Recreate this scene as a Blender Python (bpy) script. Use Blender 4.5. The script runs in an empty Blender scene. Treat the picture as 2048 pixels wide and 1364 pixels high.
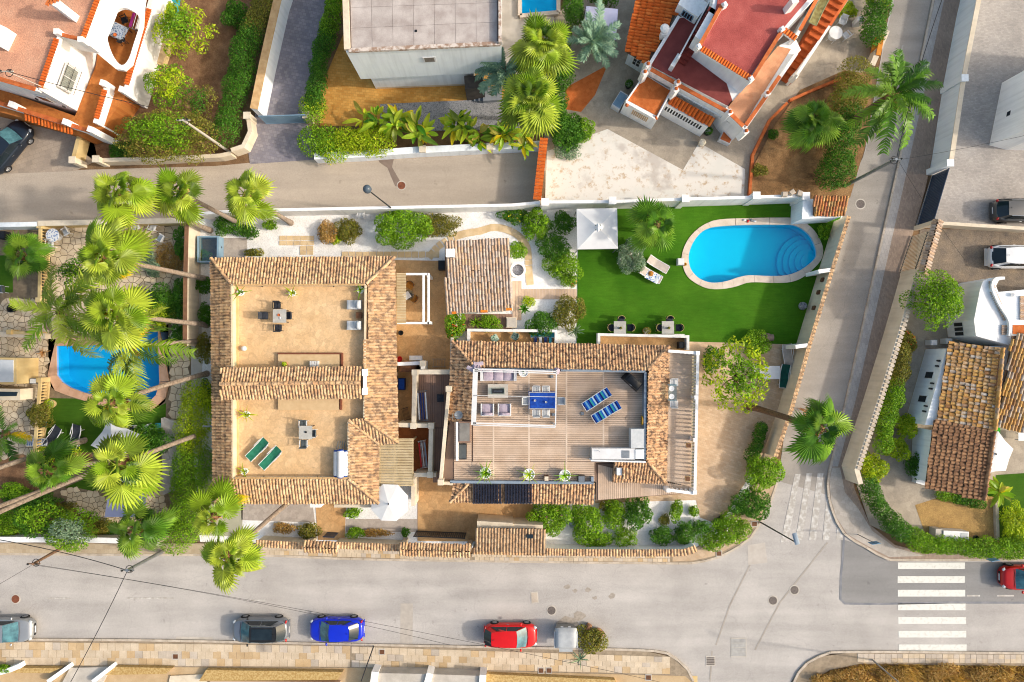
import bpy, math, random
import numpy as np
from mathutils import Vector, Matrix

R = math.radians
rnd = random.Random(11)
S = bpy.context.scene
COL = S.collection

# ---------------------------------------------------------------- camera
F = 1365.0                      # focal length in photograph pixels (2048 wide)
H = 52.5                        # flying height in metres
TILT = math.atan(30 / F)        # the drone looks a touch off the plumb line
cT, sT = math.cos(TILT), math.sin(TILT)
cam = bpy.data.cameras.new('camera')
cam.sensor_width = 36.0
cam.lens = 36.0 * F / 2048
cam.clip_start = 0.5
cam.clip_end = 2000
camera = bpy.data.objects.new('camera', cam)
camera.location = (0, 0, H)
camera.rotation_euler = (TILT, 0, 0)
COL.objects.link(camera)
S.camera = camera

# ---------------------------------------------------------------- light
SUN_EL, SUN_AZ = R(32), R(-5)   # direction towards the sun, angle from +X in the XY plane
world = bpy.data.worlds.new('World')
S.world = world
world.use_nodes = True
wn = world.node_tree.nodes
sky = wn.new('ShaderNodeTexSky')
sky.sky_type = 'NISHITA'
sky.sun_disc = False
sky.sun_elevation = SUN_EL
sky.sun_rotation = R(90) - SUN_AZ
sky.dust_density = 5.0
sky.air_density = 1.5
sky.ozone_density = 1.0
wn['Background'].inputs['Strength'].default_value = 0.15
world.node_tree.links.new(sky.outputs[0], wn['Background'].inputs['Color'])
sl = bpy.data.lights.new('sun', 'SUN')
sl.energy = 2.0
sl.angle = R(2.0)
sl.color = (1.0, 0.92, 0.82)
sun = bpy.data.objects.new('sun', sl)
d = Vector((math.cos(SUN_EL) * math.cos(SUN_AZ), math.cos(SUN_EL) * math.sin(SUN_AZ), math.sin(SUN_EL)))
sun.rotation_euler = d.to_track_quat('Z', 'Y').to_euler()
COL.objects.link(sun)
S.view_settings.view_transform = 'Standard'
S.view_settings.look = 'None'
S.view_settings.gamma = 1.0
S.view_settings.use_curve_mapping = False
S.view_settings.exposure = 0.62
S.cycles.filter_width = 1.05
S.cycles.max_bounces = 6
S.cycles.transparent_max_bounces = 8

# ---------------------------------------------------------------- helpers
def W(px, py, z=0.0):
 """photograph pixel -> the world point at height z that it shows"""
 dx, dy = (px - 1024) / F, -(py - 682) / F
 y, zz = dy * cT + sT, dy * sT - cT
 k = (z - H) / zz
 return Vector((dx * k, y * k, z))

def WP(pts, z=0.0):
 return [W(p[0], p[1], z if len(p) < 3 else p[2]) for p in pts]

def S_(z=0.0):
 """pixels per metre at height z"""
 return F / (H - z)

class MB:
 def __init__(s):
  s.v, s.f, s.m = [], [], []
 def add(s, vs, fs, mi=0):
  o = len(s.v)
  s.v += [tuple(v) for v in vs]
  s.f += [tuple(i + o for i in f) for f in fs]
  s.m += [mi] * len(fs)
  return s
 def hexa(s, b, t, mi=0):
  n = len(b)
  fs = [tuple(range(n - 1, -1, -1)), tuple(range(n, 2 * n))]
  fs += [(i, (i + 1) % n, n + (i + 1) % n, n + i) for i in range(n)]
  return s.add(list(b) + list(t), fs, mi)
 def box(s, x0, y0, z0, x1, y1, z1, mi=0):
  b = [(x0, y0, z0), (x1, y0, z0), (x1, y1, z0), (x0, y1, z0)]
  return s.hexa(b, [(p[0], p[1], z1) for p in b], mi)
 def cbox(s, cx, cy, z0, sx, sy, sz, rz=0.0, mi=0):
  c, n = math.cos(rz), math.sin(rz)
  b = []
  for a, e in ((-1, -1), (1, -1), (1, 1), (-1, 1)):
   x, y = a * sx / 2, e * sy / 2
   b.append((cx + x * c - y * n, cy + x * n + y * c, z0))
  return s.hexa(b, [(p[0], p[1], z0 + sz) for p in b], mi)
 def prism(s, pts, z0, z1, mi=0):
  pts = [(p[0], p[1]) for p in pts]
  a = sum(pts[i][0] * pts[(i + 1) % len(pts)][1] - pts[(i + 1) % len(pts)][0] * pts[i][1] for i in range(len(pts)))
  if a < 0:
   pts = pts[::-1]
  return s.hexa([(x, y, z0) for x, y in pts], [(x, y, z1) for x, y in pts], mi)
 def poly(s, pts, mi=0):
  pts = [tuple(p) for p in pts]
  a = sum(pts[i][0] * pts[(i + 1) % len(pts)][1] - pts[(i + 1) % len(pts)][0] * pts[i][1] for i in range(len(pts)))
  if a < 0:
   pts = pts[::-1]
  return s.add(pts, [tuple(range(len(pts)))], mi)
 def tube(s, path, rad, n=6, mi=0, cap=True):
  path = [Vector(p) for p in path]
  if not isinstance(rad, (list, tuple)):
   rad = [rad] * len(path)
  vs, fs = [], []
  for i, p in enumerate(path):
   t = (path[min(i + 1, len(path) - 1)] - path[max(i - 1, 0)])
   t = t.normalized() if t.length > 1e-9 else Vector((0, 0, 1))
   u = t.cross(Vector((0, 0, 1)) if abs(t.z) < 0.9 else Vector((1, 0, 0))).normalized()
   w = t.cross(u)
   for k in range(n):
    a = 2 * math.pi * k / n
    vs.append(p + (u * math.cos(a) + w * math.sin(a)) * rad[i])
  for i in range(len(path) - 1):
   for k in range(n):
    k2 = (k + 1) % n
    fs.append((i * n + k, i * n + k2, (i + 1) * n + k2, (i + 1) * n + k))
  if cap:
   fs.append(tuple(range(n)))
   m = (len(path) - 1) * n
   fs.append(tuple(m + k for k in range(n - 1, -1, -1)))
  return s.add(vs, fs, mi)
 def bar(s, p, q, w=0.04, mi=0):
  return s.tube([p, q], w * 0.6, 4, mi)
 def lathe(s, prof, n=16, c=(0, 0, 0), mi=0, sx=1.0, sy=1.0):
  vs, fs = [], []
  for r, z in prof:
   for k in range(n):
    a = 2 * math.pi * k / n
    vs.append((c[0] + r * sx * math.cos(a), c[1] + r * sy * math.sin(a), c[2] + z))
  for i in range(len(prof) - 1):
   for k in range(n):
    k2 = (k + 1) % n
    fs.append((i * n + k, i * n + k2, (i + 1) * n + k2, (i + 1) * n + k))
  fs.append(tuple(range(n - 1, -1, -1)))
  m = (len(prof) - 1) * n
  fs.append(tuple(m + k for k in range(n)))
  return s.add(vs, fs, mi)
 def grid(s, fn, nu, nv, mi=0):
  vs = [fn(i / nu, j / nv) for j in range(nv + 1) for i in range(nu + 1)]
  fs = [(j * (nu + 1) + i, j * (nu + 1) + i + 1, (j + 1) * (nu + 1) + i + 1, (j + 1) * (nu + 1) + i) for j in range(nv) for i in range(nu)]
  return s.add(vs, fs, mi)
 def pillow(s, cx, cy, z0, sx, sy, sz, rz=0.0, mi=0, n=5):
  """a soft cushion: top bulges, corners rounded"""
  c, k = math.cos(rz), math.sin(rz)
  def at(u, v, top):
   x, y = (u - .5) * 2, (v - .5) * 2
   e = (1 - abs(x) ** 4) * (1 - abs(y) ** 4)
   X = x * sx / 2 * (1 - .06 * y * y); Y = y * sy / 2 * (1 - .06 * x * x)
   z = z0 + sz * (.5 + (.5 if top else -.5) * max(e, 0) ** .35)
   return (cx + X * c - Y * k, cy + X * k + Y * c, z)
  s.grid(lambda u, v: at(u, v, True), n, n, mi)
  s.grid(lambda u, v: at(1 - u, v, False), n, n, mi)
  return s

def mesh(name, mb, mats, smooth=False):
 me = bpy.data.meshes.new(name)
 me.from_pydata(mb.v, [], mb.f)
 for m in (mats if isinstance(mats, (list, tuple)) else [mats]):
  me.materials.append(m)
 if any(mb.m):
  me.polygons.foreach_set('material_index', mb.m)
 if smooth:
  me.polygons.foreach_set('use_smooth', [True] * len(mb.f))
  if smooth != 'all':
   try:
    me.set_sharp_from_angle(angle=R(40))
   except Exception:
    pass
 me.update()
 return me

def fast_mesh(name, v, quads, mats, mi=None):
 """numpy verts (n,3) and quads (m,4)"""
 me = bpy.data.meshes.new(name)
 k = quads.shape[1]
 me.vertices.add(len(v)); me.vertices.foreach_set('co', v.astype(np.float32).ravel())
 me.loops.add(quads.size); me.loops.foreach_set('vertex_index', quads.astype(np.int32).ravel())
 me.polygons.add(len(quads))
 me.polygons.foreach_set('loop_start', np.arange(0, quads.size, k, dtype=np.int32))
 for m in (mats if isinstance(mats, (list, tuple)) else [mats]):
  me.materials.append(m)
 if mi is not None:
  me.polygons.foreach_set('material_index', mi.astype(np.int32))
 me.update(calc_edges=True)
 return me

def tag(o, label, cat, group=None):
 o['label'] = label
 o['category'] = cat
 if group:
  o['group'] = group
 return o

BASE = {}
def thing(name, label, cat, loc=(0, 0, 0), rz=0.0, group=None):
 o = bpy.data.objects.new(name, None)
 o.empty_display_size = 0.2
 o.location = loc
 o.rotation_euler = (0, 0, rz)
 COL.objects.link(o)
 BASE[o.name] = Matrix.Translation(Vector(loc)) @ Matrix.Rotation(rz, 4, 'Z')
 return tag(o, label, cat, group)

def child(name, me, parent, local=False):
 o = bpy.data.objects.new(name, me)
 COL.objects.link(o)
 o.parent = parent
 if not local:
  m = BASE.get(parent.name)
  if m is None and parent.parent is not None:
   m = BASE.get(parent.parent.name)
  if m is not None and parent.name in BASE:
   o.matrix_parent_inverse = m.inverted()
  elif m is not None:
   # parent is a part whose own mesh is given in world coordinates
   o.matrix_parent_inverse = Matrix.Identity(4)
 return o

def part(name, mb, mats, parent, local=False, smooth=False):
 return child(name, mesh(name, mb, mats, smooth), parent, local)

def single(name, mb, mats, label=None, cat=None, group=None, smooth=False, kind=None):
 """one-mesh thing; origin moved to the middle of its base"""
 v = np.array(mb.v)
 c = np.array([(v[:, 0].min() + v[:, 0].max()) / 2, (v[:, 1].min() + v[:, 1].max()) / 2, v[:, 2].min()])
 mb.v = [tuple(p) for p in (v - c)]
 o = bpy.data.objects.new(name, mesh(name, mb, mats, smooth))
 o.location = c
 COL.objects.link(o)
 if kind:
  o['kind'] = kind
 if label:
  if kind:
   o['label'] = label
  else:
   tag(o, label, cat, group)
 return o

def sheet(name, pts, z, m, kind='structure', label=None, thick=None):
 mb = MB()
 w = WP(pts, z)
 if thick:
  mb.prism(w, z - thick, z)
 else:
  mb.poly(w)
 return single(name, mb, m, kind=kind, label=label)

PROTO = {}
def spawn(kind, build, name, label, cat, px, py, z=0.0, rz=0.0, group=None, scale=1.0, loc=None):
 """first call builds a thing with its parts, later calls copy it and every part"""
 at = Vector(loc) if loc is not None else W(px, py, z)
 if kind not in PROTO:
  root = thing(name, label, cat)
  build(root)
  PROTO[kind] = root
 else:
  src = PROTO[kind]
  root = src.copy()
  COL.objects.link(root)
  for c in src.children:
   k = c.copy(); COL.objects.link(k); k.parent = root
   for g in c.children:
    q = g.copy(); COL.objects.link(q); q.parent = k
  for key in ('group',):
   if key in root:
    del root[key]
 root.location = at
 root.rotation_euler = (0, 0, rz)
 root.scale = (scale,) * 3 if not isinstance(scale, tuple) else scale
 return tag(root, label, cat, group)

# ---------------------------------------------------------------- materials
MATS = {}
class N:
 def __init__(s, name):
  s.mat = bpy.data.materials.new(name)
  s.mat.use_nodes = True
  s.t = s.mat.node_tree
  s.b = s.t.nodes['Principled BSDF']
  s.out = s.t.nodes['Material Output']
 def new(s, ty, **kw):
  n = s.t.nodes.new('ShaderNode' + ty)
  for k, v in kw.items():
   if k in ('operation', 'blend_type', 'data_type', 'feature', 'distance', 'noise_dimensions', 'voronoi_dimensions', 'wave_type', 'bands_direction', 'interpolation_type', 'noise_type'):
    setattr(n, k, v)
   else:
    n.inputs[k].default_value = v
  return n
 def link(s, a, b):
  s.t.links.new(a, b)
 def pos(s):
  return s.new('NewGeometry').outputs['Position']
 def noise(s, scale, detail=4, vec=None, rough=.55):
  n = s.new('TexNoise', Scale=scale, Detail=detail, Roughness=rough)
  s.link(vec or s.pos(), n.inputs['Vector'])
  return n.outputs['Fac']
 def ramp(s, fac, stops, interp='LINEAR'):
  n = s.new('ValToRGB')
  e = n.color_ramp.elements
  n.color_ramp.interpolation = interp
  while len(e) < len(stops):
   e.new(0.5)
  for k, (p, c) in enumerate(stops):
   e[k].position = p
   e[k].color = (c[0], c[1], c[2], 1) if not isinstance(c, (int, float)) else (c, c, c, 1)
  s.link(fac, n.inputs['Fac'])
  return n.outputs['Color']
 def mix(s, fac, a, b, blend='MIX'):
  n = s.t.nodes.new('ShaderNodeMix')
  n.data_type = 'RGBA'
  n.blend_type = blend
  for v, i in ((fac, 0), (a, 6), (b, 7)):
   if isinstance(v, (int, float)):
    n.inputs[i].default_value = v if i == 0 else (v, v, v, 1)
   elif isinstance(v, (tuple, list)):
    n.inputs[i].default_value = (v[0], v[1], v[2], 1)
   else:
    s.link(v, n.inputs[i])
  return n.outputs[2]
 def math(s, op, a, b=0.0):
  n = s.new('Math', operation=op)
  for v, i in ((a, 0), (b, 1)):
   if isinstance(v, (int, float)):
    n.inputs[i].default_value = v
   else:
    s.link(v, n.inputs[i])
  return n.outputs[0]
 def island(s):
  """a random number per leaf, tile or stone, joined or single"""
  a = s.new('NewGeometry').outputs['Random Per Island']
  b = s.new('ObjectInfo').outputs['Random']
  return s.math('FRACT', s.math('ADD', s.math('MULTIPLY', a, 7.31), s.math('MULTIPLY', b, 3.77)))
 def bump(s, h, strength=.3, dist=.02):
  n = s.new('Bump', Strength=strength, Distance=dist)
  s.link(h, n.inputs['Height'])
  s.link(n.outputs[0], s.b.inputs['Normal'])
 def done(s, col, rough=.8, spec=.3, metal=0.0):
  if isinstance(col, (tuple, list)):
   s.b.inputs['Base Color'].default_value = (col[0], col[1], col[2], 1)
  else:
   s.link(col, s.b.inputs['Base Color'])
  s.b.inputs['Roughness'].default_value = rough
  s.b.inputs['Specular IOR Level'].default_value = spec
  s.b.inputs['Metallic'].default_value = metal
  return s.mat

def mat(name, c1, c2=None, scale=2.0, lo=.35, hi=.65, rough=.8, spec=.3, metal=0.0, bump=0.0, bscale=25, isl=0.0, detail=5, fine=0.0):
 """plain procedural surface: two colours mixed by noise, fine grain, per-piece variation"""
 if name in MATS:
  return MATS[name]
 n = N(name)
 c2 = c2 or tuple(x * .86 for x in c1)
 col = n.ramp(n.noise(scale, detail), [(lo, c1), (hi, c2)])
 if fine:
  g = n.ramp(n.noise(18, 3), [(.3, 1 - fine), (.7, 1 + fine)])
  col = n.mix(1.0, col, g, 'MULTIPLY')
 if isl:
  g = n.ramp(n.island(), [(0, 1 - isl), (1, 1 + isl)])
  col = n.mix(1.0, col, g, 'MULTIPLY')
 if bump:
  n.bump(n.noise(bscale, 4), bump, .02)
 MATS[name] = n.done(col, rough, spec, metal)
 return MATS[name]

def foliage(name, cols, trans=.35, rough=.55, whole=False):
 if name in MATS:
  return MATS[name]
 n = N(name)
 k = len(cols)
 col = n.ramp(n.new('ObjectInfo').outputs['Random'] if whole else n.island(), [(i / max(k - 1, 1), c) for i, c in enumerate(cols)])
 if whole:
  col = n.mix(1.0, col, n.ramp(n.island(), [(0, .78), (1, 1.12)]), 'MULTIPLY')
 col = n.mix(1.0, col, n.ramp(n.noise(1.1, 2), [(.3, 1.0), (.7, 1.6)]), 'MULTIPLY')
 n.done(col, rough, .25)
 tr = n.new('BsdfTranslucent')
 n.link(n.mix(1.0, col, (1.15, 1.1, .6), 'MULTIPLY'), tr.inputs['Color'])
 mx = n.new('MixShader', Fac=trans)
 n.link(n.b.outputs[0], mx.inputs[1]); n.link(tr.outputs[0], mx.inputs[2])
 n.link(mx.outputs[0], n.out.inputs['Surface'])
 MATS[name] = n.mat
 return n.mat

K = 0.74   # how much of a sunlit surface's picture value is its own colour
def sr(r, g, b, k=1.0):
 return tuple(min(.85, K * k * (((x / 255 + .055) / 1.055) ** 2.4 if x > 10 else x / 3295)) for x in (r, g, b))

def m_road(name, c, dark=.8):
 n = N(name)
 p = n.pos()
 st = n.new('Mapping'); st.inputs['Scale'].default_value = (.06, .5, .5)
 n.link(p, st.inputs['Vector'])
 col = n.ramp(n.noise(.35, 6), [(.3, tuple(x * dark for x in c)), (.7, c)])
 col = n.mix(1.0, col, n.ramp(n.noise(1.6, 5, st.outputs[0]), [(.32, .86), (.62, 1.06)]), 'MULTIPLY')   # wheel tracks
 col = n.mix(1.0, col, n.ramp(n.noise(30, 3), [(.25, .80), (.75, 1.16)]), 'MULTIPLY')
 col = n.mix(1.0, col, n.ramp(n.noise(1.3, 8, rough=.7), [(.30, .72), (.38, 1)]), 'MULTIPLY')            # stains
 col = n.mix(1.0, col, n.ramp(n.noise(7, 6, rough=.75), [(.3, .93), (.7, 1.06)]), 'MULTIPLY')
 v = n.new('TexVoronoi', feature='DISTANCE_TO_EDGE', Scale=.16)
 dv = n.new('VectorMath', operation='ADD')
 nz = n.new('TexNoise', Scale=.9, Detail=6); n.link(p, nz.inputs['Vector'])
 n.link(p, dv.inputs[0]); n.link(nz.outputs['Color'], dv.inputs[1])
 n.link(dv.outputs[0], v.inputs['Vector'])
 col = n.mix(1.0, col, n.ramp(v.outputs['Distance'], [(.0, .88), (.004, 1)]), 'MULTIPLY')                # cracks
 n.bump(n.noise(60, 3), .25, .01)
 return n.done(col, .9, .2)

def m_stamped(name, c, c2, scale=2.2, joint=.75, jw=.03):
 """stamped or small-unit paving: irregular cells with a joint"""
 n = N(name)
 v = n.new('TexVoronoi', feature='DISTANCE_TO_EDGE', Scale=scale)
 n.link(n.pos(), v.inputs['Vector'])
 w = n.new('TexVoronoi', Scale=scale); n.link(n.pos(), w.inputs['Vector'])
 col = n.mix(n.ramp(n.noise(.8, 6), [(.3, 0.0), (.7, 1.0)]), c, c2)
 bw = n.new('RGBToBW'); n.link(w.outputs['Color'], bw.inputs[0])
 col = n.mix(1.0, col, n.ramp(bw.outputs[0], [(.1, .9), (.9, 1.1)]), 'MULTIPLY')
 col = n.mix(1.0, col, n.ramp(v.outputs['Distance'], [(0.0, joint), (jw, 1)]), 'MULTIPLY')
 col = n.mix(1.0, col, n.ramp(n.noise(9, 4), [(.3, .9), (.7, 1.08)]), 'MULTIPLY')
 n.bump(v.outputs['Distance'], .3, .02)
 return n.done(col, .8, .25)

def m_brickpave(name, c, c2, sx=.2, sy=.1, rot=0.0, mortar=.7, mw=.02):
 n = N(name)
 mp = n.new('Mapping'); mp.inputs['Rotation'].default_value = (0, 0, rot)
 n.link(n.pos(), mp.inputs['Vector'])
 b = n.t.nodes.new('ShaderNodeTexBrick')
 b.inputs['Scale'].default_value = 1
 b.inputs['Brick Width'].default_value = sx; b.inputs['Row Height'].default_value = sy
 b.inputs['Mortar Size'].default_value = mw * sy * 3
 b.inputs['Color1'].default_value = (*c, 1); b.inputs['Color2'].default_value = (*c2, 1)
 b.inputs['Mortar'].default_value = (*[x * mortar for x in c], 1)
 n.link(mp.outputs[0], b.inputs['Vector'])
 col = n.mix(1.0, b.outputs['Color'], n.ramp(n.noise(.5, 6), [(.3, .82), (.7, 1.1)]), 'MULTIPLY')
 col = n.mix(1.0, col, n.ramp(n.noise(14, 3), [(.3, .92), (.7, 1.07)]), 'MULTIPLY')
 return n.done(col, .85, .2)

def m_gravel(name, c, c2, scale=26):
 n = N(name)
 v = n.new('TexVoronoi', Scale=scale); n.link(n.pos(), v.inputs['Vector'])
 bw = n.new('RGBToBW'); n.link(v.outputs['Color'], bw.inputs[0])
 col = n.ramp(bw.outputs[0], [(.15, c2), (.5, c), (.9, tuple(min(.85, x * 1.15) for x in c))])
 col = n.mix(1.0, col, n.ramp(n.noise(1.2, 5), [(.3, .84), (.65, 1.04)]), 'MULTIPLY')
 n.bump(v.outputs['Distance'], .25, .02)
 return n.done(col, .9, .2)

def m_lawn(name, c, c2):
 n = N(name)
 st = n.new('Mapping'); st.inputs['Scale'].default_value = (.5, 3.0, 1)
 n.link(n.pos(), st.inputs['Vector'])
 col = n.ramp(n.noise(.45, 6), [(.3, c), (.7, c2)])
 col = n.mix(1.0, col, n.ramp(n.noise(.16, 3), [(.35, .86), (.65, 1.1)]), 'MULTIPLY')
 col = n.mix(1.0, col, n.ramp(n.noise(2.5, 4, st.outputs[0]), [(.3, .88), (.7, 1.1)]), 'MULTIPLY')
 col = n.mix(1.0, col, n.ramp(n.noise(45, 3), [(.25, .6), (.75, 1.35)]), 'MULTIPLY')
 n.bump(n.noise(55, 3), .6, .04)
 return n.done(col, .9, .1)

def m_soil(name, c, c2, c3):
 n = N(name)
 col = n.ramp(n.noise(.9, 8, rough=.65), [(.3, c), (.5, c2), (.7, c3)])
 col = n.mix(1.0, col, n.ramp(n.noise(16, 4), [(.3, .7), (.7, 1.2)]), 'MULTIPLY')
 n.bump(n.noise(12, 5), .6, .05)
 return n.done(col, .95, .1)

def m_tile(name, cols, dark, amount=.5, scale=3.3):
 """clay barrel tile: colour per tile, flamed dark patches"""
 n = N(name)
 r = n.island()
 col = n.ramp(r, [(i / (len(cols) - 1), c) for i, c in enumerate(cols)])
 f = n.ramp(n.noise(scale, 4, rough=.6), [(.5 - .12, 1.0), (.5 + .06, 0.0)])
 col = n.mix(n.math('MULTIPLY', f, amount), col, dark)
 col = n.mix(1.0, col, n.ramp(n.noise(11, 4), [(.3, .86), (.7, 1.1)]), 'MULTIPLY')
 return n.done(col, .85, .2)

def m_cracked_white(name):
 n = N(name)
 a = n.noise(.45, 8, rough=.68)
 sp = n.ramp(n.noise(1.7, 8, rough=.75), [(.38, sr(214, 190, 160)), (.47, sr(246, 240, 230))])
 col = n.mix(n.ramp(a, [(.52, 0.0), (.62, 1.0)]), sp, sr(240, 236, 226))
 g = n.ramp(n.noise(.3, 6), [(.57, 0.0), (.64, 1.0)])
 col = n.mix(n.math('MULTIPLY', g, .8), col, sr(206, 196, 186))
 return n.done(col, .9, .2)

def m_water():
 n = N('water')
 n.t.nodes.remove(n.b)
 tr = n.new('BsdfTransparent'); tr.inputs['Color'].default_value = (.1, .97, 1.0, 1)
 gl = n.new('BsdfGlossy'); gl.inputs['Roughness'].default_value = .03
 lw = n.new('LayerWeight', Blend=.5)
 b = n.new('Bump', Strength=.25, Distance=.05)
 n.link(n.noise(2.2, 3), b.inputs['Height'])
 n.link(b.outputs[0], gl.inputs['Normal']); n.link(b.outputs[0], lw.inputs['Normal'])
 mx = n.new('MixShader'); n.link(n.math('ADD', n.math('MULTIPLY', n.math('POWER', lw.outputs['Facing'], 4.0), .8), .02), mx.inputs[0])
 n.link(tr.outputs[0], mx.inputs[1]); n.link(gl.outputs[0], mx.inputs[2])
 n.link(mx.outputs[0], n.out.inputs['Surface'])
 return n.mat

def m_clear(name, tint=(.75, .85, .85)):
 n = N(name)
 n.t.nodes.remove(n.b)
 tr = n.new('BsdfTransparent'); tr.inputs['Color'].default_value = (*tint, 1)
 gl = n.new('BsdfGlossy'); gl.inputs['Roughness'].default_value = .05
 mx = n.new('MixShader', Fac=.12)
 n.link(tr.outputs[0], mx.inputs[1]); n.link(gl.outputs[0], mx.inputs[2])
 n.link(mx.outputs[0], n.out.inputs['Surface'])
 return n.mat

def m_stripes(name, cols, period, axis=0):
 """woven stripes across a cloth, in the object's own coordinates"""
 n = N(name)
 tc = n.new('TexCoord'); sp = n.new('SeparateXYZ')
 n.link(tc.outputs['Object'], sp.inputs[0])
 f = n.math('FRACT', n.math('ADD', n.math('DIVIDE', sp.outputs[axis], period), 20.0))
 col = n.ramp(f, [(i / len(cols), c) for i, c in enumerate(cols)], 'CONSTANT')
 return n.done(col, .85, .2)

def m_paint(name, c, coat=.6, metal=0.0, rough=.35):
 n = N(name)
 n.done(c, rough, .4, metal)
 n.b.inputs['Coat Weight'].default_value = coat * .6
 n.b.inputs['Coat Roughness'].default_value = .06
 col = n.mix(1.0, c, n.ramp(n.noise(1.3, 5), [(.3, .92), (.7, 1.05)]), 'MULTIPLY')
 n.link(col, n.b.inputs['Base Color'])
 return n.mat

def m_leafprint(name, a, b):
 n = N(name)
 v = n.new('TexVoronoi', Scale=9); n.link(n.pos(), v.inputs['Vector'])
 return n.done(n.ramp(v.outputs['Distance'], [(.3, a), (.45, b)]), .8, .3)

ROAD = m_road('asphalt', sr(208, 202, 196))
LANE = m_road('lane_concrete', sr(205, 190, 172), .86)
SIDE = m_road('side_asphalt', sr(184, 176, 166), .8)
PATCH = m_road('new_asphalt', sr(160, 158, 156), .9)
TAR = mat('tar', sr(120, 124, 132), sr(150, 150, 154), 1.4, rough=.6)
WHITEROAD = mat('road_paint', sr(240, 240, 232), sr(220, 216, 206), 4.5, .5, .72)
WORNPAINT = mat('worn_paint', sr(225, 222, 216), sr(190, 183, 174), 3.2, .36, .56)
KERB = mat('kerb_stone', sr(216, 202, 184), sr(190, 176, 158), 2, isl=.08, fine=.08)
SLAB = mat('pavement_slab', sr(228, 210, 184), sr(210, 190, 162), 1.2, isl=.08, fine=.08)
SLAB2 = mat('pavement_slab_tan', sr(218, 190, 150), sr(204, 174, 132), 1.2, isl=.08, fine=.08)
SLAB3 = mat('pavement_slab_grey', sr(214, 200, 182), sr(196, 182, 166), 1.2, isl=.12, fine=.08)
MORTAR = mat('mortar', sr(176, 158, 134), sr(150, 134, 112), 3, fine=.1)
CRAZY = mat('crazy_stone', sr(236, 218, 188), sr(216, 194, 162), 1.6, isl=.14, fine=.07)
CRAZYJ = mat('crazy_joint', sr(150, 132, 106), sr(120, 104, 84), 3, fine=.12)
EARTH = m_soil('earth', sr(160, 132, 100), sr(138, 110, 82), sr(112, 88, 66))
SOIL = m_soil('garden_soil', sr(176, 138, 104), sr(146, 110, 82), sr(112, 84, 62))
DRYGRASS = m_soil('dry_ground', sr(184, 148, 104), sr(156, 120, 82), sr(112, 88, 62))
GRAVEL = m_gravel('white_gravel', (.84, .83, .81), (.64, .63, .61))
GREYGRAVEL = m_gravel('grey_gravel', sr(160, 160, 166), sr(90, 92, 100), 18)
LAWN = m_lawn('artificial_turf', sr(66, 120, 22), sr(86, 136, 32))
LAWN2 = m_lawn('garden_turf', sr(62, 104, 24), sr(84, 122, 34))
TANTILE = m_stamped('tan_stamped_tile', sr(230, 186, 132), sr(210, 162, 108), 3.0, .84, .06)
TERRACE = m_stamped('terrace_tile', sr(244, 208, 162), sr(234, 194, 144), 3.2, .88, .06)
YARDTILE = m_brickpave('yard_paving', sr(230, 202, 170), sr(214, 182, 148), .3, .16, .3, .8)
PATHGREY = m_stamped('grey_path', sr(204, 192, 180), sr(188, 176, 166), 3.4, .9)
GREYYARD = m_stamped('grey_stamped_yard', sr(196, 182, 162), sr(170, 158, 142), 2.4, .86)
OCHRE = m_brickpave('ochre_paving', sr(232, 176, 92), sr(212, 150, 70), .3, .2, .1)
BLUEPAVE = m_brickpave('blue_grey_paving', sr(166, 160, 164), sr(140, 136, 146), .3, .25, R(12), .7)
FORECOURT = m_brickpave('forecourt_paving', sr(196, 178, 158), sr(176, 160, 144), .5, .35, R(-20), .8)
GREYPAVE = m_brickpave('grey_block_paving', sr(198, 190, 182), sr(178, 172, 166), .22, .12, R(5), .8)
ASPHYARD = m_soil('worn_asphalt_yard', sr(168, 150, 128), sr(148, 134, 118), sr(120, 112, 104))
BROWNPAVE = m_brickpave('brown_block_strip', sr(186, 164, 146), sr(166, 146, 130), .22, .11, R(78), .8)
PALEPAVE = m_brickpave('pale_strip', sr(206, 198, 190), sr(190, 184, 178), .5, .25, R(76), .8)
PINKROOF = m_soil('salmon_roof', sr(230, 178, 148), sr(224, 168, 138), sr(206, 152, 126))
REDROOF = m_soil('red_roof', sr(204, 112, 104), sr(190, 98, 92), sr(170, 84, 80))
REDFLOOR = mat('red_floor', sr(156, 78, 72), sr(136, 64, 60), 1.2, fine=.06)
ORANGEFLOOR = m_brickpave('orange_tile_floor', sr(226, 128, 66), sr(206, 108, 50), .25, .25, R(-30), .9)
BROWNFLOOR = m_brickpave('brown_tile_floor', sr(206, 130, 66), sr(186, 110, 54), .2, .2, R(24), .9)
PALEORANGE = m_brickpave('pale_orange_floor', sr(228, 168, 128), sr(214, 150, 112), .3, .3, R(-30), .9)
GREYSLAB = mat('roof_slab', sr(206, 196, 190), sr(178, 166, 160), 1.1, isl=.05, fine=.08, detail=8)
CRACKW = m_cracked_white('patchy_white_concrete')
def m_wall(name, c, c2):
 n = N(name)
 st = n.new('Mapping'); st.inputs['Scale'].default_value = (3.5, 3.5, .25)
 n.link(n.pos(), st.inputs['Vector'])
 col = n.ramp(n.noise(.9, 6), [(.35, c), (.65, c2)])
 col = n.mix(1.0, col, n.ramp(n.noise(1.0, 5, st.outputs[0]), [(.3, .87), (.55, 1.0)]), 'MULTIPLY')
 n.bump(n.noise(22, 4), .15, .01)
 return n.done(col, .88, .2)
WHITE = m_wall('white_render', (.85, .84, .82), (.80, .79, .77))
CREAM = m_wall('cream_render', sr(246, 232, 208), sr(232, 216, 190))
BLUEWHITE = m_wall('pale_wall', (.80, .84, .85), (.76, .80, .83))
OCHREWALL = mat('ochre_render', sr(232, 206, 150), sr(214, 184, 126), .8)
SANDWALL = mat('sand_stone_wall', sr(214, 184, 124), sr(184, 148, 88), 7, .4, .6, bump=.5, bscale=9)
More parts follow.
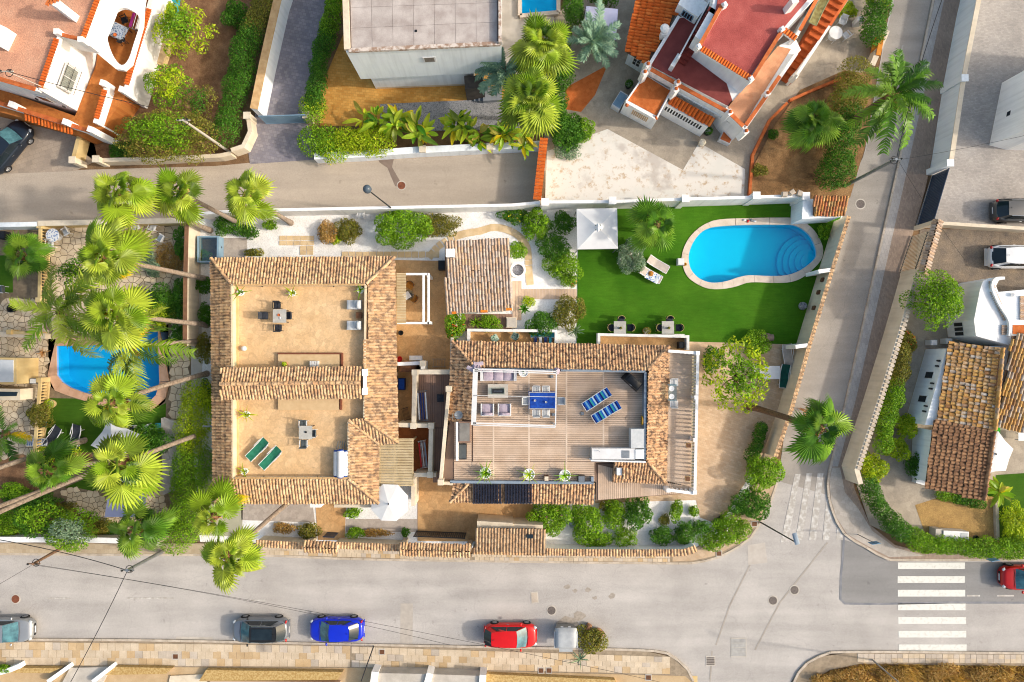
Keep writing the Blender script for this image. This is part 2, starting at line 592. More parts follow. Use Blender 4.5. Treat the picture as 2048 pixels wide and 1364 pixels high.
VILLAW = m_wall('villa_render', sr(248, 232, 202), sr(236, 216, 182))
ROOFBED = mat('tile_bedding', sr(120, 88, 62), sr(92, 66, 48), 3)
TILE_A = m_tile('flamed_tile', [sr(242, 204, 154), sr(230, 184, 136), sr(246, 210, 166), sr(220, 172, 128)], sr(118, 96, 84), .75)
TILE_B = m_tile('flamed_tile_orange', [sr(242, 198, 150), sr(230, 180, 134), sr(246, 206, 162), sr(222, 172, 130)], sr(88, 72, 66), .85, 3.8)
TILE_C = m_tile('weathered_tile', [sr(208, 182, 158), sr(216, 200, 186), sr(200, 172, 148), sr(220, 184, 146), sr(206, 190, 176)], sr(146, 120, 102), .5)
TILE_F = m_tile('dull_tile', [sr(208, 174, 136), sr(190, 154, 118), sr(220, 190, 154), sr(200, 164, 126)], sr(112, 90, 76), .6)
TILE_D = m_tile('old_mixed_tile', [sr(236, 190, 108), sr(204, 146, 82), sr(224, 192, 144), sr(170, 124, 82), sr(214, 206, 194), sr(230, 174, 100), sr(226, 180, 108), sr(212, 158, 92)], sr(110, 76, 50), .45, 5)
TILE_E = m_tile('brown_tile', [sr(178, 136, 100), sr(156, 116, 86), sr(194, 150, 110), sr(140, 104, 80)], sr(84, 62, 50), .6, 4)
TILE_O = m_tile('orange_tile', [sr(232, 120, 50), sr(220, 104, 38), sr(240, 140, 66)], sr(170, 70, 28), .3)
TERRA = mat('terracotta', sr(222, 124, 66), sr(196, 98, 48), 3, fine=.06, isl=.08)
TERRABEIGE = mat('beige_cap', sr(226, 188, 136), sr(206, 164, 112), 3, isl=.08)
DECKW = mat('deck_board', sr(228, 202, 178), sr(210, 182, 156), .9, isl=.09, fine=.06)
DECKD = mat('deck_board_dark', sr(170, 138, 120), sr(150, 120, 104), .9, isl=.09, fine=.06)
DECKJ = mat('deck_joint', sr(140, 116, 100))
METAL = mat('grey_metal', sr(170, 176, 180), sr(140, 146, 152), 2, rough=.4, metal=.6)
DARKMETAL = mat('dark_metal', sr(58, 60, 62), sr(46, 46, 48), 2, rough=.45)
BLACK = mat('black_plastic', sr(40, 42, 46), sr(30, 32, 36), 3, rough=.5)
CHARCOAL = mat('charcoal_fabric', sr(66, 70, 80), sr(52, 56, 64), 6, rough=.9)
WPLAST = mat('white_plastic', sr(246, 246, 246), sr(232, 232, 232), 2, rough=.4, spec=.45)
LILAC = mat('lilac_fabric', sr(206, 192, 204), sr(186, 172, 188), 3, rough=.95)
LIGHTF = mat('pale_cushion', sr(226, 228, 228), sr(206, 210, 212), 3, rough=.95)
GREENF = mat('green_canvas', sr(54, 142, 112), sr(40, 120, 94), 4, rough=.85)
BLUEF = mat('blue_cloth', sr(30, 86, 190), sr(22, 66, 160), 6, rough=.9)
NAVY = mat('navy_cloth', sr(36, 60, 120), sr(26, 44, 92), 5, rough=.9)
TAUPE = mat('taupe_sling', sr(212, 200, 190), sr(196, 184, 174), 5, rough=.9)
RATTAN = mat('orange_rattan', sr(214, 150, 66), sr(180, 116, 44), 12, rough=.8)
TABLETOP = mat('pale_table_top', sr(206, 204, 196), sr(186, 184, 178), 3, rough=.5)
CONCRETE = mat('pale_concrete', sr(216, 208, 196), sr(194, 186, 174), 1.2, fine=.06)
GREENCONC = mat('greenish_concrete', sr(196, 192, 168), sr(178, 176, 152), .7, fine=.05)
GREYPAINT = mat('blue_grey_paint', sr(150, 166, 182), sr(134, 150, 168), 1.4, rough=.6)
NAVYGATE = mat('navy_metal', sr(52, 74, 100), sr(42, 62, 86), 1.2, rough=.45)
BLUEGATE = mat('pale_blue_gate', sr(150, 182, 204), sr(130, 164, 190), 1.2, rough=.5)
TURQ = mat('turquoise', sr(70, 186, 196), sr(54, 160, 176), 4, rough=.6)
REDP = mat('red_plastic', sr(226, 40, 34), sr(200, 30, 28), 3, rough=.4)
YELLOWP = mat('yellow_hose', sr(232, 180, 50), sr(206, 150, 34), 4, rough=.5)
WOODD = mat('dark_wood', sr(128, 86, 58), sr(100, 66, 44), 5, rough=.7)
WOODP = mat('weathered_pole', sr(150, 116, 92), sr(120, 92, 72), 4, rough=.9)
AWNING = mat('sand_slat', sr(228, 206, 164), sr(206, 182, 138), 1.5, isl=.06)
CANVAS = mat('white_canvas', sr(250, 250, 248), sr(236, 236, 236), 1.2, rough=.9)
CANVASG = mat('grey_canvas', sr(214, 218, 222), sr(196, 202, 208), 1.2, rough=.9)
LAVENDER = mat('lavender_canvas', sr(200, 202, 232), sr(184, 186, 220), 1.2, rough=.9)
TRUNK = mat('palm_trunk', sr(178, 162, 146), sr(134, 118, 104), 6, rough=.95, bump=.6, bscale=9)
BOOT = mat('palm_boot', sr(186, 140, 104), sr(130, 90, 66), 9, rough=.95, bump=.8, bscale=14, fine=.25)
BARK = mat('bark', sr(132, 104, 78), sr(92, 70, 54), 7, rough=.95, bump=.6)
POOLT = mat('pool_tile', (.2, .52, .74), (.18, .49, .72), .6, rough=.5)
POOLT2 = mat('neighbour_pool_tile', (.2, .36, .66), (.16, .32, .62), .6, rough=.5)
COPING = mat('pool_coping', sr(240, 224, 206), sr(222, 204, 184), 1.6, fine=.05, isl=.04)
COPING2 = mat('pink_coping', sr(222, 180, 150), sr(202, 158, 126), 1.4, fine=.05, isl=.05)
SOLAR = mat('solar_tube', sr(44, 46, 62), sr(34, 36, 52), 2, rough=.25, spec=.6)
GLASS = mat('dark_glass', sr(40, 54, 62), sr(30, 42, 50), 1.5, rough=.08, spec=.4)
SKYGLASS = mat('windscreen_glass', sr(96, 150, 160), sr(60, 96, 108), 1.8, rough=.05, spec=.5)
TYRE = mat('tyre', sr(40, 40, 42), rough=.9)
RIM = mat('alloy_rim', sr(170, 172, 176), rough=.35, metal=.7)
CHROME = mat('chrome', sr(225, 228, 230), rough=.2, metal=.9)
LAMP = mat('headlamp', sr(220, 226, 230), rough=.1, spec=.8)
TAIL = mat('tail_lamp', sr(200, 24, 28), rough=.2, spec=.6)
RUST = mat('rusty_iron', sr(150, 92, 66), sr(118, 70, 52), 6, rough=.8)
IRON = mat('cast_iron', sr(126, 116, 110), sr(104, 96, 92), 8, rough=.7)
WATER = m_water()
CLEAR = m_clear('clear_glass')
FL_G = foliage('leaf_green', [sr(84, 132, 20), sr(122, 168, 28), sr(152, 190, 40), sr(60, 106, 18)])
FL_D = foliage('leaf_dark', [sr(48, 96, 24), sr(72, 126, 30), sr(98, 148, 38), sr(36, 78, 18)])
FL_Y = foliage('leaf_yellow_green', [sr(150, 176, 20), sr(186, 206, 32), sr(110, 150, 18), sr(210, 214, 50)])
FL_O = foliage('leaf_olive', [sr(116, 120, 40), sr(146, 146, 58), sr(92, 100, 34), sr(160, 140, 60)])
FL_B = foliage('leaf_dry', [sr(190, 150, 84), sr(156, 118, 62), sr(208, 176, 110), sr(140, 120, 56)])
FL_S = foliage('leaf_silver', [sr(130, 156, 130), sr(98, 128, 104), sr(160, 180, 150), sr(110, 140, 100)])
FL_P = foliage('palm_fan_leaf', [sr(104, 140, 26), sr(142, 170, 42), sr(178, 194, 66), sr(64, 98, 20)], .22, .4, True)
FL_PD = foliage('palm_feather_leaf', [sr(72, 118, 28), sr(104, 150, 40), sr(142, 176, 58), sr(50, 92, 24)], .2, .4, True)
FL_PY = foliage('palm_yellow_leaf', [sr(206, 196, 20), sr(226, 190, 30), sr(190, 190, 40)], .4)
FL_DEAD = foliage('palm_dry_leaf', [sr(206, 158, 98), sr(186, 130, 76), sr(222, 186, 134)], .25)
FL_BAN = foliage('banana_leaf', [sr(110, 168, 34), sr(160, 196, 46), sr(196, 206, 52), sr(70, 132, 30), sr(196, 176, 80)], .4, .4, True)
FL_BLUE = foliage('blue_palm_leaf', [sr(120, 156, 134), sr(150, 180, 152), sr(94, 132, 112)], .3)
FW = foliage('white_blossom', [sr(240, 232, 220), sr(250, 246, 240)], .2)
FR = foliage('red_blossom', [sr(232, 70, 30), sr(222, 40, 40), sr(240, 120, 40)], .2)
FPU = foliage('purple_blossom', [sr(170, 50, 140), sr(200, 80, 160)], .2)
FYE = foliage('yellow_blossom', [sr(240, 210, 30), sr(246, 226, 60)], .2)
FL_GR = foliage('grass_blade', [sr(206, 168, 96), sr(226, 194, 122), sr(178, 150, 76), sr(150, 120, 66)], .3)

# ---------------------------------------------------------------- roofs, walls
def tile_mesh(m, name):
 key = ('tile', m.name)
 if key in PROTO:
  return PROTO[key]
 us = [-.5, -.42, -.35, -.19, 0, .19, .35, .42, .5]
 hs = [-.08, -.06, .08, .24, .30, .24, .08, -.06, -.08]
 vs, fs = [], []
 for v, k, dz, wd in ((-.06, 0, .30, 1.0), (1.04, 1, .06, .94)):
  for u, h in zip(us, hs):
   vs.append((u * wd, v, h + dz))
 for u, h in zip(us, hs):
  vs.append((u, -.06, h + .14))
 n = len(us)
 for i in range(n - 1):
  fs.append((i, i + 1, n + i + 1, n + i))
  fs.append((2 * n + i, 2 * n + i + 1, i + 1, i))
 mb = MB().add(vs, fs)
 me = mesh(name, mb, m, True)
 PROTO[key] = me
 return me

def in_poly(p, poly):
 c = False
 j = len(poly) - 1
 for i in range(len(poly)):
  a, b = poly[i], poly[j]
  if (a[1] > p[1]) != (b[1] > p[1]) and p[0] < (b[0] - a[0]) * (p[1] - a[1]) / (b[1] - a[1]) + a[0]:
   c = not c
  j = i
 return c

class Tiles:
 """collects the tiles of one building: 300 as pieces, the rest as one joined part"""
 def __init__(s, parent, m, limit=300, name='roof_tile'):
  s.parent, s.m, s.limit, s.name, s.all = parent, m, limit, name, []
 def slope(s, poly, pitch=.22, course=.40, slab=.07, jitter=.02, roof='roof_slope'):
  """poly: 3-D points, the first two are the eave; tiles run up from it"""
  poly = [Vector(p) for p in poly]
  u = (poly[1] - poly[0]).normalized()
  nrm = Vector((0, 0, 0))
  c0 = poly[0]
  for i in range(1, len(poly) - 1):
   nrm += (poly[i] - c0).cross(poly[i + 1] - c0)
  nrm = (poly[1] - c0).cross(poly[2] - c0)
  nrm.normalize()
  for p in poly[3:]:
   p.z = c0.z - (nrm.x * (p.x - c0.x) + nrm.y * (p.y - c0.y)) / nrm.z
  if nrm.z < 0:
   nrm = -nrm
  v = nrm.cross(u)
  cen = sum(poly, Vector()) / len(poly)
  if (cen - c0).dot(v) < 0:
   v = -v; u = -u
  # slab under the tiles
  mb = MB()
  top = [p - nrm * .01 for p in poly]
  bot = [p - nrm * slab for p in poly]
  if (top[1] - top[0]).cross(top[2] - top[0]).z < 0:
   top, bot = top[::-1], bot[::-1]
  mb.hexa(bot, top)
  slab_o = part(roof, mb, ROOFBED, s.parent)
  p2 = [((p - c0).dot(u), (p - c0).dot(v)) for p in poly]
  u0, u1 = min(p[0] for p in p2), max(p[0] for p in p2)
  v0, v1 = min(p[1] for p in p2), max(p[1] for p in p2)
  nu = max(1, round((u1 - u0) / pitch)); nv = max(1, round((v1 - v0) / course))
  pu, pv = (u1 - u0) / nu, (v1 - v0) / nv
  for i in range(nu):
   for j in range(nv):
    a, b = u0 + (i + .5) * pu, v0 + (j + .5) * pv
    if in_poly((a, b), p2):
     o = c0 + u * (a + rnd.gauss(0, jitter * .4)) + v * (v0 + j * pv + rnd.gauss(0, jitter)) + nrm * .012
     tw = rnd.gauss(0, .02)
     uu = (u + v * tw) * pu
     vv = (v - u * tw) * pv
     nn = nrm * pu
     M = Matrix(((uu.x, vv.x, nn.x, o.x), (uu.y, vv.y, nn.y, o.y), (uu.z, vv.z, nn.z, o.z), (0, 0, 0, 1)))
     s.all.append((M, slab_o))
  return slab_o
 def ridge(s, p, q, width=.24, length=.4):
  """barrel tiles laid along a ridge or hip"""
  p, q = Vector(p), Vector(q)
  L = (q - p).length
  n = max(1, round(L / length))
  v = (q - p).normalized()
  u = v.cross(Vector((0, 0, 1))).normalized()
  nn = u.cross(v) * width * 1.1
  for i in range(n):
   o = p + v * (L * i / n) + Vector((0, 0, .05))
   uu = u * width * 1.15; vv = v * (L / n)
   s.all.append((Matrix(((uu.x, vv.x, nn.x, o.x), (uu.y, vv.y, nn.y, o.y), (uu.z, vv.z, nn.z, o.z), (0, 0, 0, 1))), None))
 def finish(s):
  me = tile_mesh(s.m, s.name)
  rest = s.all[s.limit:]
  for M, slab in s.all[:s.limit]:
   o = bpy.data.objects.new(s.name, me)
   COL.objects.link(o)
   o.parent = slab or s.parent
   if slab is None:
    o.matrix_parent_inverse = BASE[s.parent.name].inverted()
   o.matrix_basis = M
  if rest:
   base = np.array([v.co[:] for v in me.vertices])
   fq = np.array([p.vertices[:] for p in me.polygons])
   vs = np.concatenate([base @ np.array(M.to_3x3()).T + np.array(M.translation) for M, _ in rest])
   qs = np.concatenate([fq + k * len(base) for k in range(len(rest))])
   j = fast_mesh(s.name + 's', vs, qs, s.m)
   j.polygons.foreach_set('use_smooth', [True] * len(qs))
   try:
    j.set_sharp_from_angle(angle=R(40))
   except Exception:
    pass
   o = child(s.name + 's', j, s.parent)
   o['kind'] = 'stuff'

def offset_line(pts, d):
 """mitred offset of a 2-D polyline"""
 out = []
 for i, p in enumerate(pts):
  p = Vector(p[:2])
  n = Vector((0, 0))
  a = b = None
  if i > 0:
   t = (p - Vector(pts[i - 1][:2])).normalized(); a = Vector((-t.y, t.x))
  if i < len(pts) - 1:
   t = (Vector(pts[i + 1][:2]) - p).normalized(); b = Vector((-t.y, t.x))
  if a is None: m = b
  elif b is None: m = a
  else:
   m = (a + b).normalized(); m = m / max(.35, m.dot(a))
  out.append(p + m * d)
 return out

def strip(mb, pts, w, z0, z1, mi=0):
 """solid wall of width w along the polyline (2-D world points)"""
 L, Rr = offset_line(pts, w / 2), offset_line(pts, -w / 2)
 for i in range(len(pts) - 1):
  q = [L[i], Rr[i], Rr[i + 1], L[i + 1]]
  mb.prism([(p.x, p.y) for p in q], z0, z1, mi)
 return mb

def wall(name, label, pts, h, w=.25, m=None, cat='wall', cap=None, capm=None, pillars=(), pm=None, z0=-.05, tiles=None, pw=.42, tpitch=.22, over=.12):
 """garden wall: pts are the pixels of its top centre line at height h"""
 m = m or WHITE
 wp = WP(pts, h)
 t = thing(name, label, cat, (*(sum(wp, Vector()) / len(wp)).xy, 0))
 part('wall_body', strip(MB(), wp, w, z0, h), m, t)
 if cap:
  part('coping', strip(MB(), wp, w + .1, h + .002, h + .002 + cap), capm or m, t)
 for k, (px, py) in enumerate(pillars):
  c = W(px, py, h + .25)
  part('pillar', MB().cbox(c.x, c.y, z0, pw, pw, h + .25 - z0).cbox(c.x, c.y, h + .25, pw + .1, pw + .1, .07), pm or m, t)
 if tiles:
  T = Tiles(t, tiles, 200, 'cap_tile')
  for i in range(len(wp) - 1):
   a, b = wp[i], wp[i + 1]
   n = max(1, round((b - a).length / tpitch))
   u = (b - a).normalized()
   v = Vector((-u.y, u.x, 0))
   for k in range(n):
    c = a + (b - a) * ((k + .5) / n)
    for sgn in (1, -1):
     vv = (v * -sgn * (w / 2 + over) + Vector((0, 0, .09)))
     uu = u * sgn * (b - a).length / n
     nn = Vector((0, 0, 1)) * .2
     o = c + v * sgn * (w / 2 + over) + Vector((0, 0, h - z0 * 0 + .01 - h))
     o.z = h + .015
     T.all.append((Matrix(((uu.x, vv.x, nn.x, o.x), (uu.y, vv.y, nn.y, o.y), (uu.z, vv.z, nn.z, o.z), (0, 0, 0, 1))), None))
  T.finish()
 return t

def pavers(parent, quad, nx, ny, z, thick, mats, gap=.02, skip=0.0, bond=0.0, name='paver', jit=.006, weights=None):
 """slabs laid in a four-cornered field (world points); alike slabs share a mesh"""
 a, b, c, d = [Vector(p) for p in quad]
 cache = {}
 for j in range(ny):
  off = bond if j % 2 else 0
  for i in range(nx):
   if rnd.random() < skip:
    continue
   u0, u1 = (i + off) / nx, min(1, (i + 1 + off) / nx)
   if u0 >= 1: continue
   v0, v1 = j / ny, (j + 1) / ny
   q = [a.lerp(b, u).lerp(d.lerp(c, u), v) for u, v in ((u0, v0), (u1, v0), (u1, v1), (u0, v1))]
   ctr = sum(q, Vector()) / 4
   mm = rnd.choices(mats, weights)[0] if len(mats) > 1 else mats[0]
   key = (mm.name, j if abs((a - d).length - (b - c).length) > .1 else 0, u1 - u0 > .99 / nx)
   if key not in cache:
    mb = MB()
    rel = []
    for p in q:
     r = p - ctr
     L = r.length
     rel.append(r * max(.2, (L - gap * .7) / L))
    mb.prism(rel, -thick, 0)
    cache[key] = mesh(name, mb, mm)
   o = bpy.data.objects.new(name, cache[key])
   COL.objects.link(o)
   o.parent = parent
   o.location = Vector((ctr.x, ctr.y, z + rnd.uniform(-jit, jit))) - parent.location
   o.rotation_euler = (0, 0, rnd.gauss(0, .006))

def clip(poly, p, n):
 out = []
 for i in range(len(poly)):
  a, b = poly[i], poly[(i + 1) % len(poly)]
  da, db = (a[0] - p[0]) * n[0] + (a[1] - p[1]) * n[1], (b[0] - p[0]) * n[0] + (b[1] - p[1]) * n[1]
  if da <= 0:
   out.append(a)
  if (da < 0 < db) or (db < 0 < da):
   t = da / (da - db)
   out.append((a[0] + (b[0] - a[0]) * t, a[1] + (b[1] - a[1]) * t))
 return out

def crazy(parent, poly, size, z, thick, m, gap=.05, keepout=(), name='paving_stone', limit=300):
 """irregular stone paving: one piece for each stone, cut to the area"""
 poly = [(p[0], p[1]) for p in poly]
 x0, x1 = min(p[0] for p in poly), max(p[0] for p in poly)
 y0, y1 = min(p[1] for p in poly), max(p[1] for p in poly)
 pts = []
 nx, ny = int((x1 - x0) / size) + 2, int((y1 - y0) / size) + 2
 for i in range(-1, nx):
  for j in range(-1, ny):
   pts.append((x0 + (i + .5 + rnd.uniform(-.42, .42)) * size, y0 + (j + .5 + rnd.uniform(-.42, .42)) * size))
 k = 0
 rest = MB()
 for p in pts:
  if not in_poly(p, poly) or any(in_poly(p, q) for q in keepout):
   continue
  cell = [(p[0] - size * 1.4, p[1] - size * 1.4), (p[0] + size * 1.4, p[1] - size * 1.4), (p[0] + size * 1.4, p[1] + size * 1.4), (p[0] - size * 1.4, p[1] + size * 1.4)]
  for q in pts:
   dx, dy = q[0] - p[0], q[1] - p[1]
   L = math.hypot(dx, dy)
   if 0 < L < size * 2.8:
    mid = (p[0] + dx / 2 - dx / L * gap / 2, p[1] + dy / 2 - dy / L * gap / 2)
    cell = clip(cell, mid, (dx / L, dy / L))
    if len(cell) < 3: break
  if len(cell) < 3: continue
  zz = z + rnd.uniform(-.006, .006)
  if k < limit:
   mb = MB().prism([(q[0] - p[0], q[1] - p[1]) for q in cell], -thick, 0)
   o = bpy.data.objects.new(name, mesh(name, mb, m))
   COL.objects.link(o)
   o.parent = parent
   o.location = Vector((p[0], p[1], zz)) - parent.location
  else:
   rest.prism(cell, zz - thick, zz)
  k += 1
 if rest.v:
  rest.v = [(a - parent.location.x, b - parent.location.y, c - parent.location.z) for a, b, c in rest.v]
  o = bpy.data.objects.new(name + 's', mesh(name, rest, m))
  COL.objects.link(o); o.parent = parent; o['kind'] = 'stuff'

def boards(parent, quad, n, z, thick, m, gap=.022, name='deck_boards', cuts=0, local=False):
 """a field of narrow boards, joined: single boards are too fine to pick apart"""
 a, b, c, d = [Vector(p) for p in quad]
 mb = MB()
 for i in range(n):
  v0, v1 = i / n, (i + 1) / n
  cut = [0.0] + sorted(rnd.random() for _ in range(cuts)) + [1.0]
  for k in range(len(cut) - 1):
   q = [a.lerp(b, u).lerp(d.lerp(c, u), v) for u, v in ((cut[k], v0), (cut[k + 1], v0), (cut[k + 1], v1), (cut[k], v1))]
   ctr = sum(q, Vector()) / 4
   e = (q[1] - q[0]).normalized() * .003
   f = (q[3] - q[0]).normalized() * gap * .5
   q = [q[0] + e + f, q[1] - e + f, q[2] - e - f, q[3] + e - f]
   mb.prism([(p.x, p.y) for p in q], z - thick, z)
 o = part(name, mb, m, parent, local)
 o['kind'] = 'stuff'
 return o

# ---------------------------------------------------------------- plants
def leaf_cloud(n, clumps, leaf, seed, flat=.35, droop=0.0):
 """n small leaves on the skins of the clumps [(centre, radii)]; numpy verts and quads"""
 g = np.random.default_rng(seed)
 vol = np.array([c[1][0] * c[1][1] + .5 * c[1][0] * c[1][2] for c in clumps])
 idx = g.choice(len(clumps), n, p=vol / vol.sum())
 cen = np.array([c[0] for c in clumps])[idx]
 rad = np.array([c[1] for c in clumps])[idx]
 dr = g.normal(size=(n, 3)); dr /= np.linalg.norm(dr, axis=1)[:, None]
 dr[:, 2] = np.where(dr[:, 2] < -.3, -dr[:, 2], dr[:, 2])
 rr = 1 - np.abs(g.normal(0, .16, n))
 pos = cen + dr * rad * rr[:, None]
 nor = dr * (1 - flat) + g.normal(0, .55, (n, 3)) + np.array([0, 0, flat])
 nor /= np.linalg.norm(nor, axis=1)[:, None]
 t = np.cross(nor, g.normal(size=(n, 3))); t /= np.linalg.norm(t, axis=1)[:, None]
 b = np.cross(nor, t)
 L = leaf * g.uniform(.65, 1.3, n)[:, None]
 Wd = L * g.uniform(.38, .6, n)[:, None]
 v = np.stack([pos - t * L * .5, pos + b * Wd * .5 - nor * L * .08, pos + t * L * .55 - nor * L * .12, pos - b * Wd * .5 - nor * L * .08], 1)
 v[:, 2, 2] -= droop * L[:, 0]
 return v.reshape(-1, 3), np.arange(n * 4).reshape(n, 4)

def clumps_for(rx, ry, h, k, seed, z0=.1, spread=.62, size=.52):
 g = random.Random(seed)
 out = [((0, 0, z0 + h * .42), (rx * .7, ry * .7, h * .45))]
 for i in range(k):
  a = 2 * math.pi * (i + g.uniform(-.3, .3)) / k
  q = spread * math.sqrt(g.uniform(.25, 1))
  s = size * g.uniform(.6, 1.25)
  z = z0 + h * g.uniform(.3, .78) * (1 - .25 * q)
  out.append(((rx * q * math.cos(a), ry * q * math.sin(a), z), (rx * s, ry * s, h * s * .62)))
 return out

BUSH = {}
NB = [0]
def bush(label, px, py, rx, ry, h, m, name='shrub', leaf=.14, dens=1.0, k=7, blossom=None, nb=60, group=None, zc=None, cat='shrub', shape=None, seed=None, z0=0.0):
 """rounded leafy shrub; px,py its middle and rx,ry its half size in pixels"""
 NB[0] += 1
 seed = NB[0] if seed is None else seed
 zc = z0 + h * .6 if zc is None else zc
 c = W(px, py, zc); c.z = z0
 s = S_(zc) / 1.18
 X, Y = rx / s, ry / s
 t = thing(name, label, cat, c, 0, group)
 cl = clumps_for(X, Y, h, k + 2, seed, spread=.78, size=.44)
 area = math.pi * X * Y + 2 * math.pi * math.sqrt(X * Y) * h * .5
 n = int(min(9000, max(150, dens * 4.2 * area / (leaf * leaf * .5))))
 v, q = leaf_cloud(n, cl, leaf, seed)
 v[:, 2] = np.maximum(v[:, 2], .02)
 child('foliage', fast_mesh('foliage', v, q, m), t, True)
 mb = MB()
 g = random.Random(seed)
 for i in range(4):
  a = g.uniform(0, 6.28)
  mb.tube([(0.03 * math.cos(a), .03 * math.sin(a), -.02), (X * .3 * math.cos(a), Y * .3 * math.sin(a), h * .35), (X * .55 * math.cos(a), Y * .55 * math.sin(a), h * .6)], [.035, .025, .012], 5)
 part('stem', mb, BARK, t, True)
 if blossom is not None:
  v, q = leaf_cloud(nb, [(c0, tuple(r * 1.06 for c_, r in zip(c0, r0))) for c0, r0 in cl], .13, seed + 999)
  v[:, 2] = np.maximum(v[:, 2], .05)
  o = child('blossoms', fast_mesh('blossoms', v, q, blossom), t, True)
  o['kind'] = 'stuff'
 return t

def hedge(label, pts, wpx, h, m, name='hedge', leaf=.13, dens=1.0, seed=1, m2=None, z0=0.0):
 """clipped or rambling hedge along a pixel line given at its top"""
 wp = WP(pts, h * .85)
 s = S_(h)
 w = wpx / s / 2 * 1.15
 c = sum(wp, Vector()) / len(wp)
 t = thing(name, label, 'hedge', (c.x, c.y, z0))
 cl = []
 g = random.Random(seed)
 L = 0
 for i in range(len(wp) - 1):
  a, b = wp[i], wp[i + 1]
  l = (b - a).length; L += l
  n = max(2, int(l / (w * .55)))
  for k in range(n):
   p = a.lerp(b, (k + .5) / n) - c
   r = w * g.uniform(.85, 1.15)
   cl.append(((p.x + g.gauss(0, w * .12), p.y + g.gauss(0, w * .12), h * .55), (r, r, h * .45 * g.uniform(.9, 1.08))))
 n = int(min(22000, dens * 3.6 * (L * (2 * w + 1.2 * h)) / (leaf * leaf * .5)))
 v, q = leaf_cloud(n, cl, leaf, seed, .3)
 v[:, 2] = np.maximum(v[:, 2], .03)
 if m2:
  mi = (np.random.default_rng(seed).random(n) < .35).astype(int)
  child('foliage', fast_mesh('foliage', v, q, [m, m2], mi), t, True)
 else:
  child('foliage', fast_mesh('foliage', v, q, m), t, True)
 mb = MB()
 for cc, r in cl[::2]:
  mb.tube([(cc[0], cc[1], 0), (cc[0] + .1, cc[1], h * .3), (cc[0] + .15, cc[1] + .1, h * .6)], [.05, .035, .015], 5)
 part('stem', mb, BARK, t, True)
 return t

def tree(label, base, crown, h, rx, ry, m, name='tree', leaf=.17, dens=1.0, k=14, gaps=.5, trunk_r=.16, m2=None, depth=None, seed=5, limbs=9):
 b, c = W(*base, 0), W(*crown, h)
 s = S_(h)
 X, Y = rx / s, ry / s
 D = depth or min(X, Y) * .9
 t = thing(name, label, 'tree', b)
 g = random.Random(seed)
 top = c - b
 cl = []
 for i in range(k):
  a = 2 * math.pi * i * .382 * 1.0
  q = math.sqrt((i + .5) / k)
  sz = (.30 + .18 * g.random()) * (1.15 - .35 * q) * gaps * 2
  cl.append(((top.x + X * .8 * q * math.cos(a), top.y + Y * .8 * q * math.sin(a), top.z - D * (.15 + .6 * q * q) + g.uniform(-.3, .3) * D * .6), (X * sz, Y * sz, D * sz)))
 mb = MB()
 fork = Vector((top.x * .75, top.y * .75, max(.6, (top.z - D) * .75)))
 mb.tube([(0, 0, -.1), fork * .5 + Vector((.06, -.04, 0)), fork], [trunk_r, trunk_r * .8, trunk_r * .7], 8)
 part('trunk', mb, BARK, t, True, True)
 mb = MB()
 for cc, r in cl[:limbs + 4]:
  e = Vector(cc)
  mid = fork.lerp(e, .5) + Vector((g.uniform(-.2, .2), g.uniform(-.2, .2), .15))
  mb.tube([fork, mid, e], [trunk_r * .5, trunk_r * .28, .02], 5)
 part('limbs', mb, BARK, t, True, True)
 area = sum(r[0] * r[1] * 4 for _, r in cl)
 n = int(min(14000, dens * 1.5 * area / (leaf * leaf * .5)))
 v, q = leaf_cloud(n, cl, leaf, seed, .4)
 if m2:
  mi = (np.random.default_rng(seed).random(n) < .4).astype(int)
  child('crown', fast_mesh('crown', v, q, [m, m2], mi), t, True)
 else:
  child('crown', fast_mesh('crown', v, q, m), t, True)
 return t

def fan_leaf(seed, m, R0=.8, pet=.85, droop=.3, segs=24):
 """one fan palm leaf along +X: stalk, then a pleated fan of split fingers"""
 g = random.Random(seed)
 mb = MB()
 z = lambda r: -droop * (r / (pet + R0)) ** 2 * (pet + R0)
 mb.tube([(0, 0, 0), (pet * .5, 0, z(pet * .5) + .04), (pet, 0, z(pet))], [.03, .022, .016], 4, 0)
 span = R(275)
 for i in range(segs):
  a = -span / 2 + span * (i + .5) / segs
  da = span / segs * .5
  L = R0 * (.55 + .45 * math.cos(a * .55)) * g.uniform(.9, 1.08)
  def P(r, an, dz=0.0):
   x = pet + r * math.cos(an); y = r * math.sin(an)
   return (x, y, z(max(0, x)) - .55 * (r / R0) ** 2 * abs(math.sin(an)) * .3 * R0 - droop * .25 * (r / R0) ** 3 * R0 + dz)
  c = P(0, a)
  l, r_, md = P(L * .66, a - da), P(L * .66, a + da), P(L * .70, a, .07)
  tip = P(L, a + g.uniform(-.04, .04), -.03)
  mb.add([c, l, tip, md, r_], [(0, 1, 3), (0, 3, 4), (1, 2, 3), (3, 2, 4)])
 me = mesh('leaf', mb, m)
 return me

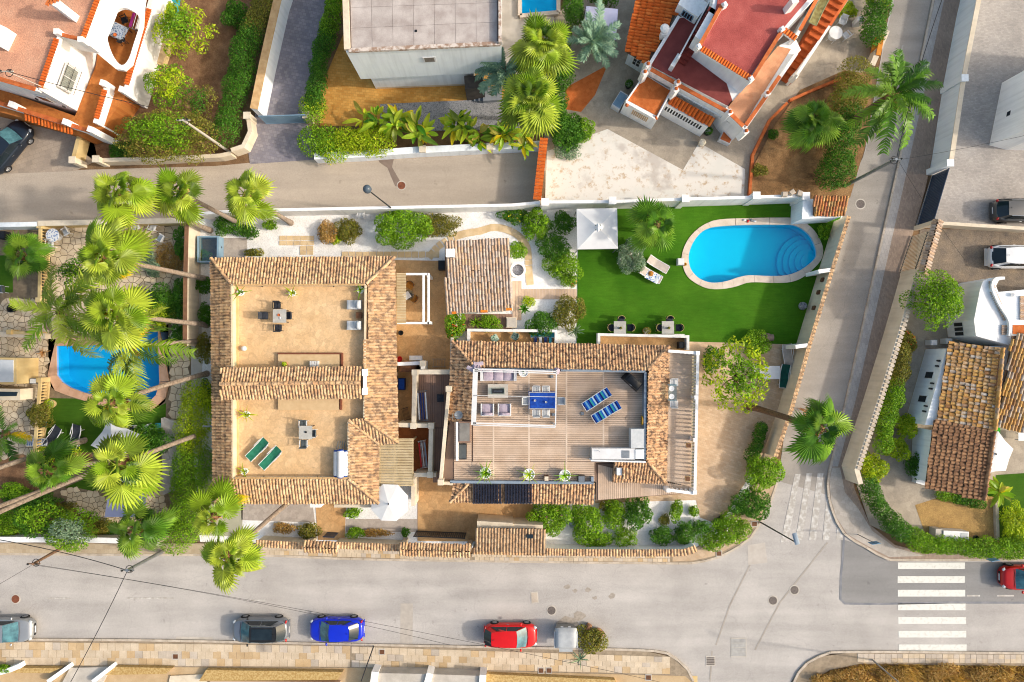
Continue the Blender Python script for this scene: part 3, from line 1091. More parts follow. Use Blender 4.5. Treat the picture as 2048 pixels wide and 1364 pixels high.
def feather_leaf(seed, m, L=2.4, droop=.8, wid=.5, n=22, up=.25):
 g = random.Random(seed)
 mb = MB()
 def P(t):
  x = L * (t - .12 * t * t * droop); zz = L * (up * t - droop * .62 * t ** 2.2)
  return Vector((x, 0, zz))
 mb.tube([P(t) for t in (0, .25, .5, .75, 1)], [.035, .028, .02, .012, .004], 4)
 for i in range(n):
  t = .16 + .83 * i / n
  p = P(t); tg = (P(min(1, t + .02)) - P(t - .02)).normalized()
  ll = wid * (math.sin(math.pi * (t * .86 + .1)) ** .6) * g.uniform(.85, 1.12) + .06
  for sg in (1, -1):
   d = (tg * g.uniform(.45, .8) + Vector((0, sg * .85, 0)) + Vector((0, 0, g.uniform(-.15, .3)))).normalized()
   q = p + d * ll * .55
   e = p + d * ll + Vector((0, 0, -ll * .32))
   wv = tg * g.uniform(.036, .055)
   mb.add([p - wv, p + wv, q + wv * .9, e, q - wv * .9], [(0, 1, 2, 4), (4, 2, 3)])
 return mesh('leaf', mb, m)

LEAFSET = {}
def leafset(kind):
 if kind in LEAFSET:
  return LEAFSET[kind]
 if kind == 'fan':
  s = [fan_leaf(i, FL_P, .80 + .05 * (i % 3), .75 + .1 * (i % 2), .15 + .16 * i) for i in range(5)]
  s += [fan_leaf(9, FL_PY, .78, .8, .6), fan_leaf(10, FL_DEAD, .6, .55, 1.0)]
 elif kind == 'fandark':
  s = [fan_leaf(i, FL_PD, .80 + .05 * (i % 3), .75 + .1 * (i % 2), .15 + .16 * i) for i in range(5)]
  s += [fan_leaf(9, FL_P, .78, .8, .6), fan_leaf(10, FL_DEAD, .6, .55, 1.0)]
 elif kind == 'feather':
  s = [feather_leaf(i, FL_PD, 2.5 + .2 * (i % 3), .35 + .2 * i) for i in range(5)]
  s += [feather_leaf(9, FL_PY, 2.3, 1.1), feather_leaf(10, FL_DEAD, 1.3, 1.4, .2)]
 elif kind == 'queen':
  s = [feather_leaf(20 + i, FL_P, 3.0 + .2 * (i % 3), .4 + .22 * i, .66, 24) for i in range(5)]
  s += [feather_leaf(29, FL_PD, 2.8, 1.2, .6, 28), feather_leaf(30, FL_DEAD, 1.3, 1.4, .2)]
 else:
  s = [feather_leaf(40 + i, FL_BLUE, 1.7 + .15 * (i % 3), .35 + .15 * i, .34, 20, .45) for i in range(5)]
  s += [feather_leaf(49, FL_S, 1.5, .9, .3, 18), feather_leaf(50, FL_DEAD, 1.0, 1.3, .2)]
 LEAFSET[kind] = s
 return s

def palm(label, base, crown, h, kind='fan', n=22, scale=1.0, r=.17, yellow=1, dead=2, boot=1.0, bend=.25, seed=0, zbase=0.0, tm=None):
 b, c = W(*base, zbase), W(*crown, h)
 t = thing('palm_tree', label, 'palm tree', b)
 scale *= 1.22
 top = c - b
 g = random.Random(seed or int(base[0] * 7 + base[1]))
 hv = Vector((top.x, top.y, 0))
 path = []
 for i in range(9):
  f = i / 8
  e = f + bend * (f - f * f)          # starts upright, then leans over
  e = f * (1 - bend) + bend * f * f
  path.append(Vector((hv.x * e, hv.y * e, top.z * f)))
 path[0].z = -.1
 rad = [r * 1.5, r * 1.1] + [r * (1 - .03 * i) for i in range(7)]
 part('trunk', MB().tube(path, rad, 9), tm or TRUNK, t, True, True)
 if boot > 0 and h > 1.5:
  ax = (path[-1] - path[-2]).normalized()
  e = path[-1]
  mb = MB().tube([e - ax * (1.2 * boot), e - ax * .8 * boot, e - ax * .25, e + ax * .15], [r * 1.0, r * 1.6, r * 1.7, r * .4], 9)
  for i in range(26):
   a = g.uniform(0, 6.28); f = g.uniform(0, 1)
   p = e - ax * (1.15 * boot * f)
   dv = Vector((math.cos(a), math.sin(a), 0))
   mb.tube([p + dv * r * 1.2, p + dv * (r * 1.9) + Vector((0, 0, .12))], [.045, .02], 4)
  part('boot_fibre', mb, BOOT, t, True, True)
 ls = leafset(kind)
 top = path[-1]
 wind = g.uniform(0, 6.28)
 for i in range(n + dead):
  f = (i + .5) / n
  az = i * 2.39996 + g.uniform(-.55, .55)
  lop = math.cos(az - wind)
  if lop < -.3 and f > .3 and g.random() < .38:
   continue
  if i >= n:
   me, el = ls[6], -1.0
  elif i >= n - yellow:
   me, el = ls[5], -.75
  else:
   me = ls[min(4, int(f * 5))]
   el = (1.25 - 1.75 * f ** .85 if kind[:3] != 'fan' else 1.6 - 2.2 * f ** .7) + g.uniform(-.28, .28)
  o = bpy.data.objects.new('leaf', me)
  COL.objects.link(o)
  o.parent = t
  o.location = top + Vector((math.cos(az), math.sin(az), 0)) * r * (.9 * f - .35) - Vector((0, 0, .25 * f - .1))
  o.rotation_euler = (g.uniform(-.6, .6), -el * (.75 if kind in ('fan', 'fandark') else .62), az)
  s = scale * g.uniform(.74, 1.18) * (1 + .2 * lop * f) * (.75 if f < .35 else 1)
  o.scale = (s, s, s)
 return t

def blade_plant(label, px, py, z, n, L, m, name='spiky_plant', wid=.05, cat='plant', up=.7, z0=0.0):
 """rosette of long arching blades, each blade a leaf"""
 c = W(px, py, z); c.z = z0
 t = thing(name, label, cat, c)
 g = random.Random(int(px * 13 + py))
 sets = []
 for v in range(3):
  mb = MB()
  pts = [(f, L * f * (1 - .15 * f), L * (up * f - (.35 + .3 * v) * f * f)) for f in (0, .35, .7, 1)]
  vs = []
  for f, x, zz in pts:
   w = wid * (1 - f) ** .6 * (1 if f else .7) + .004
   vs += [(x, -w, zz), (x, 0, zz - w * .5), (x, w, zz)]
  fs = []
  for i in range(3):
   for k in range(2):
    fs.append((i * 3 + k, i * 3 + k + 1, i * 3 + k + 4, i * 3 + k + 3))
  mb.add(vs, fs)
  sets.append(mesh('blade', mb, m))
 for i in range(n):
  o = bpy.data.objects.new('leaf', sets[i % 3])
  COL.objects.link(o); o.parent = t
  o.rotation_euler = (0, -g.uniform(-.25, .75), i * 2.4 + g.uniform(-.2, .2))
  s = g.uniform(.75, 1.15); o.scale = (s, s, s)
  o.location = (0, 0, z - z0 if z > z0 else .05)
 return t

def banana_leaf(seed, m, L=1.5, wid=.22, droop=.5):
 mb = MB()
 n = 7
 vs = []
 for i in range(n + 1):
  f = i / n
  x = L * f; z = L * (.25 * f - droop * f * f)
  w = 0.015 if f < .25 else wid * math.sin(math.pi * min(1, (f - .22) / .8)) ** .7 + .01
  vs += [(x, -w, z + w * .25), (x, 0, z - .02), (x, w, z + w * .25)]
 fs = []
 for i in range(n):
  for k in range(2):
   fs.append((i * 3 + k, i * 3 + k + 1, i * 3 + k + 4, i * 3 + k + 3))
 mb.add(vs, fs)
 return mesh('leaf', mb, m)

BANANA = []
def banana(label, px, py, h, n=14, scale=1.0, cat='plant', name='banana_plant', spread=.5):
 if not BANANA:
  for i in range(4):
   BANANA.append(banana_leaf(i, FL_BAN, 1.4 + .15 * i, .25, .25 + .2 * i))
  BANANA.append(banana_leaf(7, FL_PY, 1.3, .2, .9))
 c = W(px, py, h); c.z = 0
 t = thing(name, label, cat, c)
 g = random.Random(int(px * 3 + py))
 mb = MB()
 stems = []
 for i in range(4):
  a = g.uniform(0, 6.28); q = g.uniform(0, spread)
  p = Vector((q * math.cos(a), q * math.sin(a), h * g.uniform(.5, .75)))
  stems.append(p)
  mb.tube([(p.x * .6, p.y * .6, -.05), p], [.09, .06], 6)
 part('stem', mb, FL_O, t, True)
 for i in range(n):
  o = bpy.data.objects.new('leaf', BANANA[rnd.choice((0, 1, 1, 2, 2, 3, 4))])
  COL.objects.link(o); o.parent = t
  o.location = stems[i % 4]
  o.rotation_euler = (g.uniform(-.5, .5), -g.uniform(-.1, 1.0), i * 2.4 + g.uniform(-.4, .4))
  s = scale * g.uniform(.7, 1.15); o.scale = (s, s, s)
 return t

# ================================================================ the setting
from mathutils.geometry import tessellate_polygon

def smooth_loop(pts, n=5):
 out = []
 k = len(pts)
 for i in range(k):
  p0, p1, p2, p3 = [Vector(pts[(i + j - 1) % k]) for j in range(4)]
  for s in range(n):
   t = s / n
   q = .5 * ((2 * p1) + (p2 - p0) * t + (2 * p0 - 5 * p1 + 4 * p2 - p3) * t * t + (3 * p1 - p0 - 3 * p2 + p3) * t ** 3)
   out.append((q.x, q.y))
 return out

def smooth_line(pts, n=6):
 out = []
 k = len(pts)
 for i in range(k - 1):
  p0, p1, p2, p3 = [Vector(pts[max(0, min(k - 1, i + j - 1))]) for j in range(4)]
  for s in range(n):
   t = s / n
   q = .5 * ((2 * p1) + (p2 - p0) * t + (2 * p0 - 5 * p1 + 4 * p2 - p3) * t * t + (3 * p1 - p0 - 3 * p2 + p3) * t ** 3)
   out.append((q.x, q.y))
 out.append(tuple(pts[-1]))
 return out

def sheet_holes(name, outer, holes, z, m, label=None):
 """flat sheet with openings; all world 2-D points"""
 loops = [[Vector((p[0], p[1], 0)) for p in l] for l in [outer] + holes]
 tri = tessellate_polygon(loops)
 flat = [p for l in loops for p in l]
 mb = MB()
 vs = [(p.x, p.y, z) for p in flat]
 fs = []
 for t in tri:
  a, b, c = [flat[i] for i in t]
  fs.append(tuple(t) if (b - a).cross(c - a).z > 0 else tuple(t)[::-1])
 mb.add(vs, fs)
 return single(name, mb, m, kind='structure', label=label)

def zoomed(pts, ox, oy, s):
 return [(ox + x / s, oy + y / s) for x, y in pts]

POOL1 = smooth_loop(zoomed([(530, 220), (700, 209), (900, 207), (1010, 213), (1090, 268), (1128, 345), (1130, 395), (1100, 432), (1030, 480), (950, 506), (850, 510), (740, 506), (680, 515), (620, 535), (560, 548), (500, 548), (440, 525), (395, 480), (378, 430), (380, 370), (410, 300), (460, 246)], 1250, 380, 2.965), 4)
POOL1O = smooth_loop(zoomed([(560, 175), (720, 168), (900, 165), (1020, 172), (1110, 230), (1160, 310), (1172, 370), (1150, 430), (1065, 510), (990, 545), (900, 552), (780, 548), (720, 552), (650, 575), (570, 588), (490, 585), (420, 555), (365, 510), (338, 440), (336, 380), (368, 300), (425, 235), (490, 195)], 1250, 380, 2.965), 4)
POOL2 = [(114, 692), (230, 690), (250, 662), (317, 664), (320, 764), (313, 790), (300, 803), (286, 806), (216, 796), (169, 785), (142, 775), (125, 764), (115, 750)]
POOL2O = [(96, 676), (222, 674), (238, 646), (337, 648), (340, 770), (330, 803), (308, 822), (283, 824), (210, 813), (150, 795), (115, 784), (97, 770)]
w2 = lambda pts, z=0.0: [(p.x, p.y) for p in WP(pts, z)]
P1, P1O, P2, P2O = w2(POOL1), w2(POOL1O), w2(POOL2), w2(POOL2O)

sheet_holes('ground', [(-350, -350), (350, -350), (350, 350), (-350, 350)], [P1O, P2O], 0.0, EARTH)

# roads
road = [(-250, 1110), (0, 1109), (520, 1112), (700, 1119), (1000, 1124), (1340, 1128), (1389, 1126), (1436, 1116), (1497, 1081), (1520, 1047), (1537, 1017), (1556, 960),
  (1590, 860), (1640, 700), (1690, 470), (1700, 400), (1730, 300), (1768, 80), (1784, 0), (1820, -220), (1910, -220), (1866, 0), (1840, 122), (1769, 450), (1692, 798), (1660, 933), (1654, 966), (1657, 1000), (1669, 1037), (1690, 1072), (1724, 1092), (1775, 1119), (1826, 1121), (2048, 1121), (2300, 1121),
  (2300, 1306), (2048, 1306), (1700, 1303), (1640, 1311), (1600, 1335), (1582, 1364), (1570, 1500), (1400, 1500), (1390, 1364), (1380, 1342), (1345, 1312), (1290, 1300), (1000, 1294), (700, 1288), (300, 1280), (0, 1278), (-250, 1276)]
sheet('road', road, .02, ROAD)
sheet('lane', [(-250, 350), (0, 346), (150, 340), (430, 332), (495, 326), (640, 318), (1000, 300), (1085, 298), (1083, 410), (430, 428), (380, 440), (0, 448), (-250, 452)], .02, LANE)
sheet('side_road', [(1556, 962), (1570, 860), (1612, 702), (1664, 470), (1688, 400), (1732, 300), (1770, 80), (1788, 0), (1820, -200), (1905, -200), (1865, 0), (1839, 122), (1767, 450), (1690, 798), (1659, 933), (1653, 966), (1655, 990)], .024, SIDE)
sheet('asphalt_patch', [(1682, 1078), (1700, 1083), (1727, 1095), (1776, 1122), (1826, 1124), (2300, 1124), (2300, 1207), (1690, 1208), (1682, 1200)], .028, PATCH)
t = single('tar_seam', strip(MB(), w2([(1688, 1072), (1686, 1110), (1682, 1150), (1681, 1198), (1690, 1207), (1750, 1208), (1900, 1205), (2300, 1206)], .03), .16, .025, .034), TAR, kind='structure')
for k, pts in enumerate(([(1500, 1130), (1460, 1210), (1432, 1290)], [(1655, 1085), (1560, 1205), (1510, 1300)], [(1424, 1302), (1420, 1364)])):
 single('tar_seam', strip(MB(), w2(pts, .03), .12, .022, .029), mat('old_seam', sr(186, 178, 168), sr(168, 160, 150), 2), kind='structure')
sheet('asphalt_patch', [(801, 1207), (826, 1207), (825, 1287), (800, 1287)], .026, mat('trench_fill', sr(200, 190, 178), sr(186, 178, 168), 3))
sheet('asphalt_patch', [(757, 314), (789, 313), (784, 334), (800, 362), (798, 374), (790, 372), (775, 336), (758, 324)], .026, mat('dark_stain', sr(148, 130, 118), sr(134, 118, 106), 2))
sheet('asphalt_patch', [(352, 1273), (425, 1274), (425, 1284), (352, 1284)], .026, CONCRETE)
sheet('asphalt_patch', [(1495, 1090), (1530, 1085), (1535, 1125), (1496, 1130)], .026, mat('patch_fill', sr(208, 200, 190), sr(196, 186, 176), 2))
# zebra crossings
zc = single('zebra_crossing', MB().prism(WP([(1796, 1125), (1930, 1125), (1930, 1138), (1796, 1138)], .034), .025, .034), WHITEROAD, kind='structure')
zc['label'] = 'white striped pedestrian crossing over the main street'
for k in range(1, 7):
 y = 1125 + k * 27.3
 q = WP([(1795 + k * .4, y), (1929 + k * .7, y), (1929 + k * .7, y + 13.5), (1795 + k * .4, y + 13.5)], .034)
 o = bpy.data.objects.new('stripe', mesh('stripe', MB().prism([p - zc.location for p in q], -.009 + .034 - zc.location.z, .034 - zc.location.z), WHITEROAD))
 COL.objects.link(o); o.parent = zc
zw = single('zebra_crossing', MB().prism(WP([(1590, 948), (1601, 948), (1577, 1080), (1561, 1085)], .034), .027, .034), WORNPAINT, kind='structure')
zw['label'] = 'faded pedestrian crossing over the side street'
for k in range(1, 5):
 x = 1590 + k * 22.5; x2 = 1564 + k * 27
 q = WP([(x, 946 + k * .5 + (22 if k == 4 else 0)), (x + 12, 946 + (22 if k == 4 else 0)), (x2 + 14, 1080), (x2, 1080)], .034)
 o = bpy.data.objects.new('stripe', mesh('stripe', MB().prism([p - zw.location for p in q], 0, .007), WORNPAINT))
 COL.objects.link(o); o.parent = zw
for x0, x1, y in ((95, 140, 1195), (255, 347, 1195), (500, 530, 1199), (1934, 1960, 1190), (1994, 2028, 1190)):
 sheet('lane_marking', [(x0, y), (x1, y), (x1, y + 3), (x0, y + 3)], .033, WORNPAINT, thick=.006)
sheet('lane_marking', [(1804, 90), (1807, 90), (1801, 122), (1797, 122)], .033, WORNPAINT, thick=.006)
sheet('lane_marking', [(350, 1279), (384, 1279), (384, 1284), (350, 1284)], .033, mat('yellow_paint', sr(240, 206, 70), sr(220, 186, 90), 4), thick=.005)

# pavements: a raised bed, kerb stones and slabs
def kerbs(parent, pts, step=1.0, w=.16, z=.14, m=KERB):
 wp = [Vector(p) for p in w2(smooth_line(pts), z)]
 # resample
 acc = [wp[0]]; need = step
 for a, b in zip(wp, wp[1:]):
  L = (b - a).length
  while L >= need:
   a = a + (b - a) * (need / L); acc.append(a); L = (b - a).length; need = step
  need -= L
 for a, b in zip(acc, acc[1:]):
  d_ = (b - a)
  mb = MB().cbox(0, 0, -.14, d_.length - .015, w, .14, math.atan2(d_.y, d_.x))
  o = bpy.data.objects.new('kerb_stone', mesh('kerb_stone', mb, m))
  COL.objects.link(o); o.parent = parent
  c = (a + b) / 2
  o.location = Vector((c.x, c.y, z + rnd.uniform(-.004, .004))) - parent.location

pn = sheet('pavement', [(-250, 1082), (400, 1086), (520, 1088), (940, 1108), (1340, 1106), (1395, 1095), (1440, 1060), (1500, 985), (1530, 905), (1546, 912), (1560, 950), (1535, 1017), (1518, 1047), (1495, 1080), (1434, 1114), (1387, 1124), (1340, 1126), (1000, 1122), (700, 1117), (520, 1110), (-250, 1108)], .12, MORTAR, thick=.14)
kerbs(pn, [(-60, 1108), (300, 1110), (520, 1111), (700, 1118), (1000, 1123), (1340, 1127), (1389, 1125), (1436, 1115), (1497, 1080), (1520, 1046), (1537, 1016), (1557, 958)])
a, b = W(515, 1094, .14), W(1340, 1107, .14)
pavers(pn, [W(515, 1090, .14), W(940, 1107, .14), W(940, 1120, .14), W(515, 1109, .14)], 44, 2, .14, .05, [SLAB, SLAB3, SLAB2], weights=(6, 2, 1), bond=.5)
pavers(pn, [W(944, 1107, .14), W(1340, 1110, .14), W(1340, 1124, .14), W(944, 1121, .14)], 40, 2, .14, .05, [SLAB, SLAB3, SLAB2], weights=(6, 2, 1), bond=.5)
sheet('pavement_strip', [(1345, 1110), (1398, 1100), (1445, 1065), (1505, 990), (1533, 915), (1544, 915), (1556, 952), (1532, 1015), (1514, 1045), (1492, 1077), (1432, 1111), (1387, 1121), (1345, 1123)], .13, m_brickpave('corner_pavers', sr(216, 190, 160), sr(200, 172, 140), .35, .35, R(40), .85))
sheet('pavement_strip', [(-250, 1086), (400, 1088), (512, 1090), (512, 1108), (-250, 1106)], .13, m_brickpave('lane_pavers', sr(212, 194, 166), sr(196, 176, 146), .3, .3, 0, .88))

ps = sheet('pavement', [(-250, 1278), (0, 1280), (300, 1282), (700, 1290), (1000, 1296), (1290, 1302), (1343, 1314), (1378, 1344), (1388, 1364), (1392, 1480), (-250, 1480)], .12, MORTAR, thick=.14)
kerbs(ps, [(-60, 1279), (300, 1281), (700, 1289), (1000, 1295), (1290, 1301), (1343, 1313), (1379, 1343), (1390, 1375)])
pavers(ps, [W(-20, 1283, .14), W(700, 1293, .14), W(700, 1333, .14), W(-20, 1330, .14)], 46, 3, .14, .05, [SLAB, SLAB2, SLAB3], weights=(6, 2, 1), bond=.5)
pavers(ps, [W(703, 1293, .14), W(1340, 1315, .14), W(1340, 1347, .14), W(703, 1334, .14)], 40, 3, .14, .05, [SLAB, SLAB2, SLAB3], weights=(6, 2, 1), bond=.5)
sheet('pavement_strip', [(-250, 1332), (700, 1336), (1370, 1352), (1386, 1366), (1390, 1480), (-250, 1480)], .13, SLAB2)

pe = sheet('pavement', [(1912, -220), (1868, 0), (1842, 122), (1771, 450), (1694, 798), (1662, 933), (1656, 966), (1659, 1000), (1671, 1037), (1692, 1071), (1726, 1091), (1777, 1118), (1826, 1119), (2300, 1119), (2300, 1100), (1850, 1105), (1790, 1090), (1740, 1050), (1710, 980), (1700, 930), (1740, 800), (1800, 560), (1850, 380), (1890, 200), (1920, 0), (1965, -220)], .12, BROWNPAVE, thick=.14)
kerbs(pe, [(1875, -40), (1842, 122), (1771, 450), (1694, 798), (1662, 933), (1656, 966), (1659, 1000), (1671, 1037), (1692, 1071), (1726, 1091), (1777, 1119), (1826, 1120), (2080, 1120)])
sheet('pavement_strip', [(1914, -220), (1870, 0), (1844, 122), (1773, 450), (1696, 798), (1664, 933), (1676, 933), (1712, 798), (1790, 450), (1862, 122), (1888, 0), (1930, -220)], .13, PALEPAVE)
sheet('pavement_strip', [(1664, 935), (1659, 966), (1662, 1000), (1673, 1035), (1694, 1068), (1728, 1088), (1778, 1114), (1850, 1112), (1790, 1095), (1745, 1062), (1715, 1015), (1690, 985), (1680, 935)], .13, m_brickpave('pale_corner_pavers', sr(206, 196, 184), sr(190, 180, 168), .3, .3, .3, .86))

pw = sheet('pavement', [(1584, 1480), (1586, 1364), (1604, 1337), (1642, 1313), (1702, 1305), (2300, 1308), (2300, 1335), (1720, 1328), (1660, 1340), (1620, 1364), (1610, 1480)], .12, MORTAR, thick=.14)
kerbs(pw, [(1586, 1370), (1604, 1336), (1642, 1312), (1702, 1304), (2080, 1307)])
pavers(pw, [W(1715, 1307, .14), W(2100, 1310, .14), W(2100, 1327, .14), W(1715, 1325, .14)], 34, 2, .14, .05, [SLAB3, SLAB], weights=(3, 2))
sheet('verge', [(1612, 1480), (1620, 1362), (1660, 1340), (1720, 1328), (2300, 1332), (2300, 1480)], .06, DRYGRASS)

# villa plot
plot = [(380, 446), (430, 430), (1085, 410), (1694, 400), (1672, 480), (1645, 560), (1604, 690), (1566, 830), (1530, 905), (1500, 985), (1440, 1060), (1395, 1093), (1340, 1104), (400, 1084), (384, 900)]
sheet_holes('garden_ground', w2(plot, .03), [P1O], .03, GRAVEL)
sheet_holes('lawn', w2([(1157, 409), (1692, 402), (1640, 560), (1600, 689), (1370, 683), (1370, 668), (1200, 668), (1200, 690), (1153, 690), (1155, 560)], .06), [P1O], .06, LAWN)
sheet('yard_paving', [(1368, 682), (1602, 688), (1568, 815), (1545, 880), (1520, 920), (1478, 985), (1440, 1050), (1400, 1035), (1392, 1000), (1190, 1006), (1190, 960)], .05, YARDTILE)
sheet('patio', [(790, 520), (902, 522), (902, 860), (790, 860)], .05, TANTILE)
sheet('patio', [(795, 850), (905, 850), (1066, 960), (1066, 1084), (835, 1082), (835, 960), (795, 950)], .054, TANTILE)
sheet('path', [(482, 1006), (625, 1006), (630, 1045), (483, 1040)], .05, PATHGREY)
sheet('path', [(692, 1038), (834, 1038), (834, 1064), (692, 1064)], .05, PATHGREY)
sheet('path', [(630, 1000), (692, 1000), (690, 1080), (636, 1080)], .055, TANTILE)
sheet('path', [(396, 900), (430, 900), (430, 1000), (486, 1004), (484, 1074), (396, 1070)], .05, GREENCONC)
sheet('path', [(437, 476), (494, 476), (494, 516), (437, 516)], .05, PATHGREY)
sheet('concrete_strip', [(379, 450), (400, 448), (404, 700), (404, 900), (385, 900)], .045, CONCRETE)

# left-hand garden
sheet_holes('garden_ground', w2([(-250, 450), (375, 448), (386, 900), (398, 1084), (-250, 1084)], .03), [P2O], .03, CRAZYJ)
sheet('turf', [(84, 796), (150, 797), (220, 815), (290, 826), (332, 806), (330, 905), (84, 905)], .045, LAWN2)
sheet('turf', [(130, 975), (230, 930), (240, 960), (180, 985)], .045, LAWN2)
sheet('turf', [(-250, 520), (25, 510), (26, 585), (-250, 590)], .045, LAWN2)
sheet('soil_bed', [(-250, 910), (90, 905), (180, 895), (190, 930), (60, 985), (120, 1010), (330, 1060), (330, 1080), (-250, 1080)], .04, SOIL)
CZP = [(97, 456), (372, 452), (382, 840), (342, 836), (342, 646), (237, 644), (222, 672), (98, 674)]
cz = sheet('stone_paving', CZP, .06, CRAZYJ, thick=.04)
crazy(cz, w2(CZP, .09), .5, .085, .05, CRAZY)
cz = sheet('stone_paving', [(-60, 600), (70, 600), (96, 676), (95, 780), (72, 800), (66, 905), (-60, 930)], .06, CRAZYJ, thick=.04)
crazy(cz, w2([(-40, 600), (70, 600), (96, 676), (95, 780), (72, 800), (66, 905), (-40, 930)], .09), .44, .085, .05, CRAZY)
cz = sheet('stone_paving', [(110, 985), (150, 975), (200, 985), (240, 1000), (300, 965), (334, 940), (334, 1060), (200, 1050)], .06, CRAZYJ, thick=.04)
crazy(cz, w2([(110, 985), (150, 975), (200, 985), (240, 1000), (300, 965), (334, 940), (334, 1060), (200, 1050)], .09), .42, .085, .05, CRAZY)
cz = sheet('stone_terrace', [(322, 836), (370, 846), (352, 980), (326, 990)], .5, CONCRETE, thick=.5)
crazy(cz, w2([(325, 840), (367, 849), (350, 976), (329, 984)], .52), .6, .52, .04, mat('grey_stone', sr(206, 196, 184), sr(184, 174, 164), 2, isl=.12), .04)

# plots along the lane
sheet('forecourt', [(-200, 200), (40, 205), (180, 250), (196, 320), (150, 342), (0, 348), (-200, 352)], .03, FORECOURT)
sheet('garden_ground', [(250, -200), (520, -200), (500, 100), (470, 290), (458, 318), (200, 330), (160, 300), (190, 240), (300, 60)], .03, SOIL)
sheet('driveway', [(580, -200), (700, -200), (640, 60), (612, 240), (650, 318), (500, 328), (496, 300), (512, 220), (560, 60)], .035, BLUEPAVE)
sheet('courtyard', [(650, -120), (1070, -120), (1040, 120), (1030, 250), (640, 252), (640, 180), (690, 60)], .04, OCHRE)
sheet('courtyard', [(760, 208), (1035, 196), (1040, 260), (760, 262)], .05, m_gravel('blue_grey_gravel', sr(168, 168, 170), sr(120, 122, 128), 20))
sheet('courtyard', [(1000, -60), (1100, -60), (1110, 60), (1040, 160), (1000, 160)], .05, CONCRETE)
sheet('courtyard', [(1085, 60), (1240, -100), (1560, -100), (1780, -100), (1745, 140), (1700, 150), (1575, 206), (1540, 242), (1506, 312), (1498, 400), (1090, 408)], .036, GREYYARD)
sheet('courtyard', [(1132, 175), (1215, 130), (1190, 190), (1162, 224), (1128, 218)], .046, ORANGEFLOOR)
sheet('concrete_pad', [(1215, 258), (1366, 340), (1398, 285), (1490, 338), (1488, 398), (1090, 408), (1094, 302)], .05, CRACKW)
sheet('garden_ground', [(1508, 330), (1500, 400), (1700, 396), (1740, 260), (1745, 150), (1690, 140), (1600, 180), (1550, 250)], .05, DRYGRASS)
sheet('yard', [(1950, -220), (2300, -220), (2300, 462), (1830, 455), (1870, 330), (1900, 150)], .04, GREYPAVE)
sheet('yard', [(1840, 458), (2300, 462), (2300, 640), (1960, 590), (1860, 560), (1830, 545)], .036, ASPHYARD)
sheet('garden_ground', [(1820, 545), (1960, 590), (2300, 640), (2300, 1118), (1850, 1100), (1740, 1050), (1700, 930), (1760, 720)], .03, GREYYARD)
sheet('garden_ground', [(1830, 1010), (1990, 960), (2300, 960), (2300, 1110), (1860, 1095)], .04, m_soil('ochre_sand', sr(206, 170, 108), sr(190, 154, 98), sr(160, 132, 88)))
sheet('turf', [(1992, 950), (2300, 930), (2300, 1110), (2000, 1095)], .05, LAWN2)
sheet('yard', [(-250, 1340), (1395, 1352), (1395, 1700), (-250, 1700)], .05, OCHREWALL)

# pools: basin, coping stones, steps, water
def pool(name, label, P, PO, depth, tile, coping, step):
 loc = Vector((sum(p[0] for p in P) / len(P), sum(p[1] for p in P) / len(P), 0))
 t = thing(name, label, 'pool', loc)
 mb = MB()
 n = len(P)
 ccw = sum(P[i][0] * P[(i + 1) % n][1] - P[(i + 1) % n][0] * P[i][1] for i in range(n)) > 0
 if not ccw: P = P[::-1]
 vs = [(x, y, .02) for x, y in P] + [(x, y, -depth) for x, y in P]
 fs = [((i + 1) % n, i, n + i, n + (i + 1) % n) for i in range(n)] + [tuple(range(n, 2 * n))]
 part('basin', mb.add(vs, fs), tile, t)
 part('water', MB().poly([(x, y, -.16) for x, y in P]), WATER, t)
 # coping: stones between inner and outer edge
 inn = [Vector(p) for p in P]
 out = [Vector(p) for p in PO]
 cen = Vector(loc.xy)
 # pair the outer edge by nearest inner point normal
 res = []
 for i in range(n):
  p = inn[i]
  q = min((seg_near(p, out[j], out[(j + 1) % len(out)]) for j in range(len(out))), key=lambda q: (q - p).length)
  res.append(q)
 for i in range(0, n, step):
  idx = [(i + k) % n for k in range(min(step, n - i) + 1)]
  ring = [inn[k] for k in idx] + [res[k] for k in idx[::-1]]
  c = sum(ring, Vector((0, 0))) / len(ring)
  ring = [c + (p - c) * .985 for p in ring]
  part('coping_stone', MB().prism([(p.x, p.y) for p in ring], -.02, .11), coping, t)
 return t

def seg_near(p, a, b):
 d_ = b - a
 u = max(0, min(1, (p - a).dot(d_) / max(1e-9, d_.length_squared)))
 return a + d_ * u

pl = pool('swimming_pool', 'kidney-shaped blue swimming pool set in the artificial lawn', P1, P1O, 1.2, POOLT, COPING, 4)
cc = W(1622, 523, 0)
inside = [Vector(p) for p in P1]
for k, rr in enumerate((2.25, 1.85, 1.45, 1.05, .65)):
 ring = []
 for i in range(33):
  a = 2 * math.pi * i / 32
  p = Vector((cc.x + rr * math.cos(a), cc.y + rr * math.sin(a)))
  ring.append((p.x, p.y))
 poly = ring[:-1]
 # keep only what lies in the basin
 pts = [p for p in poly if in_poly(p, P1)]
 edge = [p for p in P1 if (Vector(p) - cc.xy).length < rr]
 allp = pts + [(p[0], p[1]) for p in edge]
 if len(allp) < 4: continue
 m0 = Vector((sum(p[0] for p in allp) / len(allp), sum(p[1] for p in allp) / len(allp)))
 allp.sort(key=lambda p: math.atan2(p[1] - m0.y, p[0] - m0.x))
 part('pool_step', MB().prism(allp, -1.19 + k * .001, -.95 + k * .17), POOLT, pl)
pool('swimming_pool', 'angular blue pool half hidden under the tall palms', P2, P2O, 1.4, POOLT2, COPING2, 1)

# ================================================================ the two villas
def blk(t, name, pts, z0, z1, m):
 return part(name, MB().prism(WP(pts, z1), z0, z1), m, t)

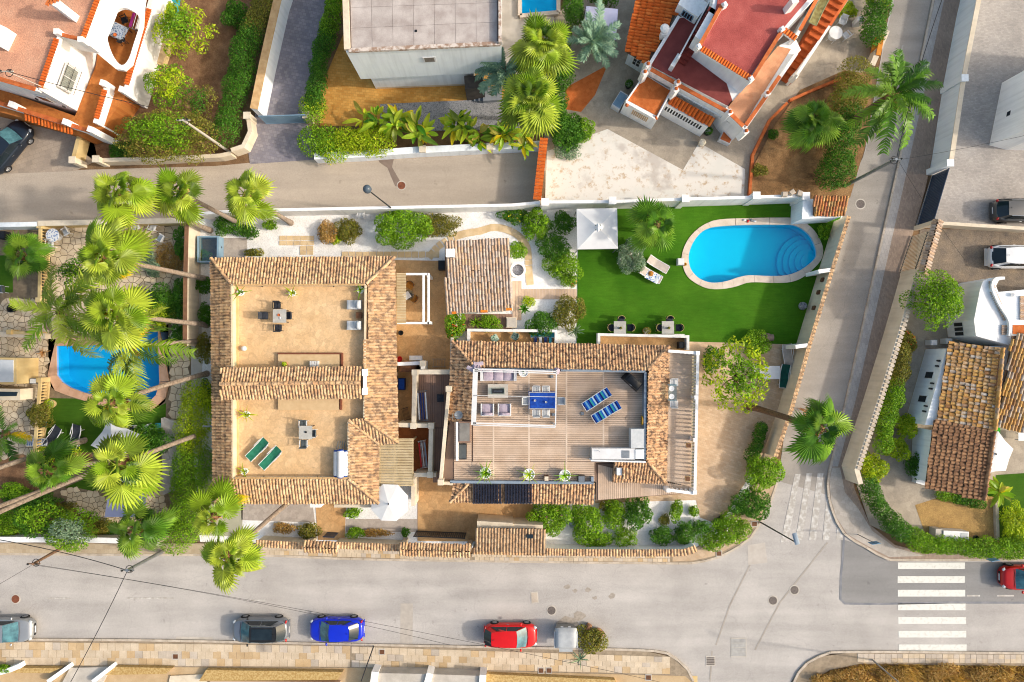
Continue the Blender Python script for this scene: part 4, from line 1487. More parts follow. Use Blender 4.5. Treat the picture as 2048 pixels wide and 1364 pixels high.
def rect(x0, y0, x1, y1):
 return [(x0, y0), (x1, y0), (x1, y1), (x0, y1)]

def run(t, name, pts, w, z0, z1, m):
 return part(name, strip(MB(), WP(pts, z1), w, z0, z1), m, t)

def on_wall(A, B, s0, s1, z0, z1, out=.02, depth=.06):
 """box standing on a vertical wall through the world points A-B (2-D)"""
 A, B = Vector(A[:2]), Vector(B[:2])
 u = (B - A)
 n = Vector((u.y, -u.x)).normalized()
 if n.dot(-(A + B) / 2) < 0:
  n = -n                          # the side that faces the camera's plumb point
 p, q = A + u * s0, A + u * s1
 return MB().prism([p + n * out, q + n * out, q + n * (out - depth), p + n * (out - depth)], z0, z1)

# ---- villa with the two tiled terraces
VA = thing('villa', 'sand-coloured villa with two roof terraces inside a tiled roof edge', 'house', W(600, 760, 0))
blk(VA, 'wall', [(437, 530), (776, 528), (783, 877), (747, 880), (747, 994), (440, 994)], -.05, 2.95, VILLAW)
blk(VA, 'terrace_floor', [(459, 566), (732, 566), (730, 840), (698, 841), (698, 959), (462, 959)], 2.9, 3.05, TERRACE)
T = Tiles(VA, TILE_A)
E, RZ = 3.0, 3.7
q = lambda *p: [W(*x) for x in p]
T.slope(q((423, 517, E), (789, 514, E), (733, 567, RZ), (461, 567, RZ)))
T.slope(q((428, 1006, E), (757, 1006, E), (697, 958, RZ), (464, 958, RZ)))
T.slope(q((428, 1006, E), (423, 517, E), (461, 567, RZ), (464, 958, RZ)))
T.slope(q((789, 514, E), (796, 885, E), (729, 838, RZ), (733, 567, RZ)))
T.slope(q((757, 887, E), (757, 1006, E), (697, 958, RZ), (697, 840, RZ)))
T.slope(q((757, 888, E), (796, 885, E), (729, 838, RZ), (697, 839, RZ)))
T.slope(q((440, 737, 4.25), (723, 734, 4.25), (721, 765, 4.7), (441, 768, 4.7)))
T.slope(q((441, 798, 4.25), (722, 795, 4.25), (721, 766, 4.7), (441, 769, 4.7)))
for a, b in (((423, 517, E), (461, 567, RZ)), ((789, 514, E), (733, 567, RZ)), ((428, 1006, E), (464, 958, RZ)), ((757, 1006, E), (697, 958, RZ)), ((441, 768, 4.74), (721, 765, 4.74)), ((757, 888, E), (697, 840, RZ)), ((796, 885, E), (729, 838, RZ))):
 T.ridge(W(*a), W(*b))
T.finish()
run(VA, 'parapet', [(462, 569), (731, 569)], .14, 3.0, 3.72, VILLAW)
run(VA, 'parapet', [(463, 570), (465, 957)], .14, 3.0, 3.72, VILLAW)
run(VA, 'parapet', [(731, 570), (728, 838)], .14, 3.0, 3.72, VILLAW)
run(VA, 'parapet', [(466, 957), (697, 957)], .14, 3.0, 3.72, VILLAW)
run(VA, 'parapet', [(697, 842), (697, 956)], .14, 3.0, 3.72, VILLAW)
for k in range(26):
 x0 = 466 + k * 10.1
 blk(VA, 'cap_slab', [(x0, 567.5), (x0 + 9.6, 567.5), (x0 + 9.6, 571), (x0, 571)], 3.724, 3.76, TERRABEIGE)
for k in range(22):
 x0 = 470 + k * 10.3
 blk(VA, 'cap_slab', [(x0, 954.5), (x0 + 9.8, 954.5), (x0 + 9.8, 958), (x0, 958)], 3.724, 3.76, TERRABEIGE)
blk(VA, 'ledge', rect(466, 574, 477, 953), 3.045, 3.12, mat('ledge_tile', sr(246, 208, 150), sr(236, 194, 134), 2))
blk(VA, 'gable_wall', rect(466, 745, 716, 788), 3.04, 4.2, VILLAW)
blk(VA, 'gable_wall', rect(724, 738, 731, 752), 3.04, 4.5, WHITE)
blk(VA, 'gable_wall', rect(724, 776, 731, 790), 3.04, 4.5, WHITE)
blk(VA, 'arch_lintel', rect(726, 752.5, 730, 775.5), 3.9, 4.48, WHITE)
LT = mat('pale_platform_tile', sr(232, 202, 158), sr(220, 188, 144), 2.4)
blk(VA, 'platform', rect(556, 708, 679, 740), 3.04, 3.3, LT)
blk(VA, 'platform', rect(556, 794, 678, 820), 3.04, 3.3, LT)
run(VA, 'platform_border', [(555, 707), (683, 707), (683, 738)], .12, 3.04, 3.34, mat('brown_border', sr(140, 84, 60), sr(120, 70, 52), 4))
run(VA, 'platform_border', [(681, 796), (681, 820)], .12, 3.04, 3.34, mat('brown_border', (0, 0, 0)))
for x, y in ((524, 571.5), (667, 571.5), (527, 954), (635, 954)):
 c = W(x, y, 3.3)
 part('drain_hole', MB().cbox(c.x, c.y, 3.2, .09, .16, .09), BLACK, VA)
blk(VA, 'eave_board', rect(488, 513, 785, 516.5), 2.7, 2.92, WHITE)
blk(VA, 'porch_wall', rect(620, 1006, 641, 1015), -.05, 2.4, WHITE)
blk(VA, 'porch_wall', rect(668, 1009, 742, 1015), -.05, 2.2, CREAM)
blk(VA, 'gutter', rect(405, 851, 426, 854), 2.5, 2.56, METAL)

# ---- villa with the timber deck
VB = thing('villa', 'villa with a large timber roof deck inside flamed clay tiles', 'house', W(1130, 850, 0))
blk(VB, 'wall', [(917, 696), (1326, 704), (1326, 955), (1186, 990), (920, 990)], -.05, 2.6, VILLAW)
blk(VB, 'balcony_base', [(1330, 705), (1392, 706), (1386, 982), (1330, 972)], -.05, 2.9, VILLAW)
blk(VB, 'deck_base', [(900, 842), (943, 842), (943, 735), (1294, 740), (1294, 926), (1192, 926), (1192, 964), (884, 962)], 2.5, 3.14, DECKJ)
blk(VB, 'deck_base', [(1192, 927), (1228, 927), (1230, 962), (1331, 967), (1386, 976), (1384, 986), (1192, 1001)], 2.5, 2.88, DECKJ)
D = 3.2
for x0, x1 in ((946, 987), (987, 1058), (1058, 1133), (1133, 1207), (1207, 1292)):
 boards(VB, q((x0, 738, D), (x1, 739, D), (x1, 923, D), (x0, 923, D)), 44, D, .05, DECKW)
for x0, x1 in ((908, 987), (987, 1058), (1058, 1133), (1133, 1189)):
 boards(VB, q((x0, 924, D), (x1, 924, D), (x1, 962, D), (x0, 961, D)), 9, D, .05, DECKW)
boards(VB, q((908, 844, D), (943, 844, D), (943, 923, D), (908, 923, D)), 19, D, .05, DECKW)
boards(VB, q((1196, 1000, 2.92), (1196, 929, 2.92), (1384, 974, 2.92), (1384, 985, 2.92)), 46, 2.92, .04, DECKW)
boards(VB, q((1337, 704, 2.92), (1386, 704, 2.92), (1383, 974, 2.92), (1334, 966, 2.92)), 62, 2.92, .04, DECKW)
for x in (987, 1058, 1133, 1207):
 blk(VB, 'deck_trim', rect(x - 1.6, 738, x + 1.6, 962 if x < 1190 else 923), D - .04, D + .004, mat('pale_trim', sr(236, 214, 192), sr(224, 200, 176), 2))
T = Tiles(VB, TILE_B)
E, RZ = 3.0, 3.9
T.slope(q((905, 683, E), (1337, 693, E), (1295, 738, RZ), (950, 734, RZ)))
T.slope(q((897, 842, E), (905, 683, E), (950, 734, RZ), (944, 842, RZ)))
T.slope(q((1337, 693, E), (1331, 966, E), (1294, 922, RZ), (1296, 738, RZ)))
T.slope(q((1226, 962, E), (1331, 966, E), (1294, 922, RZ), (1228, 924, RZ - .1)))
T.slope(q((901, 1003, 2.5), (1187, 1007, 2.5), (1187, 967, 3.15), (938, 965, 3.15)))
T.slope(q((901, 1003, 2.5), (908, 966, 2.9), (938, 965, 3.15)), course=.3)
for a, b in (((905, 683, E), (950, 734, RZ)), ((1337, 693, E), (1295, 738, RZ)), ((1331, 966, E), (1294, 922, RZ)), ((901, 1003, 2.5), (938, 965, 3.15))):
 T.ridge(W(*a), W(*b))
T.finish()
for k in range(33):
 x0 = 953 + k * 10.3; y0 = 733 + k * .13
 blk(VB, 'cap_slab', rect(x0, y0 - 2, x0 + 9.8, y0 + 1.5), 3.9, 3.95, TERRABEIGE)
run(VB, 'parapet', [(949, 738), (1291, 743)], .16, 3.15, 3.88, GREYPAINT)
run(VB, 'parapet', [(1291, 744), (1290, 920)], .16, 3.15, 3.88, GREYPAINT)
run(VB, 'parapet', [(900, 964), (1187, 966)], .18, 2.9, 3.6, GREYPAINT)
run(VB, 'parapet', [(1185, 965), (1185, 954)], .18, 3.15, 3.6, GREYPAINT)
run(VB, 'parapet', [(914, 844), (914, 922)], .16, 3.15, 3.7, WHITE)
c = W(1241, 944, 4.2)
part('chimney', MB().cbox(c.x, c.y, 3.0, .45, .5, 1.1), WHITE, VB)
for i in range(3):
 for j in range(2):
  o = bpy.data.objects.new('chimney_tile', tile_mesh(TILE_B, 'roof_tile'))
  COL.objects.link(o); o.parent = VB
  o.matrix_parent_inverse = BASE[VB.name].inverted()
  p = W(1247 + i * 7, 957 - j * 11, 4.12)
  o.matrix_basis = Matrix.Translation(p) @ Matrix.Diagonal((.24, .36, .24, 1))
# balcony balustrade
for pts in ([(1337, 702), (1396, 706)], [(1396, 708), (1390, 984)], [(1388, 987), (1336, 980)]):
 run(VB, 'balcony_rail', pts, .2, 3.75, 3.85, WHITE)
 run(VB, 'balcony_plinth', pts, .2, 2.9, 3.0, WHITE)
A, B = W(1396, 708, 3.85), W(1390, 984, 3.85)
bal = mesh('baluster', MB().lathe([(.05, 0), (.08, .12), (.075, .25), (.04, .4), (.05, .6), (.06, .75)], 8), WHITE, True)
for pts, n in (((A, B), 34), ((W(1337, 702, 3.85), A), 7), ((B, W(1336, 980, 3.85)), 6)):
 for k in range(n):
  p = pts[0].lerp(pts[1], (k + .5) / n)
  o = bpy.data.objects.new('baluster', bal)
  COL.objects.link(o); o.parent = VB
  o.matrix_parent_inverse = BASE[VB.name].inverted()
  o.location = (p.x, p.y, 3.0)
for x, y in ((1396, 706), (1393, 795), (1391, 880), (1390, 985), (1337, 981)):
 c = W(x, y, 3.95)
 part('rail_post', MB().cbox(c.x, c.y, 2.9, .28, .28, 1.05), WHITE, VB)
# awning slats over the outer edge of the balcony
for k in range(44):
 y = 712 + k * 6.0
 a, b = W(1384 - k * .05, y, 3.75), W(1394 - k * .09, y, 3.75)
 part('pergola_slat', MB().prism([(a.x, a.y), (b.x, b.y), (b.x, b.y - .10), (a.x, a.y - .10)], 3.70, 3.74), AWNING, VB)
# stair down beside the deck
for k in range(15):
 y = 850 + k * 6.4; x = 900 - k * .7
 c0, c1 = W(x - 8, y, 3.0), W(x + 14, y, 3.0)
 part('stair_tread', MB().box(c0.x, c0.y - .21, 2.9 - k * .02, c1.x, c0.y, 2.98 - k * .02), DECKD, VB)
run(VB, 'stair_wall', [(897, 780), (881, 962)], .22, -.05, 3.7, CREAM)
c = W(897, 778, 3.9); part('rail_post', MB().cbox(c.x, c.y, -.05, .4, .4, 3.95), CREAM, VB)
c = W(881, 965, 3.9); part('rail_post', MB().cbox(c.x, c.y, -.05, .4, .4, 3.95), CREAM, VB)
run(VB, 'rail', [(881, 966), (905, 968)], .2, 2.9, 3.6, CREAM)
# evening verandas on the lawn side
for pts, nm in (([(937, 690), (937, 660), (1112, 662), (1112, 690)], 'a'), ([(1198, 690), (1198, 669), (1376, 673), (1376, 700)], 'b')):
 run(VB, 'veranda_wall', pts, .2, -.05, 1.0, WHITE)
blk(VB, 'veranda_floor', rect(940, 664, 1110, 690), .03, .2, TANTILE)
blk(VB, 'veranda_floor', rect(1201, 672, 1374, 702), .03, .2, TANTILE)

# ---- courts between the villas
CT = thing('service_court', 'cream walls of the small service courts between the two villas', 'wall', W(850, 820, 0))
run(CT, 'court_wall', [(826, 744), (905, 744)], .34, -.05, 2.6, CREAM)
run(CT, 'court_wall', [(829, 747), (827, 853)], .3, -.05, 2.6, CREAM)
run(CT, 'court_wall', [(795, 850), (867, 852)], .3, -.05, 2.6, CREAM)
run(CT, 'court_wall', [(862, 854), (860, 948)], .3, -.05, 2.6, CREAM)
run(CT, 'court_wall', [(828, 950), (872, 950)], .3, -.05, 2.4, CREAM)
run(CT, 'court_wall', [(826, 950), (826, 1012)], .26, -.05, 2.2, CREAM)
run(CT, 'court_wall', [(795, 728), (845, 726), (845, 740)], .26, -.05, 2.2, WHITE)
run(CT, 'court_wall', [(904, 675), (902, 740)], .2, -.05, 1.8, CREAM)
blk(CT, 'court_floor', [(834, 748), (905, 748), (905, 850), (895, 965), (866, 965), (866, 855), (834, 855)], 1.0, 1.4, DECKJ)
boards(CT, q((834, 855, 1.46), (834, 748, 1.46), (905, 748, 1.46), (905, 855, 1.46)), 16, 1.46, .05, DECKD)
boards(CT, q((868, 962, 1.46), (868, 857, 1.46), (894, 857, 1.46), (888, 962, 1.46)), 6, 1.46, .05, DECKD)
blk(CT, 'court_floor', rect(797, 855, 860, 946), .05, .5, m_brickpave('court_tile', sr(176, 108, 62), sr(156, 92, 52), .3, .3, 0, .85))
CC = [(905, 745), (829, 745), (862, 852), (826, 852), (860, 950), (845, 727)]
for x, y in CC:
 c = W(x, y, 2.75)
 part('post_cap', MB().cbox(c.x, c.y, 2.3, .42, .42, .42), CREAM, CT)

# ---- garden shed roof
SH = thing('garden_shed', 'shed under a weathered single-slope clay tile roof with white chimney', 'shed', W(956, 555, 0))
blk(SH, 'wall', [(897, 490), (1014, 484), (1018, 618), (899, 626)], -.05, 2.4, WHITE)
T = Tiles(SH, TILE_C, 300)
T.slope(q((893, 627, 2.5), (1024, 620, 2.5), (1018, 476, 3.4), (889, 483, 3.4)), pitch=.225, course=.42, jitter=.03)
T.finish()
c = W(901, 506, 3.9)
part('chimney', MB().cbox(c.x, c.y, 2.6, .55, .5, 1.3).cbox(c.x, c.y, 3.9, .66, .6, .06), WHITE, SH)
part('chimney_vent', MB().cbox(c.x + .02, c.y - .26, 3.4, .2, .03, .22), BLACK, SH)
for x, y, w_ in ((908, 625, 9), (968, 622, 14), (1018, 618, 12)):
 blk(SH, 'edge_tile', rect(x - w_ / 2, y - 2, x + w_ / 2, y + 3), 2.55, 2.66, mat('new_orange_tile', sr(240, 150, 50), sr(226, 130, 40), 3))

# ---- pergolas and awnings beside villa A
PG = thing('pergola', 'white timber pergola with a half roof of sand slats beside the villa', 'pergola', W(825, 595, 0))
for pts in ([(812, 548), (856, 548)], [(857, 546), (857, 648)], [(794, 646), (858, 646)], [(847, 550), (847, 644)]):
 run(PG, 'beam', pts, .16, 2.35, 2.5, WHITE)
for x, y in ((856, 550), (856, 644)):
 c = W(x, y, 2.3); part('post', MB().cbox(c.x, c.y, .05, .2, .2, 2.3), WHITE, PG)
for k in range(32):
 y = 546 + k * 3.15
 a, b = W(793, y, 2.55), W(812, y, 2.55)
 part('slat', MB().box(a.x, a.y - .085, 2.52, b.x, a.y, 2.55), AWNING, PG)
AW = thing('slatted_awning', 'sand-coloured slatted awning above the white parasol', 'awning', W(792, 925, 0))
for k in range(30):
 y = 877 + k * 3.2
 a, b = W(757, y, 2.62), W(827, y, 2.62)
 part('slat', MB().box(a.x, a.y - .085, 2.58, b.x, a.y, 2.62), AWNING, AW)
for x in (760, 790, 825):
 run(AW, 'beam', [(x, 878), (x, 972)], .08, 2.46, 2.575, AWNING)
for y in (880, 970):
 c = W(825, y, 2.4); part('post', MB().cbox(c.x, c.y, .05, .12, .12, 2.4), AWNING, AW)

# ================================================================ houses around
ORC = TERRA
def tiled_edge(t, pts, z, m=TILE_O, w=.34, pitch=.2, name='edge_tile', limit=120):
 """row of barrel tiles laid across a parapet top"""
 wp = WP(pts, z)
 me = tile_mesh(m, 'roof_tile')
 for a, b in zip(wp, wp[1:]):
  n = max(1, round((b - a).length / pitch))
  u = (b - a).normalized()
  v = Vector((-u.y, u.x, 0))
  for k in range(n):
   c = a + (b - a) * ((k + .5) / n) - v * w / 2
   uu, vv, nn = u * (b - a).length / n, v * w, Vector((0, 0, .2))
   o = bpy.data.objects.new(name, me)
   COL.objects.link(o); o.parent = t
   o.matrix_parent_inverse = BASE[t.name].inverted()
   o.matrix_basis = Matrix(((uu.x, vv.x, nn.x, c.x), (uu.y, vv.y, nn.y, c.y), (uu.z, vv.z, nn.z, z + .01), (0, 0, 0, 1)))

def window(t, A, B, s0, s1, z0, z1, bars=0, glass=None):
 f = part('window', on_wall(A, B, s0, s1, z0, z1, .03, .08), WPLAST, t)
 d_ = (s1 - s0) * .08
 n = 2
 for k in range(n):
  a = s0 + d_ + (s1 - s0 - 2 * d_) * k / n + d_ * .2
  b = s0 + d_ + (s1 - s0 - 2 * d_) * (k + 1) / n - d_ * .2
  part('pane', on_wall(A, B, a, b, z0 + .08, z1 - .08, .036, .02), glass or GLASS, f)
 if bars:
  mb = MB()
  for k in range(bars + 1):
   s = s0 + (s1 - s0) * k / bars
   e = .0012
   x = on_wall(A, B, s - e, s + e, z0 - .05, z1 + .05, .2, .02); mb.add(x.v, x.f)
  for z in (z0 - .05, (z0 + z1) / 2, z1 + .03):
   x = on_wall(A, B, s0, s1, z, z + .025, .2, .02); mb.add(x.v, x.f)
  part('window_bars', mb, DARKMETAL, f)
 return f

# ---- white house with the salmon roof, upper left
HL = thing('house', 'white house with flat salmon roof and terracotta-edged parapets', 'house', W(110, 120, 0))
ZR = 6.4
roofp = [(-110, -110), (235, -110), (196, 0), (164, 80), (118, 72), (80, 180), (-110, 128)]
blk(HL, 'wall', [(-110, -110), (150, -110), (118, 72), (80, 180), (-110, 128)], -.05, ZR - .3, WHITE)
blk(HL, 'wall', [(150, -110), (235, -110), (196, 0), (164, 80), (118.5, 72)], 3.9, ZR - .302, WHITE)
blk(HL, 'roof', [(-110, -110), (230, -110), (191, 0), (160, 76), (114, 70), (77, 176), (-110, 124)], ZR - .28, ZR - .2, PINKROOF)
for pts in ([(222, -70), (164, 79)], [(117, 74), (79, 180)], [(-110, 126), (78, 180)], [(164, 79), (118, 66)]):
 run(HL, 'parapet', pts, .22, ZR - .29, ZR, WHITE)
tiled_edge(HL, [(222, -70), (168, 76)], ZR)
tiled_edge(HL, [(115, 78), (82, 176)], ZR)
run(HL, 'parapet_cap', [(-110, 126), (70, 178)], .3, ZR + .002, ZR + .07, ORC)
run(HL, 'parapet_cap', [(120, 68), (156, 77)], .26, ZR + .002, ZR + .07, ORC)
for x, y in ((112, 62), (160, 78)):
 c = W(x, y, ZR + .4); part('pillar', MB().cbox(c.x, c.y, ZR - .3, .36, .36, .7), WHITE, HL)
# chimney
a, b = W(106, 2, 8.4), W(106, 2, 8.4)
part('chimney', MB().cbox(a.x, a.y, ZR - .3, .55, .5, 2.2, R(-25)), WHITE, HL)
for k in range(4):
 part('chimney_tile', MB().cbox(a.x - .3 + k * .22, a.y + .1 * k, 8.32, .2, .6, .1, R(-25)), TERRA, HL)
c = W(0, 62, 7.2); part('roof_box', MB().cbox(c.x - .6, c.y, ZR - .3, 1.6, 1.3, 1.1, R(-25)), WHITE, HL)
# porch slab with the oval opening
zp = 4.0
outer = w2([(150, 70), (205, -110), (305, -110), (286, 14), (284, 50), (262, 128), (248, 140), (232, 138)], zp)
hole = w2(smooth_loop([(222, 28), (246, 15), (272, 26), (280, 45), (268, 85), (257, 118), (243, 130), (224, 112), (211, 78), (212, 48)], 3), zp)
loops = [[Vector((*p, 0)) for p in l] for l in (outer, hole)]
tri = tessellate_polygon(loops); flat = [p for l in loops for p in l]
mb = MB()
up = [(t_ if (flat[t_[1]] - flat[t_[0]]).cross(flat[t_[2]] - flat[t_[0]]).z > 0 else t_[::-1]) for t_ in [tuple(x) for x in tri]]
mb.add([(p.x, p.y, zp) for p in flat], up); mb.add([(p.x, p.y, zp - .3) for p in flat], [f[::-1] for f in up])
for l in (outer, hole):
 n = len(l)
 mb.add([(*p, zp) for p in l] + [(*p, zp - .3) for p in l], [(i, (i + 1) % n, n + (i + 1) % n, n + i) for i in range(n)])
part('porch_roof', mb, WHITE, HL)
blk(HL, 'terrace_floor', [(-110, 150), (0, 178), (150, 232), (192, 130), (215, -60), (320, -60), (296, 30), (252, 190), (206, 255), (160, 272), (100, 250), (-110, 196)], .03, 2.1, BROWNFLOOR)
run(HL, 'porch_wall', [(310, -30), (252, 178)], .34, -.05, 2.9, WHITE)
tiled_edge(HL, [(300, 18), (254, 170)], 2.9)
run(HL, 'porch_wall', [(212, 176), (190, 246)], .34, -.05, 2.9, WHITE)
tiled_edge(HL, [(211, 180), (194, 238)], 2.9)
run(HL, 'porch_wall', [(-110, 176), (0, 206), (185, 264)], .28, -.05, 2.8, WHITE)
run(HL, 'parapet_cap', [(-110, 176), (0, 206), (180, 262)], .3, 2.802, 2.87, ORC)
for x, y in ((22, 208), (130, 243), (180, 258), (205, 165), (243, 178)):
 c = W(x, y, 3.3); part('pillar', MB().cbox(c.x, c.y, -.05, .42, .42, 3.35, R(-18)), WHITE, HL)
T = Tiles(HL, TILE_O, 60, 'canopy_tile')
T.slope(q((50, 238, 2.3), (142, 266, 2.3), (146, 254, 2.6), (54, 226, 2.6)), pitch=.26, course=.5, roof='canopy')
T.finish()
for k in range(7):
 a = 236 + k * 0
 blk(HL, 'porch_step', [(230 - k * 2, 186 + k * 9), (250 - k * 2, 192 + k * 9), (247 - k * 2, 201 + k * 9), (227 - k * 2, 195 + k * 9)], -.02, 2.0 - k * .26, mat('step_tile', sr(190, 92, 50), sr(166, 76, 40), 3))
A, B = W(118, 74, ZR), W(80, 180, ZR)
window(HL, A, B, .30, .78, 3.6, 5.0, 14, mat('blind_glass', sr(170, 176, 168), sr(150, 156, 150), 6, rough=.2))
A, B = W(-110, 128, ZR), W(78, 180, ZR)
window(HL, A, B, .70, .84, 3.2, 4.2)
for s in (.62, .93):
 part('wall_lamp', on_wall(A, B, s, s + .01, 3.0, 3.3, .12, .1), DARKMETAL, HL)

# ---- grey-white house with the flat slab roof, top
HM = thing('house', 'pale two-storey house with a flat weathered concrete slab roof', 'house', W(850, 60, 0))
ZM = 7.2
blk(HM, 'wall', [(692, 104), (1002, 88), (1002, -160), (684, -160)], 2.6, ZM - .1, BLUEWHITE)
blk(HM, 'wall', [(738, 150), (946, 142), (946, -150), (730, -150)], -.05, 2.62, BLUEWHITE)
blk(HM, 'roof_bed', [(696, 99), (997, 85), (997, -160), (690, -160)], ZM - .09, ZM - .03, mat('roof_joint', sr(150, 136, 128), sr(130, 116, 110), 2))
qd = q((703, 98, ZM), (994, 83, ZM), (994, -150, ZM), (697, -150, ZM))
part('roof_edge', strip(MB(), WP([(697, 100), (1000, 86)], ZM + .12), .25, ZM - .1, ZM + .12), mat('stained_edge', sr(226, 214, 204), sr(168, 140, 120), 3.5, .42, .6), HM)
run(HM, 'roof_edge', [(694, 98), (686, -160)], .4, ZM - .1, ZM + .14, CREAM)
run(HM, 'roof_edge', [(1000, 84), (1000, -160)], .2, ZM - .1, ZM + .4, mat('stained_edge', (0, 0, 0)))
for i in range(7):
 for j in range(6):
  u0, u1, v0, v1 = i / 7, (i + 1) / 7, j / 6, (j + 1) / 6
  P = [qd[0].lerp(qd[1], u).lerp(qd[3].lerp(qd[2], u), v) for u, v in ((u0, v0), (u1, v0), (u1, v1), (u0, v1))]
  c = sum(P, Vector()) / 4
  P = [c + (p - c) * .988 for p in P]
  part('roof_slab', MB().prism(P, ZM - .06, ZM + .005), GREYSLAB, HM)
A, B = W(692, 104, ZM), W(1002, 88, ZM)
f = part('window', on_wall(A, B, .475, .56, 5.0, 5.75, .012, .05), WPLAST, HM)
part('pane', on_wall(A, B, .485, .55, 5.06, 5.69, .018, .02), mat('frosted', sr(150, 140, 128), sr(120, 112, 104), 5), f)
A2, B2 = W(738, 150, 2.6), W(946, 142, 2.6)
part('wall_band', on_wall(A2, B2, .02, .9, .02, .3, .02, .04), CREAM, HM)
blk(HM, 'doorway', [(928, 152), (966, 150), (968, 176), (930, 178)], -.02, 2.3, mat('door_brown', sr(92, 84, 78), sr(76, 70, 66), 2))
for k in range(3):
 blk(HM, 'door_step', [(948 + k * 9, 176), (1004, 173), (1004, 199), (948 + k * 9, 202)], -.02, .18 + k * .16, mat('grey_step', sr(150, 156, 164), sr(136, 142, 150), 2))
c = W(832, 62, ZM); part('roof_drain', MB().cbox(c.x, c.y, ZM, .16, .16, .03), BLACK, HM)

# ---- terracotta and red house, upper right
HR = thing('house', 'white house with red flat roofs, outside stairs and orange-capped walls', 'house', W(1450, 100, 0))
ZU, ZT = 6.2, 3.3
blk(HR, 'wall', [(1390, 72), (1505, 158), (1570, 60), (1720, -100), (1450, -160), (1425, 10)], -.05, ZU - .3, BLUEWHITE)
blk(HR, 'roof', [(1402, 92), (1500, 153), (1562, 62), (1700, -100), (1460, -130), (1432, 18)], ZU - .28, ZU - .2, REDROOF)
for pts in ([(1398, 94), (1446, 8)], [(1398, 95), (1503, 160)], [(1503, 160), (1565, 60)], [(1565, 58), (1592, 78)]):
 run(HR, 'parapet', pts, .24, ZU - .29, ZU, WHITE)
tiled_edge(HR, [(1402, 97), (1500, 157)], ZU, w=.4)
run(HR, 'parapet_cap', [(1400, 90), (1444, 10)], .26, ZU + .002, ZU + .07, ORC)
run(HR, 'parapet_cap', [(1506, 155), (1563, 63)], .26, ZU + .002, ZU + .07, ORC)
tiled_edge(HR, [(1567, 60), (1592, 78)], ZU, w=.4)
for x, y in ((1450, 8), (1398, 92), (1503, 157), (1565, 57)):
 c = W(x, y, ZU + .25); part('pillar', MB().cbox(c.x, c.y, ZU - .4, .32, .32, .65, R(30)).cbox(c.x, c.y, ZU + .25, .2, .2, .1, R(30)), WHITE, HR)
# lower red terrace round it
blk(HR, 'terrace', [(1300, 130), (1358, 34), (1425, 40), (1400, 90), (1500, 165), (1470, 205), (1478, 225)], -.05, ZT, WHITE)
blk(HR, 'terrace_floor', [(1302, 131), (1358, 37), (1430, 20), (1430, 100), (1468, 210), (1466, 217)], ZT - .02, ZT + .03, REDFLOOR)
blk(HR, 'terrace', [(1460, 228), (1452, 215), (1560, 90), (1590, 75), (1602, 100), (1580, 122), (1510, 224), (1488, 258)], -.05, ZT + .03, WHITE)
blk(HR, 'terrace_floor', [(1464, 226), (1456, 214), (1556, 92), (1582, 98), (1510, 212), (1488, 252)], ZT + .032, ZT + .07, PALEORANGE)
for pts in ([(1296, 134), (1358, 32)], [(1298, 136), (1460, 226), (1490, 256)], [(1490, 256), (1594, 106)]):
 run(HR, 'parapet', pts, .22, ZT - .5, ZT + .35, WHITE)
for pts in ([(1302, 138), (1350, 165)], [(1356, 169), (1455, 223)], [(1460, 226), (1487, 252)], [(1492, 250), (1534, 190)], [(1538, 184), (1560, 152)]):
 run(HR, 'parapet_cap', pts, .28, ZT + .352, ZT + .42, ORC)
for x, y in ((1296, 128), (1290, 144), (1356, 164), (1352, 178), (1460, 224), (1492, 262), (1535, 186)):
 c = W(x, y, ZT + .7); part('pillar', MB().cbox(c.x, c.y, ZT - .8, .38, .38, 1.5, R(30)), WHITE, HR); part('pillar_ball', MB().lathe([(.05, 0), (.12, .06), (.14, .14), (.1, .22), (.02, .26)], 10, (c.x, c.y, ZT + .7)), TERRA, HR)
# red stair between the roofs
for k in range(13):
 f = k / 13
 x, y = 1428 - 66 * f, 20 + 106 * f
 blk(HR, 'stair_tread', [(x - 9, y - 8), (x + 9, y + 3), (x + 5, y + 12), (x - 13, y + 1)], ZT - .1, ZT + 2.6 - f * 2.5, mat('stair_red', sr(140, 60, 52), sr(116, 48, 44), 2))
run(HR, 'stair_rail', [(1424, -8), (1356, 118)], .1, ZT, ZT + 1.6, WHITE)
c = W(1352, 120, ZT + .9); part('stair_newel', MB().cbox(c.x, c.y, ZT, 1.0, .3, .9, R(58)), WHITE, HR)
# orange barrel-tile roof over the left wing
blk(HR, 'wall', [(1262, 96), (1298, 118), (1378, -10), (1310, -60)], -.05, 2.7, BLUEWHITE)
T = Tiles(HR, TILE_O, 300)
T.slope(q((1250, 103, 2.8), (1285, -60, 2.8), (1402, -60, 3.5), (1297, 124, 3.5)), pitch=.24, course=.46)
T.finish()
A, B = W(1262, 96, 2.7), W(1298, 118, 2.7)
f = part('window', on_wall(A, B, .3, .72, .7, 2.2, .03, .06), WPLAST, HR)
for i in range(2):
 for j in range(3):
  part('pane', on_wall(A, B, .33 + i * .2, .49 + i * .2, .78 + j * .47, 1.18 + j * .47, .036, .02), GLASS, f)
part('wall_lantern', on_wall(A, B, .62, .68, 2.25, 2.5, .14, .12), DARKMETAL, HR)
